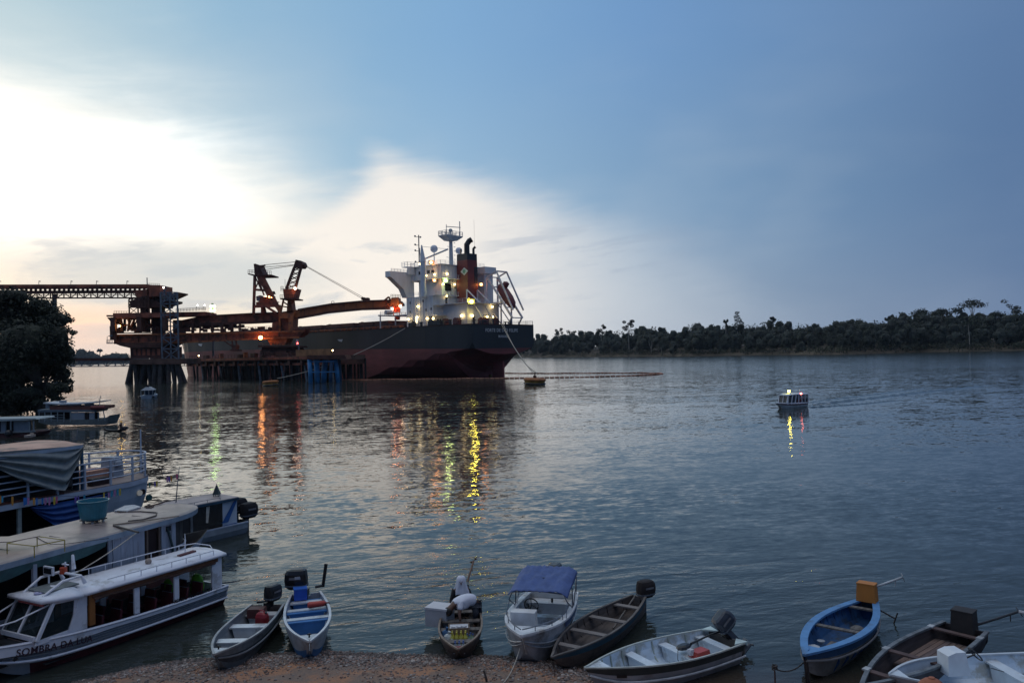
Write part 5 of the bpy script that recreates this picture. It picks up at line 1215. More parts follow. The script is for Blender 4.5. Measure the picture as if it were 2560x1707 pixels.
longtail(t, .12, .42, BLACKP, size=(.34,.36,.30), shaft=((-.15,.1,.25),(-.8,.30,.72)), shaft_m=mat('rusty_rod', (.16,.09,.06), .7))
f = in_boat(CN, 'cooler_box', 'big grey white styrofoam box beside the bending man in the canoe', 'box', L*.40, -.54, .40, -.42)
Mq = MB(); Mq.box((0,0,.02),(.48,.58,.42)); 
for k in range(len(Mq.v)): v = Mq.v[k]; Mq.v[k] = (v[0], v[1], v[2]*1.0 + .12*0)
Mq.build('body', mat('styrofoam', (.42,.42,.44), .85, 0, .08, 6), f); Mq = MB(); Mq.box((0,0,.255),(.50,.60,.05)); Mq.build('lid', mat('styrofoam_lid', (.56,.56,.58), .85, 0, .06, 6), f)
f = in_boat(CN, 'cardboard_box', 'open brown cardboard box full of goods in the canoe bow half', 'box', L*.66, -.03, .14, .03)
m = MB(); 
for (c, s_) in (((0,.24,.2),(.34,.012,.4)),((0,-.24,.2),(.34,.012,.4)),((.17,0,.2),(.012,.48,.4)),((-.17,0,.2),(.012,.48,.4)),((0,0,.01),(.34,.48,.02))): m.box(c, s_)
m.build('carton', mat('cardboard', (.22,.15,.10), .85, 0, .15, 5), f)
m = MB(); m.box((0,0,.36),(.30,.44,.05)); m.build('contents', mat('white_paper', (.5,.5,.52), .8, 0, .2, 20), f)
for i, y in enumerate((-.13,.0,.12)):
    m = MB(); m.box((.08,y,.40),(.1,.09,.04), rz=i*.4); m.build('packet', mat('white_paper', ()), f)
pm = [mat('bottle_green_clear', (.25,.33,.24), .2, 0, .2, 8), mat('bottle_clear', (.38,.43,.46), .2, 0, .2, 8), mat('bottle_yellow', (.42,.38,.06), .3, 0, .2, 8)]
CAPM = mat('bottle_cap_blue', (.04,.10,.35), .4)
def pack(rec, label, x, y, z, nx, ny, mm, r_=.045, h=.26, lie=False, rz=0):
    f = in_boat(rec, 'bottle_pack', label, 'bottles', x, y, z, rz)
    m = MB(); c = MB()
    for i in range(nx):
        for j in range(ny):
            px_, py_ = (i-(nx-1)/2)*r_*2.05, (j-(ny-1)/2)*r_*2.05
            m.tube([(px_,py_,0),(px_,py_,h*.65),(px_,py_,h*.85),(px_,py_,h)], [r_,r_,r_*.4,r_*.35], 8); c.tube([(px_,py_,h),(px_,py_,h+.025)], r_*.4, 6)
    for k, (mm_, nm, b_) in enumerate(((mm,'bottle',m),)):
        tag(b_.build('bottles', mm_, f), kind='stuff')
    tag(c.build('bottle_caps', CAPM if mm is not pm[2] else mat('cap_yellow', (.55,.45,.05), .4), f), kind='stuff'); return f
pack(CN, 'pack of yellow oil bottles in front of the cardboard box in the canoe', L*.755, -.02, .22, 2, 4, pm[2], .05, .30)
pack(CN, 'six-pack of clear water bottles in the very bow of the canoe', L*.865, .0, .24, 2, 3, pm[1], .045, .22)
pack(CN, 'pack of greenish bottles at the right side of the canoe bow', L*.755, .24, .22, 2, 2, pm[0], .045, .24, rz=.6)
for (x, y, lab, mm_) in ((.74,-.27,'white plastic bag bulging beside the yellow oil bottles in the canoe', mat('white_bag', (.5,.53,.52), .6, 0, .2, 9)), (.675,-.33,'blue bag left of the cardboard box in the canoe', mat('blue_bag', (.03,.10,.22), .6, 0, .2, 9)), (.79,-.20,'small pale bag on the seat edge in the canoe bow', mat('pale_bag', (.42,.46,.42), .6, 0, .2, 9))):
    f = in_boat(CN, 'plastic_bag', lab, 'bag', L*x, y, .22); m = MB(); s_ = .125 if x < .78 else .08; m.ball((0,0,s_*.9), s_, seg=9, rings=7, sc=(.8,1,1.2)); 
    for k in range(len(m.v)): v = m.v[k]; q = rnd.uniform(.82,1.15); m.v[k] = (v[0]*q, v[1]*q, v[2])
    m.build('bag', mm_, f); b = MB(); b.tube([(0,0,s_*1.9),(0,.03,s_*2.5)], [.02,.04], 6); b.build('knot', mm_, f)

# ------------------------------------------------------------------ people
def skin_body(name, joints, edges, m, parent, sub=2):
    """one continuous body from a radius skeleton"""
    names = list(joints); me = bpy.data.meshes.new(name)
    me.from_pydata([joints[n][0] for n in names], [(names.index(a), names.index(b)) for a, b in edges], [])
    o = bpy.data.objects.new(name, me); COL.objects.link(o)
    sk = o.modifiers.new('skin', 'SKIN'); 
    if not me.skin_vertices: me.attributes
    for i, n in enumerate(names):
        r_ = joints[n][1]; me.skin_vertices[0].data[i].radius = (r_, r_) if not isinstance(r_, tuple) else r_
    me.skin_vertices[0].data[0].use_root = True
    sd = o.modifiers.new('sub', 'SUBSURF'); sd.levels = sub; sd.render_levels = sub
    dg = bpy.context.evaluated_depsgraph_get(); dg.update(); m2 = bpy.data.meshes.new_from_object(o.evaluated_get(dg)); m2.name = name
    bpy.data.objects.remove(o); m2.materials.clear()
    for x_ in (m if isinstance(m, (list, tuple)) else [m]): m2.materials.append(x_)
    m2.polygons.foreach_set('use_smooth', [True]*len(m2.polygons))
    o = bpy.data.objects.new(name, m2); COL.objects.link(o); o.parent = parent; ROOTM[o.name] = ROOTM[parent.name].copy(); return o
def limb_fingers(mb, wrist, d, up, s=1.0):
    """palm and five fingers"""
    d = Vector(d).normalized(); up = Vector(up).normalized(); sd = d.cross(up).normalized(); wrist = Vector(wrist)
    palm = [[wrist + d*a*s + sd*(b*w_)*s + up*(c*h_)*s for b, c in ((-1,-1),(1,-1),(1,1),(-1,1))] for a, w_, h_ in ((0,.024,.016),(.045,.040,.015),(.085,.040,.012))]
    mb.loft(palm, cap=True)
    for k, ln in enumerate((.062,.075,.070,.055)):
        p = wrist + d*.082*s + sd*(-.031+.021*k)*s; q = p + (d*.8-up*.25).normalized()*ln*.5*s; e = q + (d*.4-up*.8).normalized()*ln*.5*s; mb.tube([p,q,e], [.009*s,.0085*s,.006*s], 6)
    p = wrist + d*.03*s - sd*.034*s; mb.tube([p, p+(d*.5-sd*.7)*.045*s, p+(d*.95-sd*.8-up*.2)*.065*s], [.011*s,.010*s,.007*s], 6)
def face(mb, c, fwd, s=1.0):
    fwd = Vector(fwd).normalized(); u = Vector((0,0,1)); u = (u-fwd*u.dot(fwd)).normalized(); sd = fwd.cross(u); c = Vector(c)
    mb.ball(c+fwd*.10*s-u*.015*s, .018*s, sc=(1,1,1.2)); mb.ball(c+fwd*.088*s-u*.055*s, .02*s, sc=(1,1,.5))
    for q in (-1,1): mb.ball(c+fwd*.088*s+sd*q*.034*s+u*.012*s, .012*s); mb.ball(c+sd*q*.085*s-u*.01*s, .022*s, sc=(.8,.8,1.3))
WHITEC = mat('white_cotton', (.62,.64,.72), .85, 0, .05, 6, bump=.004); DARKC = mat('dark_trousers', (.018,.022,.034), .85, 0, .2, 6); BLACKC = mat('black_shirt', (.012,.012,.015), .85, 0, .2, 6)
HAIR = mat('black_hair', (.006,.005,.005), .6, 0, .3, 20)
# man bending over, head toward the styrofoam box (+y of the boat is the picture's left... built in boat frame)
P1 = in_boat(CN, 'person', 'person in white shirt and dark trousers bending deep over the boxes in the canoe', 'person', L*.40, .06, .10)
MY = lambda J_: {n: (((q[0][0], -q[0][1], q[0][2]*(.84 if q[0][2] > .5 else .95)), q[1])) for n, q in J_.items()}
# seen from the bow: head low on picture left (boat -y is right, +y left)
J = dict(pelvis=((-.10,-.30,.72),.135), spine=((-.02,-.14,.86),.125), chest=((.10,.10,.84),(.145)), neck=((.17,.27,.74),.06), head=((.22,.36,.62),.098), crown=((.24,.42,.54),.085),
  hipL=((-.08,-.30,.66),.10), kneeL=((.12,-.30,.38),.072), ankL=((-.06,-.26,.06),.045), toeL=((.12,-.26,.03),.04),
  hipR=((-.16,-.32,.66),.10), kneeR=((-.05,-.40,.36),.072), ankR=((-.25,-.30,.06),.045), toeR=((-.08,-.32,.03),.04),
  shL=((.22,.06,.80),.062), elL=((.34,.10,.55),.045), wrL=((.42,.08,.33),.03), shR=((.00,.20,.80),.062), elR=((.04,.38,.58),.045), wrR=((.16,.46,.40),.03))
E = [('pelvis','spine'),('spine','chest'),('chest','neck'),('neck','head'),('head','crown'),('pelvis','hipL'),('hipL','kneeL'),('kneeL','ankL'),('ankL','toeL'),('pelvis','hipR'),('hipR','kneeR'),('kneeR','ankR'),('ankR','toeR'),('chest','shL'),('shL','elL'),('elL','wrL'),('chest','shR'),('shR','elR'),('elR','wrR')]
J = MY(J); skin_body('body', J, E, SKIN, P1)
def grow(J, keys, k): return {n: (J[n][0], (J[n][1]*k if not isinstance(J[n][1], tuple) else tuple(q*k for q in J[n][1]))) for n in keys}
Js = grow(J, ['pelvis','spine','chest','shL','shR'], 1.34); Js['nk'] = ((.16,-.235,.65),.095); Js['sl'] = ((.30,-.085,.52),.075); Js['sr'] = ((.03,-.30,.54),.075); Js['hem'] = ((.20,-.02,.50),.07)
skin_body('shirt', Js, [('pelvis','spine'),('spine','chest'),('chest','nk'),('chest','shL'),('shL','sl'),('chest','shR'),('shR','sr'),('chest','hem')], WHITEC, P1)
Jt = grow(J, ['pelvis','hipL','kneeL','ankL','hipR','kneeR','ankR'], 1.16)
skin_body('trousers', Jt, [('pelvis','hipL'),('hipL','kneeL'),('kneeL','ankL'),('pelvis','hipR'),('hipR','kneeR'),('kneeR','ankR')], DARKC, P1)
m = MB(); m.ball((.225,-.385,.49), .112, seg=12, rings=9, sc=(1,1.05,1)); m.build('hair', HAIR, P1, smooth=True)
m = MB(); limb_fingers(m, (.42,-.08,.31), (.2,.1,-1), (1,0,.2)); limb_fingers(m, (.16,-.46,.38), (.4,-.1,-1), (1,0,.3)); face(m, (.24,-.37,.50), (.8,-.2,-.5)); m.build('hands_and_face', SKIN, P1)
# second person seated at the stern under a white cloth
P2 = in_boat(CN, 'person', 'person seated at the canoe stern with a white cloth draped over head and shoulders', 'person', L*.16, -.02, .10)
J = dict(pelvis=((0,0,.42),.15), spine=((.0,0,.62),.13), chest=((.03,0,.84),.15), neck=((.05,0,1.0),.055), head=((.07,0,1.12),.095), crown=((.07,0,1.2),.08),
  hipL=((.06,.10,.40),.095), kneeL=((.42,.16,.40),.07), ankL=((.46,.14,.06),.045), toeL=((.6,.14,.03),.035), hipR=((.06,-.10,.40),.095), kneeR=((.42,-.16,.40),.07), ankR=((.46,-.14,.06),.045), toeR=((.6,-.14,.03),.035),
  shL=((.03,.19,.86),.062), elL=((.12,.26,.60),.045), wrL=((.34,.18,.50),.03), shR=((.03,-.19,.86),.062), elR=((.10,-.28,.60),.045), wrR=((.34,-.18,.50),.03))
LOW = lambda J_: {n: ((q[0][0], q[0][1], q[0][2]-(.22 if n not in ('kneeL','kneeR','ankL','ankR','toeL','toeR') else 0)), q[1]) for n, q in J_.items()}
J = LOW(J); skin_body('body', J, E, SKIN, P2)
Js = grow(J, ['pelvis','spine','chest','shL','elL','shR','elR'], 1.15); Js['wl'] = ((.30,.20,.29),.042); Js['wr'] = ((.30,-.20,.29),.042)
skin_body('shirt', Js, [('pelvis','spine'),('spine','chest'),('chest','shL'),('shL','elL'),('elL','wl'),('chest','shR'),('shR','elR'),('elR','wr')], BLACKC, P2)
Jt = grow(J, ['pelvis','hipL','kneeL','ankL','hipR','kneeR','ankR'], 1.14); skin_body('trousers', Jt, [('pelvis','hipL'),('hipL','kneeL'),('kneeL','ankL'),('pelvis','hipR'),('hipR','kneeR'),('kneeR','ankR')], DARKC, P2)
m = MB(); rings = []
for (z, rx, ry, ox, wv) in ((1.245,.02,.02,.05,0),(1.24,.075,.085,.05,0),(1.18,.112,.118,.045,0),(1.08,.12,.128,.04,.006),(.98,.125,.15,.03,.012),(.88,.15,.20,.03,.02),(.78,.165,.215,.03,.03)):
    rings.append([(ox+rx*math.cos(a)+wv*math.sin(a*7), ry*math.sin(a)+wv*math.cos(a*6), z-.22-.02*math.sin(a*5)*(wv*30)) for a in [i*2*math.pi/28 for i in range(28)]])
m.loft(rings); m.build('head_cloth', WHITEC, P2, smooth=True)
m = MB(); limb_fingers(m, (.34,.18,.28), (.9,-.2,-.3), (0,0,1)); limb_fingers(m, (.34,-.18,.28), (.9,.2,-.3), (0,0,1)); face(m, (.085,0,.90), (1,0,-.1)); m.build('hands_and_face', SKIN, P2)

# --- aluminium speedboat with blue awning
o, rz, L, hs = frame((1303,1594),(1316,1478),(1450,1478),.80,.62)
t = thing('speedboat', 'pale aluminium speedboat with blue sun awning and steering console', 'boat', o, rz)
sh = hull_shape(L, hs*.94, hs*1.10, .62, .84, -.05, rake=.10, full=.40, pw=2.5, flare=.75); SP = (t, sh, L)
ALW = mat('whitish_aluminium', (.66,.68,.70), .5, .1, .14, 2.5, bump=.002, dirt=(.36,.33,.30), dirt_amt=.38)
hull_mesh(sh, .035, zfl=.12, mi_band=(3,)).build('hull', [ALU, ALW, ALU], t)
for s in (1,-1):
    m = MB(); b_, zg_, k_, x_, _f2 = sh; pts1 = []
    m.loft([[(x_(q,.95), s*(b_(q)*1.0+.012), zg_(q)-.03),(x_(q,.8), s*(b_(q)*.985+.012), k_(q)+(zg_(q)-k_(q))*.80)] for q in [i/14*.62 for i in range(15)]], closed=False); m.build('blue_side_stripe', mat('navy_stripe', (.03,.07,.16), .5), t)
for s in (1,-1):
    for fr_ in (.45,.6):
        m = MB(); m.tube([(sh[3](q,fr_), s*(sh[0](q)*(.95 if fr_ > .5 else .88)+.02), sh[2](q)+(sh[1](q)-sh[2](q))*fr_) for q in [i/14 for i in range(15)]], .014, 5); m.build('hull_rib', ALU, t)
add_gunwale(sh, t, ALW, .03, wide=.13); add_transom(sh, t, ALW, .06)
add_thwart(sh, t, ALW, .02, .42, .16, True); add_thwart(sh, t, ALW, .27, .24, .26, True); add_thwart(sh, t, ALW, .46, .22, .30, True); add_foredeck(sh, t, ALW, .76, .02)
m = MB(); m.box((L*.62,-.27,.52),(.30,.62,.74), taper=.95); m.build('steering_console', ALW, t)
m = MB(); c = Vector((L*.50,-.18,.88)); m.tube([c+Vector((.05*math.cos(a), .17*math.sin(a), .17*math.cos(a))) for a in [i*math.pi/10 for i in range(21)]], .016, 6, cap=False); m.tube([c, c+Vector((.25,0,-.1))], .02, 6)
for a in (0,2.09,4.19): m.tube([c, c+Vector((.05*math.cos(a), .17*math.sin(a), .17*math.cos(a)))], .009, 4)
m.build('steering_wheel', BLACKP, t)
b_, zg_, k_, x_, _q = sh
for s in (1,-1):
    rl = MB(); pts_ = [(x_(q,1), s*max(0.02, b_(q)-.05), zg_(q)+.13) for q in (.62,.70,.78,.86,.93,.985)]; rl.tube(pts_, .013, 6)
    for q in (.62,.76,.90): rl.tube([(x_(q,1), s*(b_(q)-.05), zg_(q)),(x_(q,1), s*(b_(q)-.05), zg_(q)+.13)], .011, 5)
    rl.build('bow_rail', GREYSTEEL, t)
    gr = MB(); gr.tube([(x_(q,1), s*(b_(q)-.07), zg_(q)+z_) for q, z_ in ((.02,.02),(.04,.14),(.30,.14),(.32,.02))], .013, 6); gr.build('side_rail', ALW, t)
AW0, AW1, AH = L*.13, L*.52, 1.33
fr = MB(); 
def arch(xf, xt, ht): 
    B = b_(.33)-.04; fr.tube([(xf,B,.66),(xt,B*.98,ht-.22),(xt,B*.86,ht-.03),(xt,0,ht+.02),(xt,-B*.86,ht-.03),(xt,-B*.98,ht-.22),(xf,-B,.66)], .015, 6)
arch(L*.30, AW0, AH+.06); arch(L*.34, AW1, AH-.10); arch(L*.33, (AW0+AW1)/2, AH)
B = b_(.33)-.04
for s in (1,-1): fr.tube([(L*.60,s*B,.68),(AW1,s*B*.97,AH-.35)], .011, 5); fr.tube([(L*.06,s*B*.9,.66),(AW0,s*B*.97,AH-.2)], .011, 5)
fr.build('awning_frame', mat('frame_steel', (.10,.12,.16), .4, .6, .1, 3), t)
aw = MB(); rings = []; nn = 18
for i in range(nn+1):
    q = i/nn; xx = AW0-.06+(AW1-AW0+.12)*q; ht = AH+.08-.16*q + .02*math.sin(q*math.pi)
    ring = []
    for j in range(25):
        v = -1+2*j/24; sag = -.03*math.sin(q*math.pi*2)**2*(1-abs(v)); yy = B*1.0*math.copysign(min(1, abs(v)*1.05), v)
        zz = ht - .20*max(0, abs(v)-.72)**1.1*2.8 + sag + .016*math.sin(v*14+q*9)*math.sin(q*math.pi) + .012*math.sin(v*31-q*4)
        ring.append((xx + .02*math.sin(v*9), yy, zz))
    rings.append(ring)
aw.loft(rings, closed=False); o2 = aw.build('awning', mat('blue_awning_cloth', (.060,.098,.25), .75, 0, .14, 5, bump=.006), t, smooth=True)
sd_ = o2.modifiers.new('thickness', 'SOLIDIFY'); sd_.thickness = .012
outboard(t, -.06, .62, 1.15, rz=0, tiller=False)
hk = MB(); hk.tube([(.45,.05,.48),(.45,.05,.58)], .03, 6); hk.build('fuel_cap', BLACKP, t)
rope(W(1303,1609,.5), W(1258,1706,.24), .12, .012, 'pale mooring rope from the awning boat bow over the gravel', n=16)

# --- brown wooden canoe with covered motor
o, rz, L, hs = frame((1379,1645),(1588,1487),(1608,1492),.42,.46)
t = thing('wooden_canoe', 'long weathered brown wooden canoe with blue rim and hooded outboard', 'boat', o, rz, 'skiffs drawn up along the bank')
sh = hull_shape(L, max(.2,hs), .56, .46, .44, -.05, rake=.06, full=.50, pw=2.1, flare=.68)
hull_mesh(sh, .035, mi_band=(3,)).build('hull', [mat('brown_plank', (.12,.09,.075), .75, 0, .3, 3, bump=.003, stretch=(.3,3,3)), mat('brown_inside', (.085,.068,.06), .8, 0, .35, 3, bump=.004, stretch=(.4,3,3)), mat('teal_rim', (.025,.07,.10), .6, 0, .2, 3)], t)
add_gunwale(sh, t, WOODG, .02, wide=.045); add_transom(sh, t, WOODG, .05)
for q in (.15, .385, .60, .80): add_thwart(sh, t, mat('worn_seat', (.19,.165,.15), .8, 0, .2, 4, stretch=(3,.5,3)), q, .17, .03)
add_ribs(sh, t, WOODD, (.10,.24,.32,.47,.54,.68,.74,.88))
pl = MB(); pl.beam((L*.02,-.06,.5),(L*.37,.05,.15),.035); pl.build('wooden_pole', WOODG, t)
outboard(t, -.04, .26, 1.0, rz=-.5, mcol=mat('black_motor_hood', (.018,.013,.013), .8, 0, .3, 5, bump=.01), tiller=False)

# --- white aluminium skiff with tilted outboard
o, rz, L, hs = frame((1461,1672),(1772,1580),(1864,1597),.58,.50)
t = thing('aluminium_skiff', 'white aluminium skiff with black side stripe and grey outboard, lying half ashore', 'boat', o, rz, 'skiffs drawn up along the bank')
sh = hull_shape(L, .56, .69, .50, .60, -.05, rake=.06, full=.40, pw=1.9, flare=.72); WSK = (t, sh, L)
WIN = mat('white_inside', (.56,.66,.76), .5, .1, .10, 2, dirt=(.34,.34,.30), dirt_amt=.35)
hull_mesh(sh, .025, mi_band=(3,)).build('hull', [mat('white_hull_scuffed', (.40,.38,.38), .5, .1, .15, 2, dirt=(.24,.20,.18), dirt_amt=.25), WIN, mat('black_stripe', (.035,.038,.035), .5, 0, .2, 3)], t)
add_gunwale(sh, t, mat('yellowed_edge', (.46,.48,.44), .5, .2, .15, 4), .018); add_transom(sh, t, mat('dark_transom', (.10,.09,.08), .6), .05, 0, .05)
add_ribs(sh, t, mat('greenish_rib', (.34,.38,.34), .5, .1, .2, 3), (.18,.30,.42,.54,.66,.76,.84))
WTH = mat('white_thwart', (.62,.68,.73), .45, .1, .08, 3, dirt=(.36,.36,.34), dirt_amt=.3)
for q in (.06, .32, .58): add_thwart(sh, t, WTH, q, .22, .10, True)
add_foredeck(sh, t, WTH, .86, .01)
for s in (1,-1):
    r_ = MB(); r_.tube([(sh[3](q,.5), s*(sh[0](q)*.96+.015), sh[2](q)+(sh[1](q)-sh[2](q))*.5) for q in [i/14 for i in range(15)]], .022, 5); r_.build('rub_strake', mat('white_strake', (.48,.49,.50), .5, .1), t)
dm_ = MB(); dm_.prism([(L*.80,sh[0](.80)+.006,.37),(L*.85,sh[0](.85)+.006,.38),(L*.85,sh[0](.85)+.006,.45),(L*.80,sh[0](.80)+.006,.44)], (0,.004,0)); dm_.build('black_plate', BLACKP, t)
for s in (1,-1): kn = MB(); kn.prism([(.0,s*.28,.50),(.30,s*.54,.51),(-.05,s*.58,.51)], (0,0,.03)); kn.build('stern_knee', mat('pale_green_knee', (.46,.56,.54), .5), t)
mo = outboard(t, -.02, .46, .95, rz=-.15, tilt=.75, mcol=mat('grey_blue_cowling', (.035,.045,.065), .4, 0, .2, 6), tiller=False)
tl = MB(); tl.tube([(.05,-.05,.62),(.55,-.02,.60),(1.15,.10,.58)], [.022,.02,.028], 7); tl.build('extended_tiller', BLACKP, mo)
f = in_boat(WSK, 'black_bag', 'black bag lying on the middle seat of the white skiff', 'bag', L*.345, .08, .50, .2); m = MB(); m.ball((0,0,.05), .14, seg=10, rings=6, sc=(1.6,.9,.45)); m.build('bag', BLACKP, f); m = MB(); m.tube([(.2,0,.05),(.35,.1,-.1),(.3,.2,-.3)], .008, 5); m.build('strap', BLACKP, f)
f = in_boat(WSK, 'red_tank', 'red fuel tank on the near side of the white skiff seat', 'fuel tank', L*.30, .38, .38, .1); m = MB(); m.box((0,0,.08),(.42,.28,.16), taper=.85); m.build('body', mat('orange_red_plastic', ()), f); m = MB(); m.box((.22,-.05,.15),(.1,.1,.12)); m.build('valve', mat('white_paper', ()), f)

# --- blue wooden boat with orange engine box
o, rz, L, hs = frame((2010,1642),(2140,1502),(2202,1500),.62,.55)
t = thing('blue_wooden_boat', 'bright blue wooden boat with orange engine box and striped side', 'boat', o, rz)
sh = hull_shape(L, hs*.95, .65, .55, .66, -.05, rake=.03, full=.45, pw=2.0, flare=.62); BB = (t, sh, L)
BLW = mat('bright_blue_rim', (.09,.24,.48), .55, 0, .12, 3, dirt=(.08,.15,.26), dirt_amt=.4); BLI = mat('deep_blue_inside', (.018,.075,.19), .6, 0, .3, 3, dirt=(.03,.04,.05), dirt_amt=.3)
hull_mesh(sh, .05, mi_band=(3,)).build('hull', [mat('cream_side', (.26,.23,.20), .7, 0, .25, 3, dirt=(.10,.08,.07), dirt_amt=.3), BLI, mat('navy_side_stripe', (.02,.06,.13), .6, 0, .2, 3)], t)
add_gunwale(sh, t, BLW, .03, wide=.15); add_transom(sh, t, BLI, .06)
add_foredeck(sh, t, BLW, .86, .0); add_ribs(sh, t, BLI, [.1+.075*i for i in range(10)], .05, .05)
for q in (.11, .50): add_thwart(sh, t, WOODG, q, .14, .02)
for (a, b2, w_) in (((L*.55,-.02,.28),(L*.80,.0,.34),.20),((L*.56,.22,.28),(L*.76,.2,.32),.16)): m = MB(); m.beam(a, b2, w_, .03); m.build('floor_board', WOODG, t)
for s in (1,-1):
    m = MB(); m.tube([(sh[3](q,.6), s*(sh[0](q)*.975+.012), sh[2](q)+(sh[1](q)-sh[2](q))*.64) for q in [i/14 for i in range(15)]], .022, 5); m.build('rub_strake', mat('grey_strake', (.20,.19,.19), .7), t)
sm_ = MB(); sm_.beam((L*.985,0,.66),(L*.955,0,-.02),.07,.07); sm_.build('stem_post', WOODD, t)
longtail(t, .10, .58, mat('orange_engine_box', (.46,.17,.03), .6, 0, .1, 3), size=(.30,.46,.42), shaft=((-.10,.20,.36),(-.35,.75,.62)), shaft_m=mat('pale_shaft', (.45,.46,.47), .5, .3))
rd = MB(); rd.tube([(-.1,.2,.35),(-.3,.55,.12)], .02, 6); rd.tube([(-.3,.6,.28),(-.3,.5,-.02)], .018, 5); rd.build('rudder_bracket', WOODD, t)
f = in_boat(BB, 'styrofoam_piece', 'white lump of foam lying on the bottom of the blue boat', 'foam block', L*.72, -.26, .26)
m = MB(); m.ball((0,0,.06), .2, seg=10, rings=6, sc=(1.0,.8,.45)); 
for k in range(len(m.v)): v = m.v[k]; q = rnd.uniform(.8,1.15); m.v[k] = (v[0]*q, v[1]*q, v[2])
m.build('foam', mat('white_foam', (.55,.58,.60), .8, 0, .1, 8), f)
f = in_boat(BB, 'rag_bundle', 'grey bundle near the engine inside the blue boat', 'bundle', L*.30, .12, .16); m = MB(); m.ball((0,0,.08), .16, seg=9, rings=6, sc=(1,1.1,.7)); m.build('cloth', mat('grey_rag', (.16,.15,.14), .9, 0, .3, 8), f)
f = in_boat(BB, 'small_bowl', 'small pale scoop between foam lump and seat in the blue boat', 'scoop', L*.60, -.27, .26); m = MB(); m.tube([(0,0,0),(0,0,.08)], [.05,.09], 10, cap=False); m.tube([(0,0,0),(0,0,.01)], .05, 10); m.build('bowl', mat('white_foam', ()), f)

# --- dark wooden boat with black engine box
o, rz, L, hs = frame((2150,1722),(2374,1562),(2453,1570),.50,.50)
t = thing('dark_wooden_boat', 'dark wooden boat with black engine box, planked floor and pale seat ends', 'boat', o, rz)
sh = hull_shape(L, .48, .62, .50, .54, -.05, rake=.06, full=.40, pw=1.9, flare=.72); DB = (t, sh, L)
hull_mesh(sh, .04).build('hull', [mat('dark_plank_outer', (.05,.045,.05), .7, 0, .3, 3), mat('dark_plank_inner', (.042,.032,.034), .8, 0, .35, 3, stretch=(.4,3,3))], t)
add_gunwale(sh, t, mat('grey_rim', (.12,.135,.15), .6, 0, .35, 5), .03, wide=.07); add_transom(sh, t, WOODD, .05)
for q in (.10, .52, .80):
    add_thwart(sh, t, mat('red_brown_seat', (.085,.05,.045), .75, 0, .25, 4), q, .15, -.005)
    for s in (1,-1): m = MB(); m.box((sh[3](q,1)+.08, s*(sh[0](q)-.02), sh[1](q)+.02),(.17,.12,.03)); m.build('seat_end', mat('pale_seat_end', (.36,.38,.40), .7), t)
for i, c_ in enumerate(((.15,.10,.08),(.17,.11,.085),(.12,.08,.07),(.035,.05,.085),(.035,.05,.085),(.13,.09,.075),(.10,.07,.06))):
    m = MB(); m.box((L*.33, -.36+i*.12, .26),(L*.42,.105,.03)); m.build('floor_plank', mat('plank_%d' % (0 if i in (3,4) else i), c_, .75, 0, .25, 4, stretch=(.5,4,4)), t)
longtail(t, .06, .40, mat('black_box_wood', (.022,.018,.018), .7, 0, .2, 4), size=(.42,.48,.48), shaft=((-.1,.25,.20),(-.35,1.0,.62)), shaft_m=mat('dark_shaft', (.05,.05,.055), .5, .3), rz=.1)
tp = MB(); tp.tube([(-.29,1.0,1.02),(-.30,1.1,1.02)], .035, 6); tp.build('shaft_tip', mat('white_paper', ()), t)
# --- white boat cut off by the lower right corner
o = W(2222,1688,.6); e = W(2900,1690,.5); d = Vector((e.x-o.x, e.y-o.y, 0)); rz = math.atan2(-d.y, -d.x) 
Lw = 4.6; dn = Vector((math.cos(rz), math.sin(rz), 0)); dn = Matrix.Rotation(0.10, 3, 'Z') @ dn; rz += 0.10
t = thing('white_boat', 'white boat with small console cut off by the lower right corner', 'boat', Vector((o.x,o.y,0))-dn*Lw, rz)
sh = hull_shape(Lw, .72, .80, .55, .62, -.05, rake=.05, full=.5, pw=3.0, flare=.75); WB = (t, sh, Lw)
hull_mesh(sh, .03).build('hull', [mat('white_hull_scuffed', ()), WIN], t); add_gunwale(sh, t, mat('cream_edge', (.50,.55,.60), .6, 0, .12, 4, dirt=(.20,.10,.05), dirt_amt=.12), .02, wide=.05); add_transom(sh, t, WIN, .05)
add_foredeck(sh, t, WTH, .93, .0); add_thwart(sh, t, WTH, .40, .26, .10, True); add_thwart(sh, t, WTH, .12, .26, .10, True)
m = MB(); m.prism([(Lw*.70,-.60,.40),(Lw*.70,-.60,.80),(Lw*.665,-.60,.86),(Lw*.62,-.60,.86),(Lw*.60,-.60,.40)], (0,.36,0)); m.build('console', mat('white_console', (.66,.70,.74), .5, 0, .06, 4), t)
m = MB(); c = Vector((Lw*.55,-.42,.74)); m.tube([c+Vector((.10*math.cos(a), .15*math.sin(a), .12*math.cos(a))) for a in [i*math.pi/9 for i in range(19)]], .014, 6, cap=False); m.tube([c, c+Vector((.3,0,-.1))], .016, 5); m.build('steering_wheel', BLACKP, t)
m = MB(); m.tube([(Lw*.5,-.3,.5),(Lw*.42,-.1,.42),(Lw*.3,0,.5)], .008, 5); m.build('control_cable', BLACKP, t)
# out-of-focus clay coloured rounded thing at the very bottom edge
b0 = W(2326,1706,1.0); t = thing('clay_pot', 'rounded orange brown pot top cut off by the bottom edge before the white boat', 'pot', (b0.x,b0.y-.05,.36))
m = MB(); m.ball((0,0,.45), .27, seg=16, rings=12, sc=(1,1,1.1)); m.build('body', mat('orange_clay', (.30,.10,.05), .7, 0, .15, 5), t, smooth=True); m = MB(); m.tube([(0,0,.74),(0,0,.76)], [.06,.05], 12); m.build('rim', mat('orange_clay', ()), t)

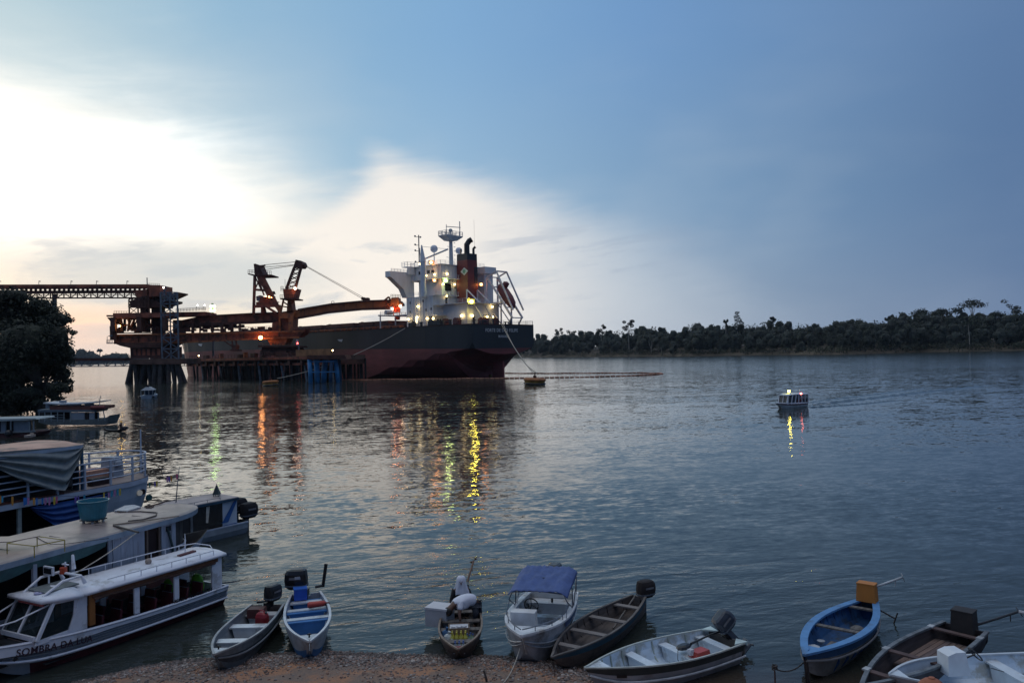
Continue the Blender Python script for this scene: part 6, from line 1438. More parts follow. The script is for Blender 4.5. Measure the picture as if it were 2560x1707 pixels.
# stakes and mooring irons on the beach
def stake(px, py, h, lean, r_, lab, m_=WOODD, nm='wooden_stake', cat='stake'):
    g = W(px, py, .12); t_ = thing(nm, lab, cat, g); b = MB(); b.tube([(0,0,-.15),(lean*.6,0,h*.6),(lean,0.02,h)], r_, 6, r2=r_*.75); b.build('shaft', m_, t_); return t_, g
stake(1222, 1712, .30, -.10, .028, 'dark broken stick leaning left on the gravel near the pale rope')
stake(1388, 1698, .20, -.01, .012, 'thin short iron rod in the mud left of the white skiff bow', RUSTD, 'iron_rod')
t_, g = stake(1938, 1712, .38, 0, .018, 'mooring iron with knotted rope left of the blue boat', RUSTD, 'iron_rod')
m = MB(); m.tube([(.05*math.cos(a), .05*math.sin(a), .36+.05*math.sin(a*1.7)) for a in [i*.7 for i in range(20)]], .014, 5); m.build('rope_knot', WOODD, t_)
m = MB(); g2 = W(2009,1655,.4); pts = [g.lerp(g2, i/24)+Vector((.01*math.sin(i*2.4),0,.34*(1-i/24)-.45*(i/24)*(1-i/24))) for i in range(25)]; m.tube(pts, .014, 5); m.build('mooring_chain', WOODD, t_, world=True)
t_, g = stake(2157, 1706, .30, 0, .010, 'thin wire post beside the dark boat bow', RUSTD, 'iron_rod'); m = MB(); m.tube([(0,0,.3),(.28,.02,.28)], .006, 5); m.build('wire', RUSTD, t_)

# ------------------------------------------------------------------ river boats moored on the left
class BF:
    """boat frame: origin, heading; on() finds where a picture point meets the boat's upright plane y = lat"""
    def __init__(s, o, d):
        s.o = Vector((o.x, o.y, 0)); s.d = Vector((d.x, d.y, 0)).normalized(); s.n = Vector((-s.d.y, s.d.x, 0)); s.rz = math.atan2(s.d.y, s.d.x)
    def loc(s, p): q = p - s.o; return Vector((q.dot(s.d), q.dot(s.n), p.z))
    def on(s, px, py, lat):
        d = ray(px, py); e = Vector((0,0,H)); t = (s.o + s.n*lat - e).dot(s.n)/d.dot(s.n); return s.loc(e + d*t)
    def at(s, px, py, z): return s.loc(W(px, py, z))
WPB = mat('white_boat_paint', (.70,.72,.78), .45, 0, .06, 3, dirt=(.38,.37,.37), dirt_amt=.3)
BROWNW = mat('varnished_brown_wood', (.16,.06,.022), .5, 0, .3, 4, stretch=(1,4,4))
def rail_t(mb, pts, h, r, step, rows=(1.0,), tops=True):
    for k in rows: mb.tube([Vector(p)+Vector((0,0,h*k)) for p in pts], r, 6)
    for a, b in zip(pts, pts[1:]):
        a, b = Vector(a), Vector(b); n = max(1, int((b-a).length/step))
        for i in range(n): p = a.lerp(b, i/n); mb.tube([p, p+Vector((0,0,h))], r*.9, 5)

# ---- white passenger boat
A = W(571,1462,.55); G1 = W(222,1577,.62); d = (G1-A).normalized(); n_ = Vector((-d.y, d.x, 0)).normalized()
Lp = 6.7; HB = .74
f = BF(A - n_*HB, d); pb = thing('passenger_boat', 'long white passenger boat with brown trimmed open windows, lettered bow and roof rails', 'boat', f.o, f.rz)
sh = hull_shape(Lp, HB*.97, HB*1.05, .56, .86, -.08, rake=.10, full=.45, pw=3.0, flare=.78, keelrise=.35)
hm_ = hull_mesh(sh, .03, n=30, zfl=.12); hm_.mi = [3 if (c == 0 and max(hm_.v[i][2] for i in q) < .26) else c for c, q in zip(hm_.mi, hm_.f)]
hm_.build('hull', [mat('planked_white_side', (.33,.36,.39), .5, .1, .12, 3, dirt=(.22,.20,.19), dirt_amt=.15), DARK, WPB, mat('dark_red_bottom', (.10,.02,.025), .6, 0, .3, 3)], pb)
b_, zg_, k_, x_, _q = sh
for fr_, r_, m_ in ((.97,.030,WPB),(.78,.012,GREYSTEEL),(.70,.012,GREYSTEEL),(.62,.012,GREYSTEEL),(.54,.012,GREYSTEEL),(.44,.034,WPB)):
    m = MB(); m.tube([(x_(q,fr_), (b_(q)*(.955+.045*max(0,(fr_-.72)/.28)) if fr_ > .7 else b_(q)*(.90+.05*fr_))+.016, k_(q)+(zg_(q)-k_(q))*fr_) for q in [i/24 for i in range(25)]], r_, 6); m.build('hull_moulding', m_, pb)
# pale sheer band carrying the name
m = MB(); ra, rb = [], []
for i in range(31):
    q = i/30; x = x_(q,1); ra.append([(x, b_(q)+.02, zg_(q)+.02),(x, b_(q)*.985+.022, zg_(q)-.13 if q < .55 else zg_(q)-.13-.12*min(1,(q-.55)/.25))])
m.loft(ra, closed=False); m.build('sheer_band', WPB, pb)
add_transom(sh, pb, WPB, .05); add_foredeck(sh, pb, mat('pinkish_deck', (.36,.28,.28), .7, 0, .15, 3), .80, .10)
LET = mat('dark_red_letters', (.05,.018,.03), .6, 0, .2, 5); LETB = mat('black_letters', (.012,.012,.016), .6)
def side_text(txt, px0, py0, px1, py1, size, m_, nm, sx=1.0, bold=.012):
    a = f.on(px0, py0, HB*1.04); b = f.on(px1, py1, HB*1.04); c = (a+b)/2; ang = math.atan2(b.z-a.z, a.x-b.x)
    q = max(0, min(1, c.x/Lp)); yc = b_(q)+.034
    ya, yb = b_(min(1, a.x/Lp))+.034, b_(max(0, b.x/Lp))+.034
    e1 = Vector((b.x-a.x, yb-ya, b.z-a.z)).normalized(); e3 = Vector((0,1,0)); e3 = (e3-e1*e3.dot(e1)).normalized(); e2 = e3.cross(e1)
    M = Matrix(((e1.x,e2.x,e3.x,(a.x+b.x)/2),(e1.y,e2.y,e3.y,(ya+yb)/2),(e1.z,e2.z,e3.z,(a.z+b.z)/2),(0,0,0,1)))
    o_ = text_mesh(txt, size, nm, m_, pb, M, .008, 1.08, sx, bold)
    xs_ = [v.co for v in o_.data.vertices]; wd = max((v-Vector(M.translation)).dot(e1) for v in xs_)*2
    k = (b-a).length/wd
    for v in o_.data.vertices: r_ = v.co - M.translation; v.co = M.translation + e1*(r_.dot(e1)*k) + e2*r_.dot(e2) + e3*r_.dot(e3)
    # follow the curve of the side
    for v in o_.data.vertices: q = max(0, min(1, v.co.x/Lp)); v.co.y = b_(q)+.026+(.004 if v.co.y > 0 else 0)
    return o_
side_text('SOMBRA DA LUA', 58, 1639, 232, 1594, .22, LET, 'name_lettering', bold=.003)
side_text('RIMSC  0010221751', 436, 1503, 530, 1472, .115, LETB, 'registration_lettering', bold=.006)
tp = MB(); g = f.on(37,1645,HB*.93); tp.prism([(g.x-.07,g.y,g.z-.03),(g.x+.0,g.y+.01,g.z+.05),(g.x+.07,g.y,g.z-.02),(g.x+.02,g.y,g.z-.06)], (0,.02,0)); tp.build('star_mark', LETB, pb)
# cabin
yn, yf = .66, -.66
def onz(px, py, lat=yn): return f.on(px, py, lat)
r0 = onz(556,1386); r1 = onz(214,1484); zr0, zr1 = r0.z, r1.z
xw0 = onz(545,1470).x; xw1 = r1.x
wt = onz(128,1506); wb = onz(92,1600)
roof = MB(); rings = []
for i in range(13):
    q = i/12; x = r0.x-.05 + (r1.x+.12-r0.x)*q; z = zr0+(zr1-zr0)*q; rings.append([(x,.78,z-.02),(x,.76,z+.05),(x,.45,z+.11),(x,0,z+.13),(x,-.45,z+.11),(x,-.76,z+.05),(x,-.78,z-.02)])
roof.loft(rings, cap=True); roof.build('roof', WPB, pb, smooth=True)
hd = MB(); rings = []
for q, dz, kw in ((0,.12,1.0),(.25,.13,.98),(.5,.05,.96),(.75,-.02,.92),(1.0,-.10,.86)):
    x = r1.x+.1+(wt.x+.12-r1.x)*q; z = zr1+(wt.z+.06-zr1)*q; rings.append([(x,.77*kw,z-.04),(x,.74*kw,z+.05),(x,.40*kw,z+.09+dz*.6),(x,0,z+.10+dz*.7),(x,-.40*kw,z+.09+dz*.6),(x,-.74*kw,z+.05),(x,-.77*kw,z-.04)])
hd.loft(rings, cap=True); hd.build('wheelhouse_roof', WPB, pb, smooth=True)
hz = zr1+.22; xh0, xh1 = r1.x-.15, r1.x+.85
m = MB()
for s in (.42,-.42): m.tube([(xh0,s,hz-.02),(xh0+.1,s,hz+.17),(xh0+.55,s,hz+.16),(xh1,s*.9,hz-.08)], [.05,.035,.032,.03], 7)
m.tube([(xh0+.1,.42,hz+.17),(xh0+.1,-.42,hz+.17)], .032, 6); m.build('roof_arch', WPB, pb)
m = MB(); m.box(((xh0+xh1)/2,0,hz-.03),(.8,.7,.03)); m.build('roof_hatch', mat('grey_hatch', (.16,.18,.18), .4), pb)
c = onz(137,1480); em = MB(); em.tube([(c.x+.02,.1,wt.z+.135),(c.x+.02,.1,wt.z+.150)], .11, 14); em.build('round_emblem', mat('faded_emblem', (.34,.34,.52), .6, 0, .4, 20), pb)
for s in (1,-1):
    yy = .66*s
    m = MB(); m.box(((xw0+.05), yy, (zg_(0)+zr0)/2),(.34,.06,zr0-zg_(0)+.02)); m.build('stern_pillar', WPB, pb)
    for px in (441, 342):
        g = onz(px, 1545 if px < 400 else 1500); q = g.x/Lp; m = MB(); zz = zr0+(zr1-zr0)*(g.x-r0.x)/(r1.x-r0.x); m.box((g.x, yy, (zg_(q)+zz)/2),(.15,.05,zz-zg_(q))); m.build('window_pillar', WPB, pb)
    g = onz(226,1520); zz = zr1; q = g.x/Lp; m = MB(); m.box((g.x-.03, yy, (zg_(q)+zz)/2+.02),(.15,.06,zz-zg_(q)-.04)); m.build('brown_pillar', mat('orange_brown_wood', (.26,.10,.025), .5, 0, .15, 4), pb)
    m = MB(); m.beam((r0.x+.2,yy+.03*s,zr0-.09),(r1.x-.15,yy+.03*s,zr1-.09), .03,.10); m.build('window_head_trim', BROWNW, pb)
    bl_ = MB(); a_ = Vector((r0.x+.3,yy+.04*s,zr0-.16)); b2 = Vector((r1.x-.2,yy+.04*s,zr1-.17)); bl_.tube([a_.lerp(b2,i/14)+Vector((0,0,.012*math.sin(i*2.1))) for i in range(15)], .035, 7); bl_.build('rolled_blind', mat('rolled_brown_canvas', (.10,.05,.035), .8, 0, .3, 6), pb)
    m = MB(); g = onz(208,1530); q0 = g.x/Lp
    m.prism([(r1.x-.03,yy,zr1-.02),(wt.x-.12,yy,wt.z),(wt.x-.05,yy,wt.z-.06),(r1.x+.28,yy,wt.z-.10),(r1.x+.34,yy,zg_(q0)+.10),(wb.x,yy,zg_(q0)+.08),(wb.x+.03,yy,zg_(q0)-.02),(r1.x-.03,yy,zg_(q0)-.02)], (0,-.04*s,0)); m.build('wheelhouse_side', WPB, pb)
    g0 = onz(176,1558).x
    m = MB(); m.beam((g0+.02,yy,zg_(q0)+.08),(g0-.26,yy,wt.z-.02), .05,.06); m.beam((wb.x,yy,zg_(q0)+.07),(wt.x-.05,yy,wt.z-.02), .06,.07); m.build('windscreen_pillar', WPB, pb)
    m = MB(); m.prism([(r1.x+.30,yy*.985,zg_(q0)+.06),(wb.x,yy*.985,zg_(q0)+.08),(wt.x-.05,yy*.985,wt.z-.05),(r1.x+.25,yy*.985,wt.z-.03)], (0,-.008*s,0)); m.build('side_pane', glass('smoked_glass', (.03,.045,.05), .42), pb)
m = MB(); m.prism([(wb.x+.02,-.60,zg_(.8)+.08),(wb.x+.02,.60,zg_(.8)+.08),(wt.x-.03,.60,wt.z-.04),(wt.x-.03,-.60,wt.z-.04)], (.01,0,0)); m.build('windscreen', glass('smoked_glass'), pb)
m = MB(); m.beam((wb.x+.04,0,zg_(.8)+.06),(wt.x-.02,0,wt.z), .06,.05); m.beam((wb.x+.03,-.62,zg_(.8)+.06),(wb.x+.03,.62,zg_(.8)+.06), .06,.10); m.build('windscreen_frame', WPB, pb)
m = MB(); m.box((wt.x+.06,.0,wt.z-.07),(.02,.95,.07)); m.build('red_banner', mat('pink_red_print', (.45,.12,.12), .6, 0, .3, 20), pb)
# interior
m = MB(); m.prism([(.3,-.6,.16),(5.2,-.6,.16),(5.2,.6,.16),(.3,.6,.16)], (0,0,-.02)); m.build('cabin_floor', DARK, pb)
SEATM = mat('dark_red_seat', (.09,.012,.018), .7, 0, .3, 6)
for i in range(7):
    for s in (.33,-.33):
        x = .9+i*.50; st = MB(); st.box((x,s,.36),(.30,.38,.07)); st.box((x-.16,s,.58),(.06,.38,.42), ry=-.15); 
        so = st.build('passenger_seat', SEATM, pb); lg = MB(); lg.tube([(x-.17,s-.17,.16),(x-.17,s-.17,.80),(x-.17,s+.17,.80),(x-.17,s+.17,.16)], .014, 5); lg.build('seat_frame', GREYSTEEL, so)
hb_ = MB(); hb_.tube([(.6,-.45,1.0),(4.2,-.45,1.12)], .014, 5); hb_.build('hand_bar', GREYSTEEL, pb)
# roof rails, antenna, lamp, sign, beacon
m = MB()
for s in (.70,-.70): rail_t(m, [(r0.x+.35,s,zr0+.06),(r1.x-.55,s,zr1+.07)], .14, .013, .42)
m.tube([(r0.x+.35,.70,zr0+.20),(r0.x+.12,.3,zr0+.26),(r0.x+.12,-.3,zr0+.26),(r0.x+.35,-.70,zr0+.20)], .013, 6); m.build('roof_rail', WPB, pb)
a_ = onz(480,1385,0); m = MB(); m.tube([(a_.x+.15,-.1,zr0+.12),(a_.x+.12,-.12,zr0+.50),(a_.x+.13,-.12,zr0+.66)], [.018,.014,.008], 6); m.build('antenna', WPB, pb)
g = onz(468,1394,.05); m = MB(); m.beam((g.x-.25,.05,zr0+.15),(g.x+.32,.10,zr0+.15), .13,.05); m.build('red_board', mat('dark_red_board', (.09,.015,.02), .6, 0, .2, 4), pb)
g = onz(371,1418,.0); rn = in_boat((pb, sh, Lp), 'rope_ball', 'small round pale bundle lying alone on the white passenger boat roof', 'bundle', g.x, .0, zr0+.13)
m = MB(); m.ball((0,0,.08), .085, seg=10, rings=8); m.build('bundle', mat('dirty_rope', (.30,.25,.22), .9, 0, .3, 14, bump=.01), rn, smooth=True)
g = onz(214,1428,-.2); m = MB(); m.tube([(r1.x-.05,-.25,hz+.15),(r1.x-.05,-.25,hz+.30)], .085, 10); m.build('orange_beacon', mat('orange_red_beacon', (.42,.055,.02), .35, 0, .1, 4), pb)
m = MB(); m.tube([(r1.x-.10,-.25,hz+.30),(r1.x-.10,-.25,hz+.42)], .02, 6); m.box((r1.x-.1,-.25,hz+.36),(.05,.22,.025)); m.tube([(r1.x-.35,-.3,hz+.18),(r1.x-.42,-.45,hz+.5)], [.05,.03], 4); m.build('horn', WPB, pb)
m = MB(); m.box((r1.x+.28,-.30,hz+.30),(.05,.36,.20)); fo = m.build('searchlight_frame', WPB, pb); m = MB(); m.box((r1.x+.31,-.30,hz+.30),(.02,.28,.13)); m.build('searchlight_glass', mat('dark_window_glass', ()), fo); m = MB(); m.tube([(r1.x+.28,-.30,hz+.0),(r1.x+.28,-.30,hz+.2)], .02, 6); m.build('searchlight_post', WPB, fo)
# pulpit rail from the roof down round the bow
m = MB()
for s in (1,-1): m.tube([(wt.x-.35,s*.62,wt.z+.02),(Lp*.86,s*.42,1.28),(Lp*.93,s*.30,1.25),(Lp*.965,s*.22,1.05),(Lp*.97,s*.16,.84)], .018, 6)
m.build('pulpit_rail', WPB, pb)
for (x, y, z, lab, s_) in ((wb.x+.25,-.05,.42,'bright green jacket heaped in the open bow of the white passenger boat',(.22,.28,.30)),(.55,.10,.62,'lime green jacket on the rearmost seat of the white passenger boat',(.18,.22,.34)),(1.15,-.35,.66,'dim green jacket on a seat ahead of the lime one',(.10,.16,.26))):
    q = in_boat((pb, sh, Lp), 'green_jacket', lab, 'life jacket', x, y, z-.10); m = MB(); m.ball((0,0,.1), 1, seg=10, rings=8, sc=s_)
    for k in range(len(m.v)): v = m.v[k]; r_ = rnd.uniform(.8,1.15); m.v[k] = (v[0]*r_, v[1]*r_, v[2])
    m.build('jacket', mat('lime_green_cloth', (.10,.30,.015) if 'dim' not in lab else (.10,.30,.015), .8, 0, .25, 7), q, smooth=True)
    m = MB(); m.beam((s_[0]*.6,-s_[1]*.7,.1),(s_[0]*.6,s_[1]*.7,.16), .03,.02); m.build('strap', BLACKP, q)
m = MB(); m.box((Lp*.86,-.1,.50),(.5,.7,.42)); m.build('bow_locker', BLACKP, pb)

# ---- long wooden river boat behind it (flat roof with tub)
RZ2 = 2.35
a = W(0,1412,RZ2); b = W(448,1291,RZ2); d2 = b-a; f2 = BF(a, d2); f2.o = f2.o + f2.n*1.3   # centre line, near side is y = -1.3
L2 = f2.at(475,1266,RZ2).x + .35
rb_ = thing('river_boat', 'long wooden river boat with flat greyish roof, white plank wall and dark doorway', 'boat', f2.o, f2.rz)
GREYW = mat('bluish_white_planks', (.34,.38,.46), .6, 0, .10, 3, dirt=(.22,.22,.25), dirt_amt=.2, stretch=(3,3,.5))
def roof_outline(x0, x1, hw, r, n=10):
    pts = [(x0,-hw),(x1-r,-hw)] + [(x1-r+r*math.sin(k*math.pi/2/n), -hw*math.cos(k*math.pi/2/n)) for k in range(1, n+1)]
    return pts + [(x, -y) for x, y in pts[::-1][1:]]
def flat_roof(par, x0, x1, hw, r, z, th, m_top, m_edge, nm='roof', crown=.06):
    pts = roof_outline(x0, x1, hw, r); top = MB(); mid = [Vector((x, y*.0, z+crown)) for x, y in pts]
    rr = [[Vector((x,y,z)) for x,y in pts], [Vector((x0+(x-x0)*.985,y*.93,z+crown*.6)) for x,y in pts], [Vector((x0+(x-x0)*.93,y*.45,z+crown)) for x,y in pts]]
    top.loft(rr, cap=False); top.add(rr[-1], [tuple(range(len(pts)))]); top.build(nm, m_top, par)
    e = MB(); e.loft([[Vector((x,y,z-th)) for x,y in pts], [Vector((x*1.0,y*1.008,z+.012)) for x,y in pts]], cap=False); e.add([Vector((x,y,z-th)) for x,y in pts], [tuple(range(len(pts)))]); e.build(nm+'_edge', m_edge, par)
ROOFM = mat('greyish_tarred_roof', (.25,.20,.185), .42, 0, .22, 1.2, dirt=(.14,.115,.11), dirt_amt=.35, bump=.003)
flat_roof(rb_, -3.5, L2, 1.32, 1.9, RZ2, .13, ROOFM, mat('blue_grey_edge', (.22,.29,.37), .6, 0, .15, 3))
for x in (.9, 2.3, 3.7, 5.0): m = MB(); m.beam((x,-1.26,RZ2+.025),(x,0,RZ2+.068), .02,.012); m.build('roof_seam', mat('dark_seam', (.10,.09,.09), .8), rb_)
def g2(px, py, lat=-1.12): return f2.on(px, py, lat)
xw = g2(268,1360).x; xe = g2(428,1320).x
sh2 = hull_shape(L2+.9, .9, 1.2, .95, 1.35, -.1, rake=.10, full=.5, pw=2.4, flare=.8)
mb_ = hull_mesh(sh2, .05, zfl=.5, mi_band=(3,)); 
hh = mb_.build('hull', [mat('faded_red_hull', (.22,.09,.08), .7, 0, .3, 2), DARK, GREYW], rb_)
n_pl = 11
for i in range(n_pl):
    x0 = xw+(xe-xw)*i/n_pl; x1_ = xw+(xe-xw)*(i+1)/n_pl
    dx0, dx1 = g2(366,1360).x, g2(393,1350).x
    if x1_ > dx0 and x0 < dx1: 
        continue
    m = MB(); m.box(((x0+x1_)/2,-1.14+.004*(i%2),1.62),(x1_-x0-.008,.04,1.26)); m.build('wall_plank', GREYW, rb_)
m = MB(); m.box(((g2(366,1360).x+g2(393,1350).x)/2,-1.10,1.6),(g2(393,1350).x-g2(366,1360).x,.02,1.20)); m.build('doorway', mat('dark_red_interior', (.025,.012,.012), .8), rb_)
for px in (364.5,395): m = MB(); g = g2(px,1360); m.box((g.x,-1.16,1.62),(.05,.06,1.26)); m.build('door_frame', mat('brown_frame', (.14,.10,.08), .7), rb_)
g = g2(419,1318); m = MB(); m.box((g.x,-1.165,2.05),(.22,.02,.14)); m.build('vent', DARK, rb_)
fr_ = MB(); rings = []
for k in range(9): a_ = k*math.pi/8; rings.append([(xe+math.sin(a_)*.55*2, -1.14*math.cos(a_), z) for z in (.95,2.25)])
fr_.loft(rings, closed=False); fo = fr_.build('curved_front', mat('dark_front', (.05,.045,.045), .8), rb_)
for z in (1.0,1.15,1.3,1.45):
    m = MB(); m.tube([(xe+.1+math.sin(k*math.pi/8)*1.05, -1.19*math.cos(k*math.pi/8), z) for k in range(9)], .03, 5); m.build('front_rail', GREYW, rb_)
m = MB(); m.box((xe+.02,-1.16,1.62),(.16,.07,1.3)); m.build('corner_board', GREYW, rb_)
# open left part: posts, boards, rails, dark inside
for px in (82,177,-30): g = g2(px,1400); m = MB(); m.box((g.x,-1.16,1.55),(.10,.08,1.40)); m.build('post', GREYW, rb_)
for z, t_ in ((.72,.10),(1.02,.10)): m = MB(); m.beam((g2(92,1440).x,-1.18,z),(g2(262,1390).x,-1.18,z), .05, t_); m.build('side_rail', GREYW, rb_)
for px in (100,150,210): g = g2(px,1430); m = MB(); m.box((g.x,-1.17,.86),(.05,.04,.34)); m.build('rail_post', GREYW, rb_)
m = MB(); m.box((xw-.28,-1.15,1.15),(.52,.04,.9)); m.build('side_panel', GREYW, rb_)
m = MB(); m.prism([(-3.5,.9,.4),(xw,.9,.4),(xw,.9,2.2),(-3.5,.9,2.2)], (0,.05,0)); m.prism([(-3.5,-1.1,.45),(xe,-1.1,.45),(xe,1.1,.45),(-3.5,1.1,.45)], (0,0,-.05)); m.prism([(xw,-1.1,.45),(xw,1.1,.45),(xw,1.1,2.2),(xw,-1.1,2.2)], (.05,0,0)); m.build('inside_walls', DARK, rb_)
m = MB(); rings = []
for i in range(21):
    q = i/20; x = -3+(xw+2.9)*q; sag = .16+.14*abs(math.sin(q*math.pi*3)); rings.append([(x,-1.24,RZ2-.14),(x,-1.22+.03*math.sin(q*40),RZ2-.14-sag*.5),(x,-1.17,RZ2-.14-sag)])
m.loft(rings, closed=False); m.build('teal_awning', mat('teal_tarpaulin', (.035,.11,.12), .6, 0, .25, 3, bump=.01), rb_, smooth=True)
cbl = MB(); g = g2(280,1350,-1.2); cbl.tube([(g.x,-1.20,RZ2-.1),(g.x+.02,-1.21,1.7),(g.x-.05,-1.2,1.1)], .008, 5); cbl.build('cable', DARK, rb_)
gv = g2(432,1350,-1.25); m = MB(); m.tube([(gv.x-.15,-1.20,2.1),(gv.x,-1.24,1.5),(gv.x+.02,-1.24,1.2)], .035, 6); m.build('hanging_ladder', mat('dark_green_pipe', (.02,.045,.05), .6), rb_)
hz_ = MB(); hz_.tube([(gv.x+.2+.22*math.cos(a_),-1.26,1.12+.12*math.sin(a_)) for a_ in [i*math.pi/7 for i in range(15)]], .012, 5, cap=False); hz_.build('hose_coil', DARK, rb_)
REC2 = (rb_, sh2, L2)
# things lying on that roof
g = f2.at(228,1312,RZ2); tb = in_boat(REC2, 'water_tub', 'big round turquoise plastic tub standing on the grey roof', 'tub', g.x+.12, g.y+.05, RZ2+.05)
TUB = mat('turquoise_tub', (.028,.17,.23), .4, 0, .15, 3); m = MB(); rg = lambda r_, z: [(r_*math.cos(a), r_*math.sin(a), z) for a in [i*2*math.pi/28 for i in range(28)]]
m.loft([rg(.005,.10), rg(.30,.10), rg(.34,.16), rg(.405,.60), rg(.425,.61), rg(.425,.635), rg(.395,.635), rg(.33,.18), rg(.005,.17)]); m.build('tub', TUB, tb, smooth=False)
for a in (.5,2.2,3.9,5.3): m = MB(); m.box((.26*math.cos(a),.26*math.sin(a),.03),(.05,.05,.13)); m.build('stand_leg', mat('white_peg', (.4,.42,.42), .7), tb)
m = MB(); m.box((0,0,.085),(.5,.5,.03)); m.build('stand_board', WOODD, tb)
def on_roof(pts, z=RZ2+.07): return [ROOTM[rb_.name] @ (f2.at(a_, b2, z)) for a_, b2 in pts]
def lying(nm, lab, cat, pts, r_, m_, z=RZ2+.075): 
    m = MB(); m.tube(on_roof(pts, z), r_, 6); o_ = m.build(nm, m_); tag(o_, lab, cat); return o_
lying('bent_pipe', 'bent grey pipe loop lying on the roof right of the turquoise tub', 'pipe', [(286,1275),(300,1279),(352,1278),(392,1281),(390,1288),(358,1298),(320,1302)], .022, WOODG)
lying('wooden_pole', 'long pale pole lying across the roof toward its rounded end', 'pole', [(282,1311),(345,1303),(448,1289)], .022, mat('pale_pole', (.30,.25,.20), .8, 0, .2, 5))
lying('wooden_pole', 'dark pole lying from the turquoise tub to the near roof edge', 'pole', [(284,1313),(316,1322),(346,1330)], .028, WOODD)
lying('rope', 'thin rope trailing over the left half of the grey roof', 'rope', [(88,1340),(108,1352),(128,1360),(165,1359),(210,1353),(272,1345)], .008, DARK)
lying('coiled_rope', 'dark tangle of rope on the roof beyond the turquoise tub', 'rope', [(362,1266),(372,1262),(384,1265),(378,1269),(366,1268),(374,1264),(400,1258),(420,1250)], .025, mat('brown_rope', (.08,.05,.04), .9))
m = MB(); q = on_roof([(286,1275),(312,1263),(336,1261),(352,1266),(318,1277)], RZ2+.10); m.prism(q, (0,0,-.05)); tag(m.build('white_board', mat('pale_board', (.40,.42,.45), .6)), 'pale flat board lying on the roof behind the turquoise tub', 'board')
st_ = thing('table_frame', 'thin yellow metal table frame standing on the left part of the grey roof', 'frame', on_roof([(60,1370)])[0])
YF = mat('yellow_frame', (.30,.24,.04), .6, 0, .2, 5); c4 = on_roof([(18,1386),(86,1394),(162,1378),(93,1368)], RZ2+.03); m = MB()
tops = [p+Vector((0,0,.28)) for p in c4]
for a_, b2 in zip(c4, tops): m.tube([a_, b2], .012, 5)
for i in range(4): m.tube([tops[i], tops[(i+1)%4]], .012, 5)
m.build('frame', YF, st_, world=True); m = MB(); m.prism([tops[0].lerp(tops[1],-.2)-Vector((.9,0,0)), tops[0].lerp(tops[3],.1), tops[3].lerp(tops[2],.1), tops[3]-Vector((1.5,0,0))], (0,0,.02)); m.build('table_top', ROOFM, st_, world=True)
rope(W(345,1330,RZ2)+Vector((0,0,.02)), ROOTM[pb.name] @ Vector((r1.x-.3,-.35,hz+.02)), .05, .014, 'taut pale rope from the grey roof edge down to the white passenger boat', n=6)
# flag pole and pennants
fp = ROOTM[rb_.name] @ f2.at(440,1252,RZ2); pt = thing('flag_pole', 'thin pole at the rounded roof end carrying the pennant string', 'pole', fp); m = MB(); m.tube([(0,0,-.05),(.06,0,.60),(.09,.1,1.12)], .018, 6, r2=.010); m.build('pole', GREYSTEEL, pt)

# ---- larger white river boat with tarpaulin (furthest left)
RZ1 = 3.75
a = W(0,1128,RZ1); b = W(212,1110,RZ1); 
hdg = Vector((.42,.90,0)).normalized(); f1 = BF(W(212,1110,RZ1), hdg); f1.o = f1.o + f1.n*1.75 - f1.d*0
lb_ = thing('river_boat', 'two deck white river boat with grey tarpaulin, blue tarpaulin and rounded bow railing', 'boat', f1.o, f1.rz)
NY = -1.75
def g1(px, py, lat=NY): return f1.on(px, py, lat)
DZ1 = 1.95                                  # upper deck height
Lb = g1(358,1190,-.2).x
WR = mat('white_railing', (.40,.45,.54), .6, 0, .08, 3)
m = MB(); pts = roof_outline(-14, 0.1, 1.9, .3, 4)
m.prism([(x,y,RZ1) for x,y in pts], (0,0,-.13)); m.build('roof_fascia', mat('pale_blue_fascia', (.30,.38,.48), .6, 0, .1, 3), lb_)
m = MB(); rr = [[Vector((x,y,RZ1+.004)) for x,y in pts], [Vector((x*.99-.05,y*.5,RZ1+.10)) for x,y in pts]]; m.loft(rr); m.add(rr[1], [tuple(range(len(pts)))]); m.build('roof', mat('pinkish_brown_roof', (.46,.28,.21), .7, 0, .2, 1.0, dirt=(.20,.15,.13), dirt_amt=.4), lb_)
m = MB(); g = f1.at(75,1098,RZ1); m.box((g.x,g.y,RZ1+.15),(.4,.25,.09), rz=.4); m.box((g.x+.15,g.y+.1,RZ1+.2),(.12,.1,.1)); m.build('roof_block', mat('pale_block', (.30,.25,.22), .8), lb_)
# deck plan: rounded bow
def deck_pts(z, hw, x1, r, x0=-14, n=14): return [(x, y, z) for x, y in roof_outline(x0, x1, hw, r, n)]
m = MB(); m.prism(deck_pts(DZ1, 1.75, Lb, 2.6), (0,0,-.16)); m.build('upper_deck', mat('brown_deck_edge', (.22,.17,.16), .7, 0, .2, 3), lb_)
m = MB(); rr = deck_pts(DZ1-.02, 1.79, Lb+.04, 2.6); m.loft([[Vector(p) for p in rr], [Vector((x,y,z-.20)) for x,y,z in rr]]); m.build('deck_band', WR, lb_)
hullp = [deck_pts(z, hw, x1, r) for z, hw, x1, r in ((DZ1-.2,1.74,Lb+.02,2.6),(1.2,1.66,Lb+.0,2.7),(.5,1.5,Lb-.2,2.8),(-.2,1.2,Lb-.8,3.0))]
fwd = g1(270,1260).x
cut = lambda P: [Vector(p) for p in P if True]
m = MB(); hp = []
for P in hullp:
    k = [Vector((max(p[0], fwd), p[1], p[2])) for p in P]; hp.append(k)
m.loft(hp, closed=True); m.build('bow_side', mat('white_bow_side', (.42,.47,.54), .6, 0, .08, 2, dirt=(.28,.30,.33), dirt_amt=.15), lb_)
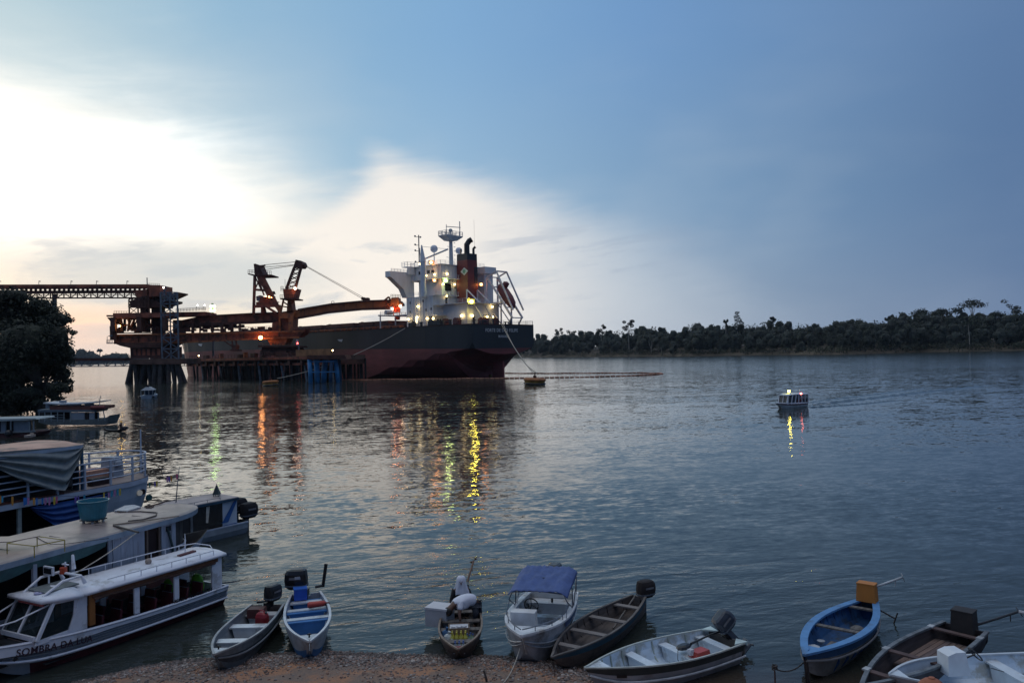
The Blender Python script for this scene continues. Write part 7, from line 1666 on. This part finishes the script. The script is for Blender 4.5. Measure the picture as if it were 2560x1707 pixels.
m = MB(); P = [deck_pts(z, hw, 0, .1, n=2) for z, hw in ((.55,1.55),(-.3,1.3))]; m.loft([[Vector((x if x < -1 else fwd,y,z)) for x,y,z in q] for q in P]); m.build('lower_hull', mat('blue_lower_hull', (.03,.10,.16), .6, 0, .2, 2), lb_)
# railing round the upper deck
for z_ in (.28,.52,.76,1.0):
    rr = [Vector((x,y,z+z_)) for x,y,z in deck_pts(DZ1, 1.72, Lb-.05, 2.6)]; m = MB(); m.tube(rr, .028 if z_ < 1 else .036, 6); m.build('rail', WR, lb_)
rr = [Vector(p) for p in deck_pts(DZ1, 1.72, Lb-.05, 2.6)]
tot = 0; nxt = .2
for a_, b2 in zip(rr, rr[1:]):
    seg = (b2-a_).length; 
    while nxt <= tot+seg: p = a_.lerp(b2, (nxt-tot)/seg); m = MB(); m.box(p+Vector((0,0,.5)), (.07,.07,1.0)); m.build('rail_post', WR, lb_); nxt += 1.15
    tot += seg
m = MB(); m.box((-.05,NY+.12,(RZ1+DZ1)/2),(.09,.09,RZ1-DZ1)); m.box((-.05,-NY-.12,(RZ1+DZ1)/2),(.09,.09,RZ1-DZ1)); m.build('roof_post', mat('blue_post', (.03,.10,.18), .6), lb_)
m = MB(); m.prism([(-.15,-1.6,DZ1),(-.15,1.6,DZ1),(-.15,1.6,RZ1-.1),(-.15,-1.6,RZ1-.1)], (-.05,0,0)); m.prism([(-14,1.3,DZ1),(-.2,1.3,DZ1),(-.2,1.3,RZ1-.1),(-14,1.3,RZ1-.1)], (0,.05,0)); m.build('cabin_wall', mat('dark_blue_wall', (.015,.05,.085), .7, 0, .2, 2), lb_)
m = MB(); m.box((Lb*.45,.55,DZ1+.22),(1.3,1.0,.40)); m.build('deck_bench', mat('salmon_board', (.42,.22,.16), .7, 0, .15, 3), lb_)
m = MB(); m.box((Lb*.68,.2,DZ1+.45),(.5,.9,.85), taper=.85); m.ball((Lb*.66,-.35,DZ1+.62), .16); m.build('capstan_cover', mat('grey_cover', (.26,.30,.36), .7, 0, .15, 3), lb_)
m = MB(); m.box((Lb*.25,-1.2,DZ1+.15),(.8,.3,.3)); m.build('dark_locker', mat('dark_red_interior', ()), lb_)
m = MB(); m.box((-4.5,NY+.1,DZ1-.08),(7.2,.2,.26)); m.build('brown_side_board', mat('red_brown_board', (.09,.025,.015), .7, 0, .2, 3), lb_)
g = g1(330,1160,0); m = MB(); m.tube([(Lb-.35,-.5,DZ1+.5),(Lb-.35,-.5,DZ1+2.0)], .03, 6); m.tube([(Lb-.30,-.45,DZ1+.5),(Lb-.35,-.48,DZ1+1.8)], .018, 6); m.build('bow_mast', WR, lb_)
m = MB(); g = f1.at(190,1098,RZ1); m.tube([(g.x,g.y,RZ1),(g.x+.1,g.y,RZ1+.42)], .015, 5); m.build('roof_antenna', GREYSTEEL, lb_)
m = MB(); 
for k in range(3): m.tube([(Lb+.05,-.3+.2*k,DZ1-.1),(Lb+.08,-.3+.2*k,DZ1+.5)], .02, 5)
m.tube([(Lb+.05,-.4,DZ1+.45),(Lb+.4,-.5,DZ1+.35),(Lb+.65,-.6,DZ1+.05),(Lb+.7,-.6,DZ1-.2)], .02, 5); m.build('bow_ironwork', DARK, lb_)
an_ = MB(); c = Vector((g1(178,1250).x,NY-.06,DZ1+.2)); c = g1(170,1205); c.y = NY-.05
an_.box((c.x,c.y,c.z),(.2,.05,.32)); an_.box((c.x+.12,c.y,c.z-.05),(.04,.05,.55)); an_.build('hung_anchor', DARK, lb_)
# lower deck: portholes, posts, dark inside
for px, py in ((331,1227),(325,1228)): g = g1(px,py); m = MB(); m.tube([(Lb-1.05 if px == 331 else Lb-1.28, -1.40 if px==331 else -1.49, 1.35),(Lb-1.05 if px == 331 else Lb-1.28, -1.46 if px==331 else -1.55, 1.35)], .12, 12); m.build('porthole', mat('dark_red_interior', ()) if px == 331 else mat('porthole_glow', (.55,.52,.45), .3, emit=(1,.93,.8), es=.10), lb_)
m = MB(); m.tube([(Lb-.55,-1.15,1.0),(Lb-.55,-1.25,1.0)], .14, 10); m.build('green_float', mat('green_float', (.02,.10,.10), .6), lb_)
for px in (52,): g = g1(px,1290); m = MB(); m.box((g.x,NY+.1,1.0),(.13,.10,1.6)); m.build('lower_post', mat('greenish_white_post', (.32,.36,.34), .6), lb_)
m = MB(); a_ = g1(58,1330); b2 = g1(135,1312); m.beam((a_.x,NY,.42),(b2.x,NY,.42), .12,.14); m.beam((a_.x,NY,.27),(b2.x,NY,.27), .14,.08, ); m.build('lower_gunwale', mat('greenish_white_post', ()), lb_)
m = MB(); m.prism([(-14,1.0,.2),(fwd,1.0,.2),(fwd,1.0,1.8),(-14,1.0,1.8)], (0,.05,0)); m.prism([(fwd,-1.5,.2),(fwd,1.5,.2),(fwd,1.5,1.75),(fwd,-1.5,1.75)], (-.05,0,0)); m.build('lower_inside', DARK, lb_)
def hanging(px_top, bottoms, lat, m_, nm, lab, nfold, depth=.07, n=26, k=9):
    """cloth hung from a line of picture points down to a scalloped lower edge"""
    tops = px_top; mb_ = MB(); rings = []
    for i in range(n+1):
        q = i/n; tx = tops[0][0]+(tops[1][0]-tops[0][0])*q; ty = tops[0][1]+(tops[1][1]-tops[0][1])*q
        bx_, by_ = None, None
        for (xa, ya), (xb, yb) in zip(bottoms, bottoms[1:]):
            if xa <= tx <= xb: by_ = ya+(yb-ya)*(tx-xa)/(xb-xa)
        if by_ is None: by_ = bottoms[-1][1] if tx > bottoms[-1][0] else bottoms[0][1]
        ring = []
        for j in range(k+1):
            v = j/k; p = f1.on(tx, ty+(by_-ty)*v, lat)
            w_ = math.sin(v*nfold*math.pi*(1+.15*math.sin(q*3)) + math.sin(q*math.pi)*3.0)
            ring.append((p.x, lat - .03 - depth*w_*min(1, v*3) - .05*math.sin(q*math.pi), p.z))
        rings.append(ring)
    mb_.loft(rings, closed=False); o_ = mb_.build(nm, m_, lb_, smooth=True); o_['label'] = lab; return o_
hanging([(-60,1133),(205,1113)], [(-60,1150),(0,1176),(40,1196),(80,1212),(120,1222),(162,1226),(175,1200),(190,1165),(205,1120)], NY-.08, mat('grey_tarpaulin', (.21,.235,.235), .7, 0, .18, 2, bump=.012), 'grey_tarpaulin', 'sagging grey tarpaulin under the roof', 7, .09, 34, 22)
hanging([(75,1268),(272,1232)], [(75,1270),(100,1290),(130,1312),(160,1316),(215,1300),(262,1262),(272,1240)], NY-.10, mat('blue_tarpaulin', (.012,.06,.22), .6, 0, .25, 2, bump=.012), 'blue_tarpaulin', 'blue tarpaulin over the lower deck', 7, .07, 30, 18)
# string of coloured strips
strip_cols = {'o': (.60,.26,.04), 'b': (.03,.16,.48), 'c': (.04,.28,.42), 'p': (.50,.20,.40), 'y': (.60,.45,.05), 'r': (.50,.12,.20), 'v': (.16,.10,.40), 'g': (.06,.22,.16)}
bt = thing('bunting', 'string of bright coloured paper strips hanging along the two deck boat', 'bunting', ROOTM[lb_.name] @ Vector((0,NY-.2,1.9)), 0)
prev = None; ln = MB(); lpts = []
for (px, py, c_, h_) in ((1,1238,'o',20),(6,1239,'c',17),(31,1240,'o',23),(61,1243,'b',20),(65,1243,'b',18),(71,1243,'p',18),(85,1243,'o',19),(92,1244,'b',18),(106,1244,'b',17),(114,1243,'p',18),(124,1242,'p',20),(136,1241,'y',20),(142,1240,'r',18),(189,1240,'v',17),(196,1239,'v',18),(211,1236,'c',16),(260,1230,'y',17),(272,1230,'p',16),(280,1226,'c',16),(287,1224,'p',17),(294,1222,'c',16),(300,1221,'y',17),(315,1218,'c',16),(320,1216,'o',15),(326,1218,'r',14),(352,1214,'b',18),(358,1213,'p',13)):
    lat = NY-.22 if px < 300 else NY-.1+(px-300)*.02
    p = ROOTM[lb_.name] @ f1.on(px, py, lat); q = ROOTM[lb_.name] @ f1.on(px+rnd.uniform(-.6,.6), py+h_, lat)
    m = MB(); wv = Vector(f1.d)*.038; tw = Vector(f1.n)*rnd.uniform(-.02,.02)
    m.add([p-wv, p+wv, (p+q)/2+wv+tw, q+wv*.8, q-wv*.8, (p+q)/2-wv-tw], [(0,1,2,5),(5,2,3,4)]); m.build('strip', mat('paper_'+c_, strip_cols[c_], .7, 0, .12, 6), bt, world=True); lpts.append(p)
D1 = lpts[-1]
for (px, py, c_, h_) in ((374,1206,'g',12),(387,1203,'v',13),(392,1202,'y',14),(418,1192,'p',13),(423,1191,'v',13),(428,1189,'o',14),(442,1184,'r',14)):
    q_ = (px-358)/(442-358); D = D1.y + (fp.y-D1.y)*q_; p = PY(px, py, D); q = PY(px+.5, py+h_, D); m = MB(); wv = Vector((.036,0,0))
    m.add([p-wv, p+wv, q+wv*.8, q-wv*.8], [(0,1,2,3)]); m.build('strip', mat('paper_'+c_, strip_cols[c_], .7), bt, world=True); lpts.append(p)
ln.tube(lpts, .006, 4); ln.build('string', DARK, bt, world=True)

# ---- small cabin boat with outboards beyond the rounded roof
a = W(480,1338,.42); b = W(623,1306,.42); f3 = BF(a, b-a); f3.o = f3.o + f3.n*.8 - f3.d*2.2
L3x = f3.loc(b).x
cb_ = thing('cabin_boat', 'small blue and white cabin boat with pale roof and black outboards at its stern', 'boat', f3.o, f3.rz)
sh3 = hull_shape(L3x, .62, .80, .55, .40, -.1, rake=-.02, full=.5, pw=6, flare=.8)
# build it stern first: the transom is the far end, so the shape runs backwards
m = MB(); st_x = L3x
secs = []
for q in [i/12 for i in range(13)]:
    x = q*st_x; hw = .80*(1-.12*q**3); secs.append([(x,-hw*.7,-.2),(x,-hw,.22),(x,-hw*1.03,.44),(x,-hw+.06,.44),(x,-hw+.08,.34),(x,hw-.08,.34),(x,hw-.06,.44),(x,hw*1.03,.44),(x,hw,.22),(x,hw*.7,-.2)])
m.loft(secs, cap=True); m.build('hull', mat('grey_white_hull', (.30,.33,.36), .5, 0, .15, 3), cb_)
m = MB(); m.beam((0,-.84,.46),(st_x,-.74,.46), .05,.05); m.build('gunwale', WR, cb_)
m = MB(); m.prism([(0,-.72,.36),(st_x-.1,-.66,.36),(st_x-.1,.66,.36),(0,.72,.36)], (0,0,-.02)); m.build('deck', mat('teal_deck', (.03,.09,.12), .6, 0, .2, 3), cb_)
def g3(px, py, lat=-.62): return f3.on(px, py, lat)
zc = g3(594,1244).z; xr = g3(594,1244).x; xl = g3(472,1262).x-1.2
m = MB(); m.prism([(xl,-.72,zc),(xr,-.70,zc),(xr-.1,.70,zc+.05),(xr-.5,.74,zc+.05),(xl,.74,zc+.02)], (0,0,.05)); m.build('cabin_roof', mat('pale_pink_roof', (.34,.29,.28), .6, 0, .15, 2), cb_)
m = MB(); m.beam((xl,-.73,zc-.02),(xr,-.71,zc-.02), .03,.09); m.build('roof_trim', mat('dark_blue_trim', (.02,.06,.10), .6), cb_)
rl = MB(); rail_t(rl, [(xl+.3,-.66,zc+.05),(xr-.8,-.64,zc+.05),(xr-.4,0,zc+.06),(xr-.8,.66,zc+.05),(xl+.3,.66,zc+.05)], .09, .010, .55); rl.build('roof_rail', GREYSTEEL, cb_)
x0 = g3(556,1290).x; x1_ = g3(592,1290).x
m = MB(); m.prism([(x0,-.64,.40),(x1_,-.62,.40),(xr-.03,-.62,zc),(x0,-.64,zc)], (0,.04,0)); m.build('stern_panel', mat('white_panel', (.46,.52,.60), .5, 0, .06, 3), cb_)
BLUES = mat('blue_flash', (.02,.09,.28), .5)
a1, a2, a3, a4 = g3(553,1308), g3(569,1304), g3(592,1247), g3(585,1249)
m = MB(); m.prism([(p.x,-.668,p.z) for p in (a1,a2,a3,a4)], (0,.012,0)); m.prism([(x0,-.668,.41),(x1_,-.665,.41),(x1_,-.665,.50),(x0,-.668,.50)], (0,.012,0)); m.build('blue_flash', BLUES, cb_)
m = MB(); m.prism([(x1_-.03,-.62,.4),(x1_-.03,.62,.4),(xr-.06,.62,zc),(xr-.06,-.62,zc)], (-.04,0,0)); m.build('stern_wall', mat('dark_blue_wall', ()), cb_)
xs0 = g3(478,1300).x
for px in (478,): m = MB(); m.box((xs0,-.63,(zc+.4)/2),(.09,.05,zc-.4)); m.build('cabin_post', mat('dark_grey_post', (.12,.13,.14), .6), cb_)
m = MB(); m.prism([(xs0,-.62,.42),(x0,-.62,.42),(x0,-.62,zc-.08),(xs0,-.62,zc-.08)], (0,.008,0)); m.build('side_window', glass('brown_glass', (.035,.03,.025), .8), cb_)
wa, wb_ = g3(514,1265,-.635), g3(520,1287,-.635); m = MB(); m.prism([(g3(515,1263).x,-.636,zc-.12),(g3(524,1261).x,-.636,zc-.12),(g3(519.5,1289).x,-.636,.72),(g3(514,1289).x,-.636,.74)], (0,.006,0)); m.build('window_gap', mat('pale_curtain', (.55,.50,.42), .7), cb_)
m = MB(); m.prism([(xl,-.62,.4),(xs0-.05,-.62,.4),(xs0-.05,-.62,zc-.04),(xl,-.62,zc-.04)], (0,.04,0)); m.prism([(xl,.6,.4),(x1_,.6,.4),(x1_,.6,zc-.04),(xl,.6,zc-.04)], (0,.04,0)); m.build('cabin_side', DARK, cb_)
for (dx_, y_, s_, z_) in ((.10,-.25,1.4,.30),(-.05,.22,1.4,.46)):
    outboard(cb_, st_x+dx_, z_, s_, rz=math.pi, y=y_, mcol=mat('black_cloth_cover', (.010,.010,.013), .8, 0, .3, 4, bump=.01), tiller=False)
lm = MB(); c = f3.at(551,1236,zc+.05); lt_ = thing('lantern', 'small dark pointed lantern standing on the pale cabin roof', 'lantern', ROOTM[cb_.name] @ Vector((xr-.45,.1,zc+.05)))
m = MB(); m.loft([[(x*.13,y*.13,.10) for x,y in ((-1,-1),(1,-1),(1,1),(-1,1))],[(x*.02,y*.02,.46) for x,y in ((-1,-1),(1,-1),(1,1),(-1,1))]], cap=True); m.build('hood', mat('dark_green_lantern', (.02,.035,.035), .5), lt_)
m = MB()
for x, y in ((-1,-1),(1,-1),(1,1),(-1,1)): m.beam((x*.1,y*.1,0),(x*.09,y*.09,.12), .02)
m.tube([(0,0,.44),(0,0,.52)], .012, 5); m.build('stand', DARK, lt_)

# ------------------------------------------------------------------ boats further out
def simple_hull(par, L, hw, z, m_, ends=(.6,.25), sheer=.3, nm='hull'):
    m = MB(); rg = []
    for i in range(13):
        q = i/12; k = 1-ends[1]*max(0,(.25-q)/.25)**2-ends[0]*max(0,(q-.7)/.3)**2*1.5; k = max(.05, k); zz = z+sheer*max(0,(q-.6)/.4)**2; x = q*L
        rg.append([(x,-hw*k*.75,-.3),(x,-hw*k,zz*.5),(x,-hw*k,zz),(x,hw*k,zz),(x,hw*k,zz*.5),(x,hw*k*.75,-.3)])
    m.loft(rg, cap=True); return m.build(nm, m_, par)
# river boat with two levels at the left, behind the trees
DA = 86; pa = lambda px, py, dd=0: PY(px, py, DA+dd)
hbA = thing('houseboat', 'old two level river boat with red rail moored under the dark tree', 'boat', PY(180,1062,DA)*1.0)
BLU = mat('blue_grey_timber', (.09,.12,.15), .7, 0, .25, 1.5); PAN = mat('pale_panel_wood', (.26,.29,.33), .7, 0, .12, 2)
def fl_(poly, dd, dep, m_, nm, par): m = MB(); m.prism([PY(a_, b2, DA+dd) for a_, b2 in poly], (0, dep, 0)); return m.build(nm, m_, par, world=True)
fl_([(100,1048),(178,1050),(228,1048),(262,1046),(274,1038),(265,1062),(120,1062),(98,1056)], 0, 2.4, mat('grey_green_hull', (.12,.14,.14), .7, 0, .2, 2), 'hull', hbA)
fl_([(94,1024),(240,1025),(238,1030),(94,1030)], -.1, 2.6, BLU, 'lower_roof', hbA)
fl_([(124,1015),(262,1014),(262,1021),(240,1026),(124,1025)], .1, 2.2, mat('red_brown_rail', (.14,.05,.035), .7, 0, .2, 2), 'red_bulwark', hbA)
m = MB(); m.tube([PY(228,1019,DA-.2), PY(262,1018,DA-.2)], .20, 8); m.build('rolled_awning', mat('dark_red_roll', (.16,.035,.035), .7), hbA, world=True)
for (x0, x1_, y0, y1_) in ((114,124,1007,1020),(168,201,1009,1019),(211,233,1008,1018)): fl_([(x0,y0),(x1_,y0),(x1_,y1_),(x0,y1_)], .5, .2, PAN, 'upper_panel', hbA)
fl_([(108,1006),(150,1009),(190,1008),(230,1005),(250,1002),(250,1004),(230,1008),(190,1011),(150,1012),(108,1009)], 0, 2.4, mat('pale_curved_roof', (.40,.44,.48), .6, 0, .1, 2), 'upper_roof', hbA)
fl_([(148,1001),(159,1001),(159,1008),(148,1008)], .8, .6, PAN, 'roof_box', hbA)
for (x0, x1_) in ((177,211),(223,235)): fl_([(x0,1031),(x1_,1031),(x1_,1049),(x0,1049)], .02, .2, PAN, 'white_wall_panel', hbA)
fl_([(213,1031),(221,1031),(221,1049),(213,1049)], .15, .2, mat('dark_red_interior', ()), 'doorway', hbA)
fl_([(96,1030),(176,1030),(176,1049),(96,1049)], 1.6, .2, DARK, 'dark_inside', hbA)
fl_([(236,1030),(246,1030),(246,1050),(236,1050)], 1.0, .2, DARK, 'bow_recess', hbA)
m = MB()
for x in (98,112,128,144,160,176): m.beam(PY(x,1030,DA-.02), PY(x,1055,DA-.02), .08)
for y in (1037,1043,1049): m.beam(PY(112,y,DA-.02), PY(162,y,DA-.02), .05)
m.beam(PY(258,1026,DA), PY(263,1052,DA), .08); m.beam(PY(246,1030,DA), PY(246,1052,DA), .08); m.beam(PY(249,1014,DA), PY(249,1000,DA), .06); m.beam(PY(249,1001,DA), PY(252,989,DA), .05)
m.build('posts_and_rails', mat('pale_posts', (.22,.26,.28), .7), hbA, world=True)
# second low houseboat, nearer and cut by the frame
DBt = 75; hbB = thing('houseboat', 'low grey houseboat with flat pale roof at the left frame edge', 'boat', PY(40,1090,DBt))
def flb(poly, dd, dep, m_, nm): m = MB(); m.prism([PY(a_, b2, DBt+dd) for a_, b2 in poly], (0, dep, 0)); return m.build(nm, m_, hbB, world=True)
flb([(-80,1083),(84,1078),(92,1080),(84,1090),(-80,1098)], 0, 2.4, mat('dark_red_hull', (.09,.03,.03), .7, 0, .3, 2), 'hull'); flb([(-80,1049),(88,1045),(92,1048),(60,1051),(-80,1055)], -.3, 3, mat('pale_green_roof', (.30,.35,.36), .6, 0, .1, 2), 'roof')
for (x0, x1_) in ((-60,-20),(2,14),(34,70)): flb([(x0,1053),(x1_,1052),(x1_,1080),(x0,1081)], .3, .15, PAN, 'wall_panel')
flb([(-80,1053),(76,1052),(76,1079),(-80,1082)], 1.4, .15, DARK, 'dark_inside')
m = MB()
for x in (-20,27,74,84): m.beam(PY(x,1052,DBt), PY(x,1080,DBt), .10)
m.beam(PY(-80,1084,DBt-.1), PY(88,1078,DBt-.1), .12); m.build('posts', mat('pale_posts', ()), hbB, world=True)
m = MB(); m.ball(PY(22,1083,DBt-.6), .35, seg=9, rings=7); m.build('tyre_fender', BLACKP, hbB, world=True)
# canoe with paddling man
g = W(288,1078); cm = thing('dugout_canoe', 'tiny dark dugout canoe out on the water, crossing before the two level houseboat', 'boat', (g.x,g.y,0), -.10)
m = MB(); rg = []
for i in range(13): q = -1+i/6; k = max(.05, 1-abs(q)**2.2); z = .16+.20*abs(q)**3; rg.append([(q*1.22,-.24*k,z),(q*1.15,-.14*k,-.05+z*.3),(q*1.15,.14*k,-.05+z*.3),(q*1.22,.24*k,z)])
m.loft(rg, cap=True); m.build('hull', WOODD, cm); m = MB(); m.box((.5,0,.15),(.16,.42,.03)); m.build('thwart', WOODD, cm)
P3 = thing('person', 'bare-backed dark silhouetted person sitting in the tiny dugout canoe', 'person', (g.x+.62,g.y,.0), 0)
J = dict(pelvis=((0,0,.24),.14), spine=((-.02,0,.44),.12), chest=((-.03,0,.66),.15), neck=((-.02,0,.82),.055), head=((0,0,.93),.09), crown=((.0,0,1.0),.075),
  hipL=((.04,.09,.24),.09), kneeL=((.38,.12,.36),.065), ankL=((.50,.10,.16),.04), hipR=((.04,-.09,.24),.09), kneeR=((.38,-.12,.36),.065), ankR=((.50,-.10,.16),.04),
  shL=((-.03,.18,.70),.06), elL=((-.05,.27,.46),.045), wrL=((.16,.22,.34),.03), shR=((-.03,-.18,.70),.06), elR=((-.16,-.27,.46),.045), wrR=((.05,-.26,.28),.03))
E3 = [e for e in E if 'toeL' not in e and 'toeR' not in e]
skin_body('body', J, E3, SKIN, P3); skin_body('shorts', grow(J, ['pelvis','hipL','kneeL','hipR','kneeR'], 1.15), [('pelvis','hipL'),('hipL','kneeL'),('pelvis','hipR'),('hipR','kneeR')], DARKC, P3)
m = MB(); m.ball((-.01,0,.97), .095, seg=10, rings=8); m.build('hair', HAIR, P3, smooth=True); m = MB(); limb_fingers(m, (.16,.22,.34), (1,0,-.2), (0,0,1)); limb_fingers(m, (.05,-.26,.28), (1,0,-.2), (0,0,1)); face(m, (.02,0,.93), (1,0,0)); m.build('hands_and_face', SKIN, P3)
q = thing('engine', 'small dark canoe engine behind the silhouetted person', 'engine', (g.x+1.12,g.y-.02,.2), 0); m = MB(); m.box((0,0,.14),(.36,.26,.26), taper=.8); m.build('block', BLACKP, q); m = MB(); m.tube([(.15,0,.1),(.6,.05,.02)], .02, 5); m.tube([(-.15,0,.2),(-.35,0,.28)], .018, 5); m.build('shaft', BLACKP, q)
# small boat motoring away toward the pier
g = W(366,996); mv = thing('motor_boat', 'small pale cabin boat motoring away toward the transfer tower', 'boat', (g.x,g.y,0), math.pi/2+.25)
simple_hull(mv, 5.5, 1.25, .55, mat('pale_blue_hull', (.20,.26,.33), .5, 0, .15, 1))
m = MB(); m.loft([[(0.3,-1.1,1.5),(4,-1.0,1.5),(4,1.0,1.5),(.3,1.1,1.5)],[(.9,-.25,2.1),(3.2,-.25,2.1),(3.2,.25,2.1),(.9,.25,2.1)]], cap=True); m.build('cabin_roof', mat('pale_panel_wood', ()), mv)
for x, y in ((.4,-1.0),(.4,1.0),(.4,-.35),(.4,.35),(3.8,-.9),(3.8,.9)): m = MB(); m.box((x,y,1.0),(.1,.1,1.0)); m.build('cabin_post', mat('pale_panel_wood', ()), mv)
m = MB(); m.box((3.0,0,1.0),(.1,1.7,1.0)); m.build('cabin_bulkhead', mat('dark_blue_wall', ()), mv); m = MB(); m.box((1.2,0,2.2),(.5,.5,.5)); m.tube([(1.0,0,2.3),(1.0,0,3.0)], .06, 5); m.build('roof_lamp', BLACKP, mv)
for s in (-1,1): m = MB(); m.ball((.1,1.2*s,.3), .22); m.build('fender', BLACKP, mv)
# water taxi under way
g = W(1976,1018); wt_ = thing('water_taxi', 'white passenger launch with yellow and red lamps under way with a wake', 'boat', (g.x+1.9,g.y+1.0,0), math.pi+.55)
Lw_ = 4.9
sh4 = hull_shape(Lw_, .62, .70, .42, .62, -.1, rake=.16, full=.5, pw=2.4, flare=.75)
hull_mesh(sh4, .03, n=16, mi_band=(3,)).build('hull', [mat('launch_hull', (.58,.60,.60), .5, 0, .2, 2), DARK, mat('maroon_band', (.10,.02,.03), .5)], wt_)
add_gunwale(sh4, wt_, WPB, .03); add_transom(sh4, wt_, WPB, .05); add_foredeck(sh4, wt_, mat('launch_hull', ()), .84)
m = MB(); rings = []
for q in range(7): x = -.1+q*.62; kk = 1 if q < 5 else (.96 if q == 5 else .85); z = 1.46+.04*math.sin(q*.5)-(0 if q < 6 else .06); rings.append([(x,-.72*kk,z),(x,-.55*kk,z+.10),(x,.55*kk,z+.10),(x,.72*kk,z)])
m.loft(rings, cap=True); m.build('roof', mat('pale_blue_roof', (.50,.56,.64), .45, 0, .06, 2), wt_)
for s in (-1,1):
    for (xb, xt) in ((0,.0),(.55,.55),(1.1,1.1),(1.65,1.65),(2.3,2.05),(2.95,2.65),(3.55,3.4)): m = MB(); m.beam((xb,s*.64,.42),(xt,s*.62,1.48), .08 if xb < 2 else .10); m.build('window_pillar', WPB, wt_)
    m = MB(); m.prism([(0,s*.63,.38),(3.6,s*.60,.45),(3.6,s*.60,.58),(0,s*.63,.54)], (0,.03*s,0)); m.build('window_sill', WPB, wt_)
    m = MB(); m.prism([(0.05,s*.60,.5),(1.9,s*.60,.5),(1.9,s*.60,.95),(0.05,s*.60,.95)], (0,-.01*s,0)); m.build('red_seat_backs', mat('dark_red_seat', ()), wt_)
    m = MB(); m.prism([(0.05,s*.61,.54),(3.5,s*.58,.58),(3.4,s*.58,1.46),(.05,s*.61,1.46)], (0,-.006*s,0)); m.build('side_pane', glass('blue_dark_glass', (.03,.05,.07), .6), wt_)
m = MB()
for y in (-.58,0.0,.58): m.beam((3.62,y,.56),(3.38,y,1.5), .07)
m.beam((3.62,-.62,.56),(3.62,.62,.56), .08,.14); m.build('windscreen_frame', WPB, wt_); m = MB(); m.prism([(3.6,-.58,.56),(3.6,.58,.56),(3.38,.58,1.48),(3.38,-.58,1.48)], (-.01,0,0)); m.build('windscreen', glass('blue_dark_glass'), wt_)
m = MB(); m.tube([(2.5,0,1.55),(2.5,0,1.72)], .03, 6); m.box((2.5,0,1.72),(.1,.55,.03)); m.build('lamp_stand', WPB, wt_); m = MB(); m.ball((2.5,0,1.86), .13, seg=8, rings=6); m.build('yellow_lamp', lampmat('taxi_yellow_lamp', (1,.80,.08), 42), wt_)
m = MB(); m.tube([(.9,.2,1.55),(.9,.2,2.0)], .02, 5); m.build('antenna', WPB, wt_); m = MB(); m.ball((1.25,.66,1.56), .10, seg=8, rings=6); m.build('red_lamp', lampmat('taxi_red_lamp', (1,.16,.10), 14), wt_)
# its wake: low ridges of the same water
WAT = mat('wake_water', (.020,.026,.026), .14, 0, .1, 1, bump=.03); WAT.node_tree.nodes['Principled BSDF'].inputs['IOR'].default_value = 1.333
def ridge(path, w0, w1, h0, h1, nm):
    pts = [W(a_, b2) for a_, b2 in path]; m = MB(); rg = []; N = 60
    cum = [0]
    for a_, b2 in zip(pts, pts[1:]): cum.append(cum[-1]+(b2-a_).length)
    for i in range(N+1):
        s_ = cum[-1]*i/N; k = max(j for j in range(len(cum)) if cum[j] <= s_+1e-6); k = min(k, len(pts)-2); p = pts[k].lerp(pts[k+1], (s_-cum[k])/(cum[k+1]-cum[k])); d = (pts[k+1]-pts[k]).normalized(); n_ = Vector((-d.y,d.x,0)); q = i/N
        w_ = w0+(w1-w0)*q; h = (h0+(h1-h0)*q)*(.8+.35*math.sin(i*1.9))*min(1, i/3)*min(1, (N-i)/8+.05)
        n_ = n_ if n_.y < 0 else -n_
        rg.append([p+n_*w_+Vector((0,0,.004)), p+n_*w_*.6+Vector((0,0,h*.5)), p+Vector((0,0,h)), p-n_*w_*.35+Vector((0,0,-.06))])
    m.loft(rg, closed=False); o_ = m.build(nm, WAT, smooth=True); tag(o_, 'smooth wake ridge trailing behind the water taxi', kind='stuff'); return o_
ridge([(2008,1014),(2060,1008),(2140,1000),(2240,988),(2360,974),(2480,962)], .45, 1.1, .17, .22, 'wake'); ridge([(2012,1008),(2060,1000),(2130,992),(2230,980),(2330,968)], .35, .8, .11, .14, 'wake'); ridge([(2010,1018),(2070,1016),(2150,1010),(2250,1000)], .35, .6, .12, .10, 'wake')
fm_ = MB(); FO = mat('wake_foam', (.45,.48,.52), .8, 0, .2, 6)
for i in range(70):
    px, py = (rnd.uniform(2012,2075), 0) if i % 3 else (rnd.uniform(1926,1946), 0); py = 1013-(px-2012)*.09+rnd.uniform(-2,2) if px > 1980 else 1018+rnd.uniform(-1.5,1.5)
    p = W(px, py); a_ = rnd.uniform(.08,.3); fm_.add([(p.x-a_,p.y,.03),(p.x,p.y-a_*.5,.05),(p.x+a_,p.y,.03),(p.x,p.y+a_*.5,.06)], [(0,1,2,3)])
tag(fm_.build('foam', FO), 'flecks of white foam around the water taxi', kind='stuff')

# ------------------------------------------------------------------ air
def make_haze():
    m = bpy.data.materials.new('haze_air'); m.use_nodes = True; nt = m.node_tree
    for n in list(nt.nodes): nt.nodes.remove(n)
    o = nt.nodes.new('ShaderNodeOutputMaterial'); v = nt.nodes.new('ShaderNodeVolumePrincipled')
    v.inputs['Color'].default_value = (0.72, 0.84, 1.0, 1); v.inputs['Density'].default_value = 0.00004; v.inputs['Anisotropy'].default_value = 0.2
    nt.links.new(v.outputs[0], o.inputs['Volume'])
    mb = MB(); mb.box((0, 1250, 29), (5200, 2700, 66)); ob = mb.build('haze', m); tag(ob, 'thin evening haze', kind='stuff'); 
make_haze()
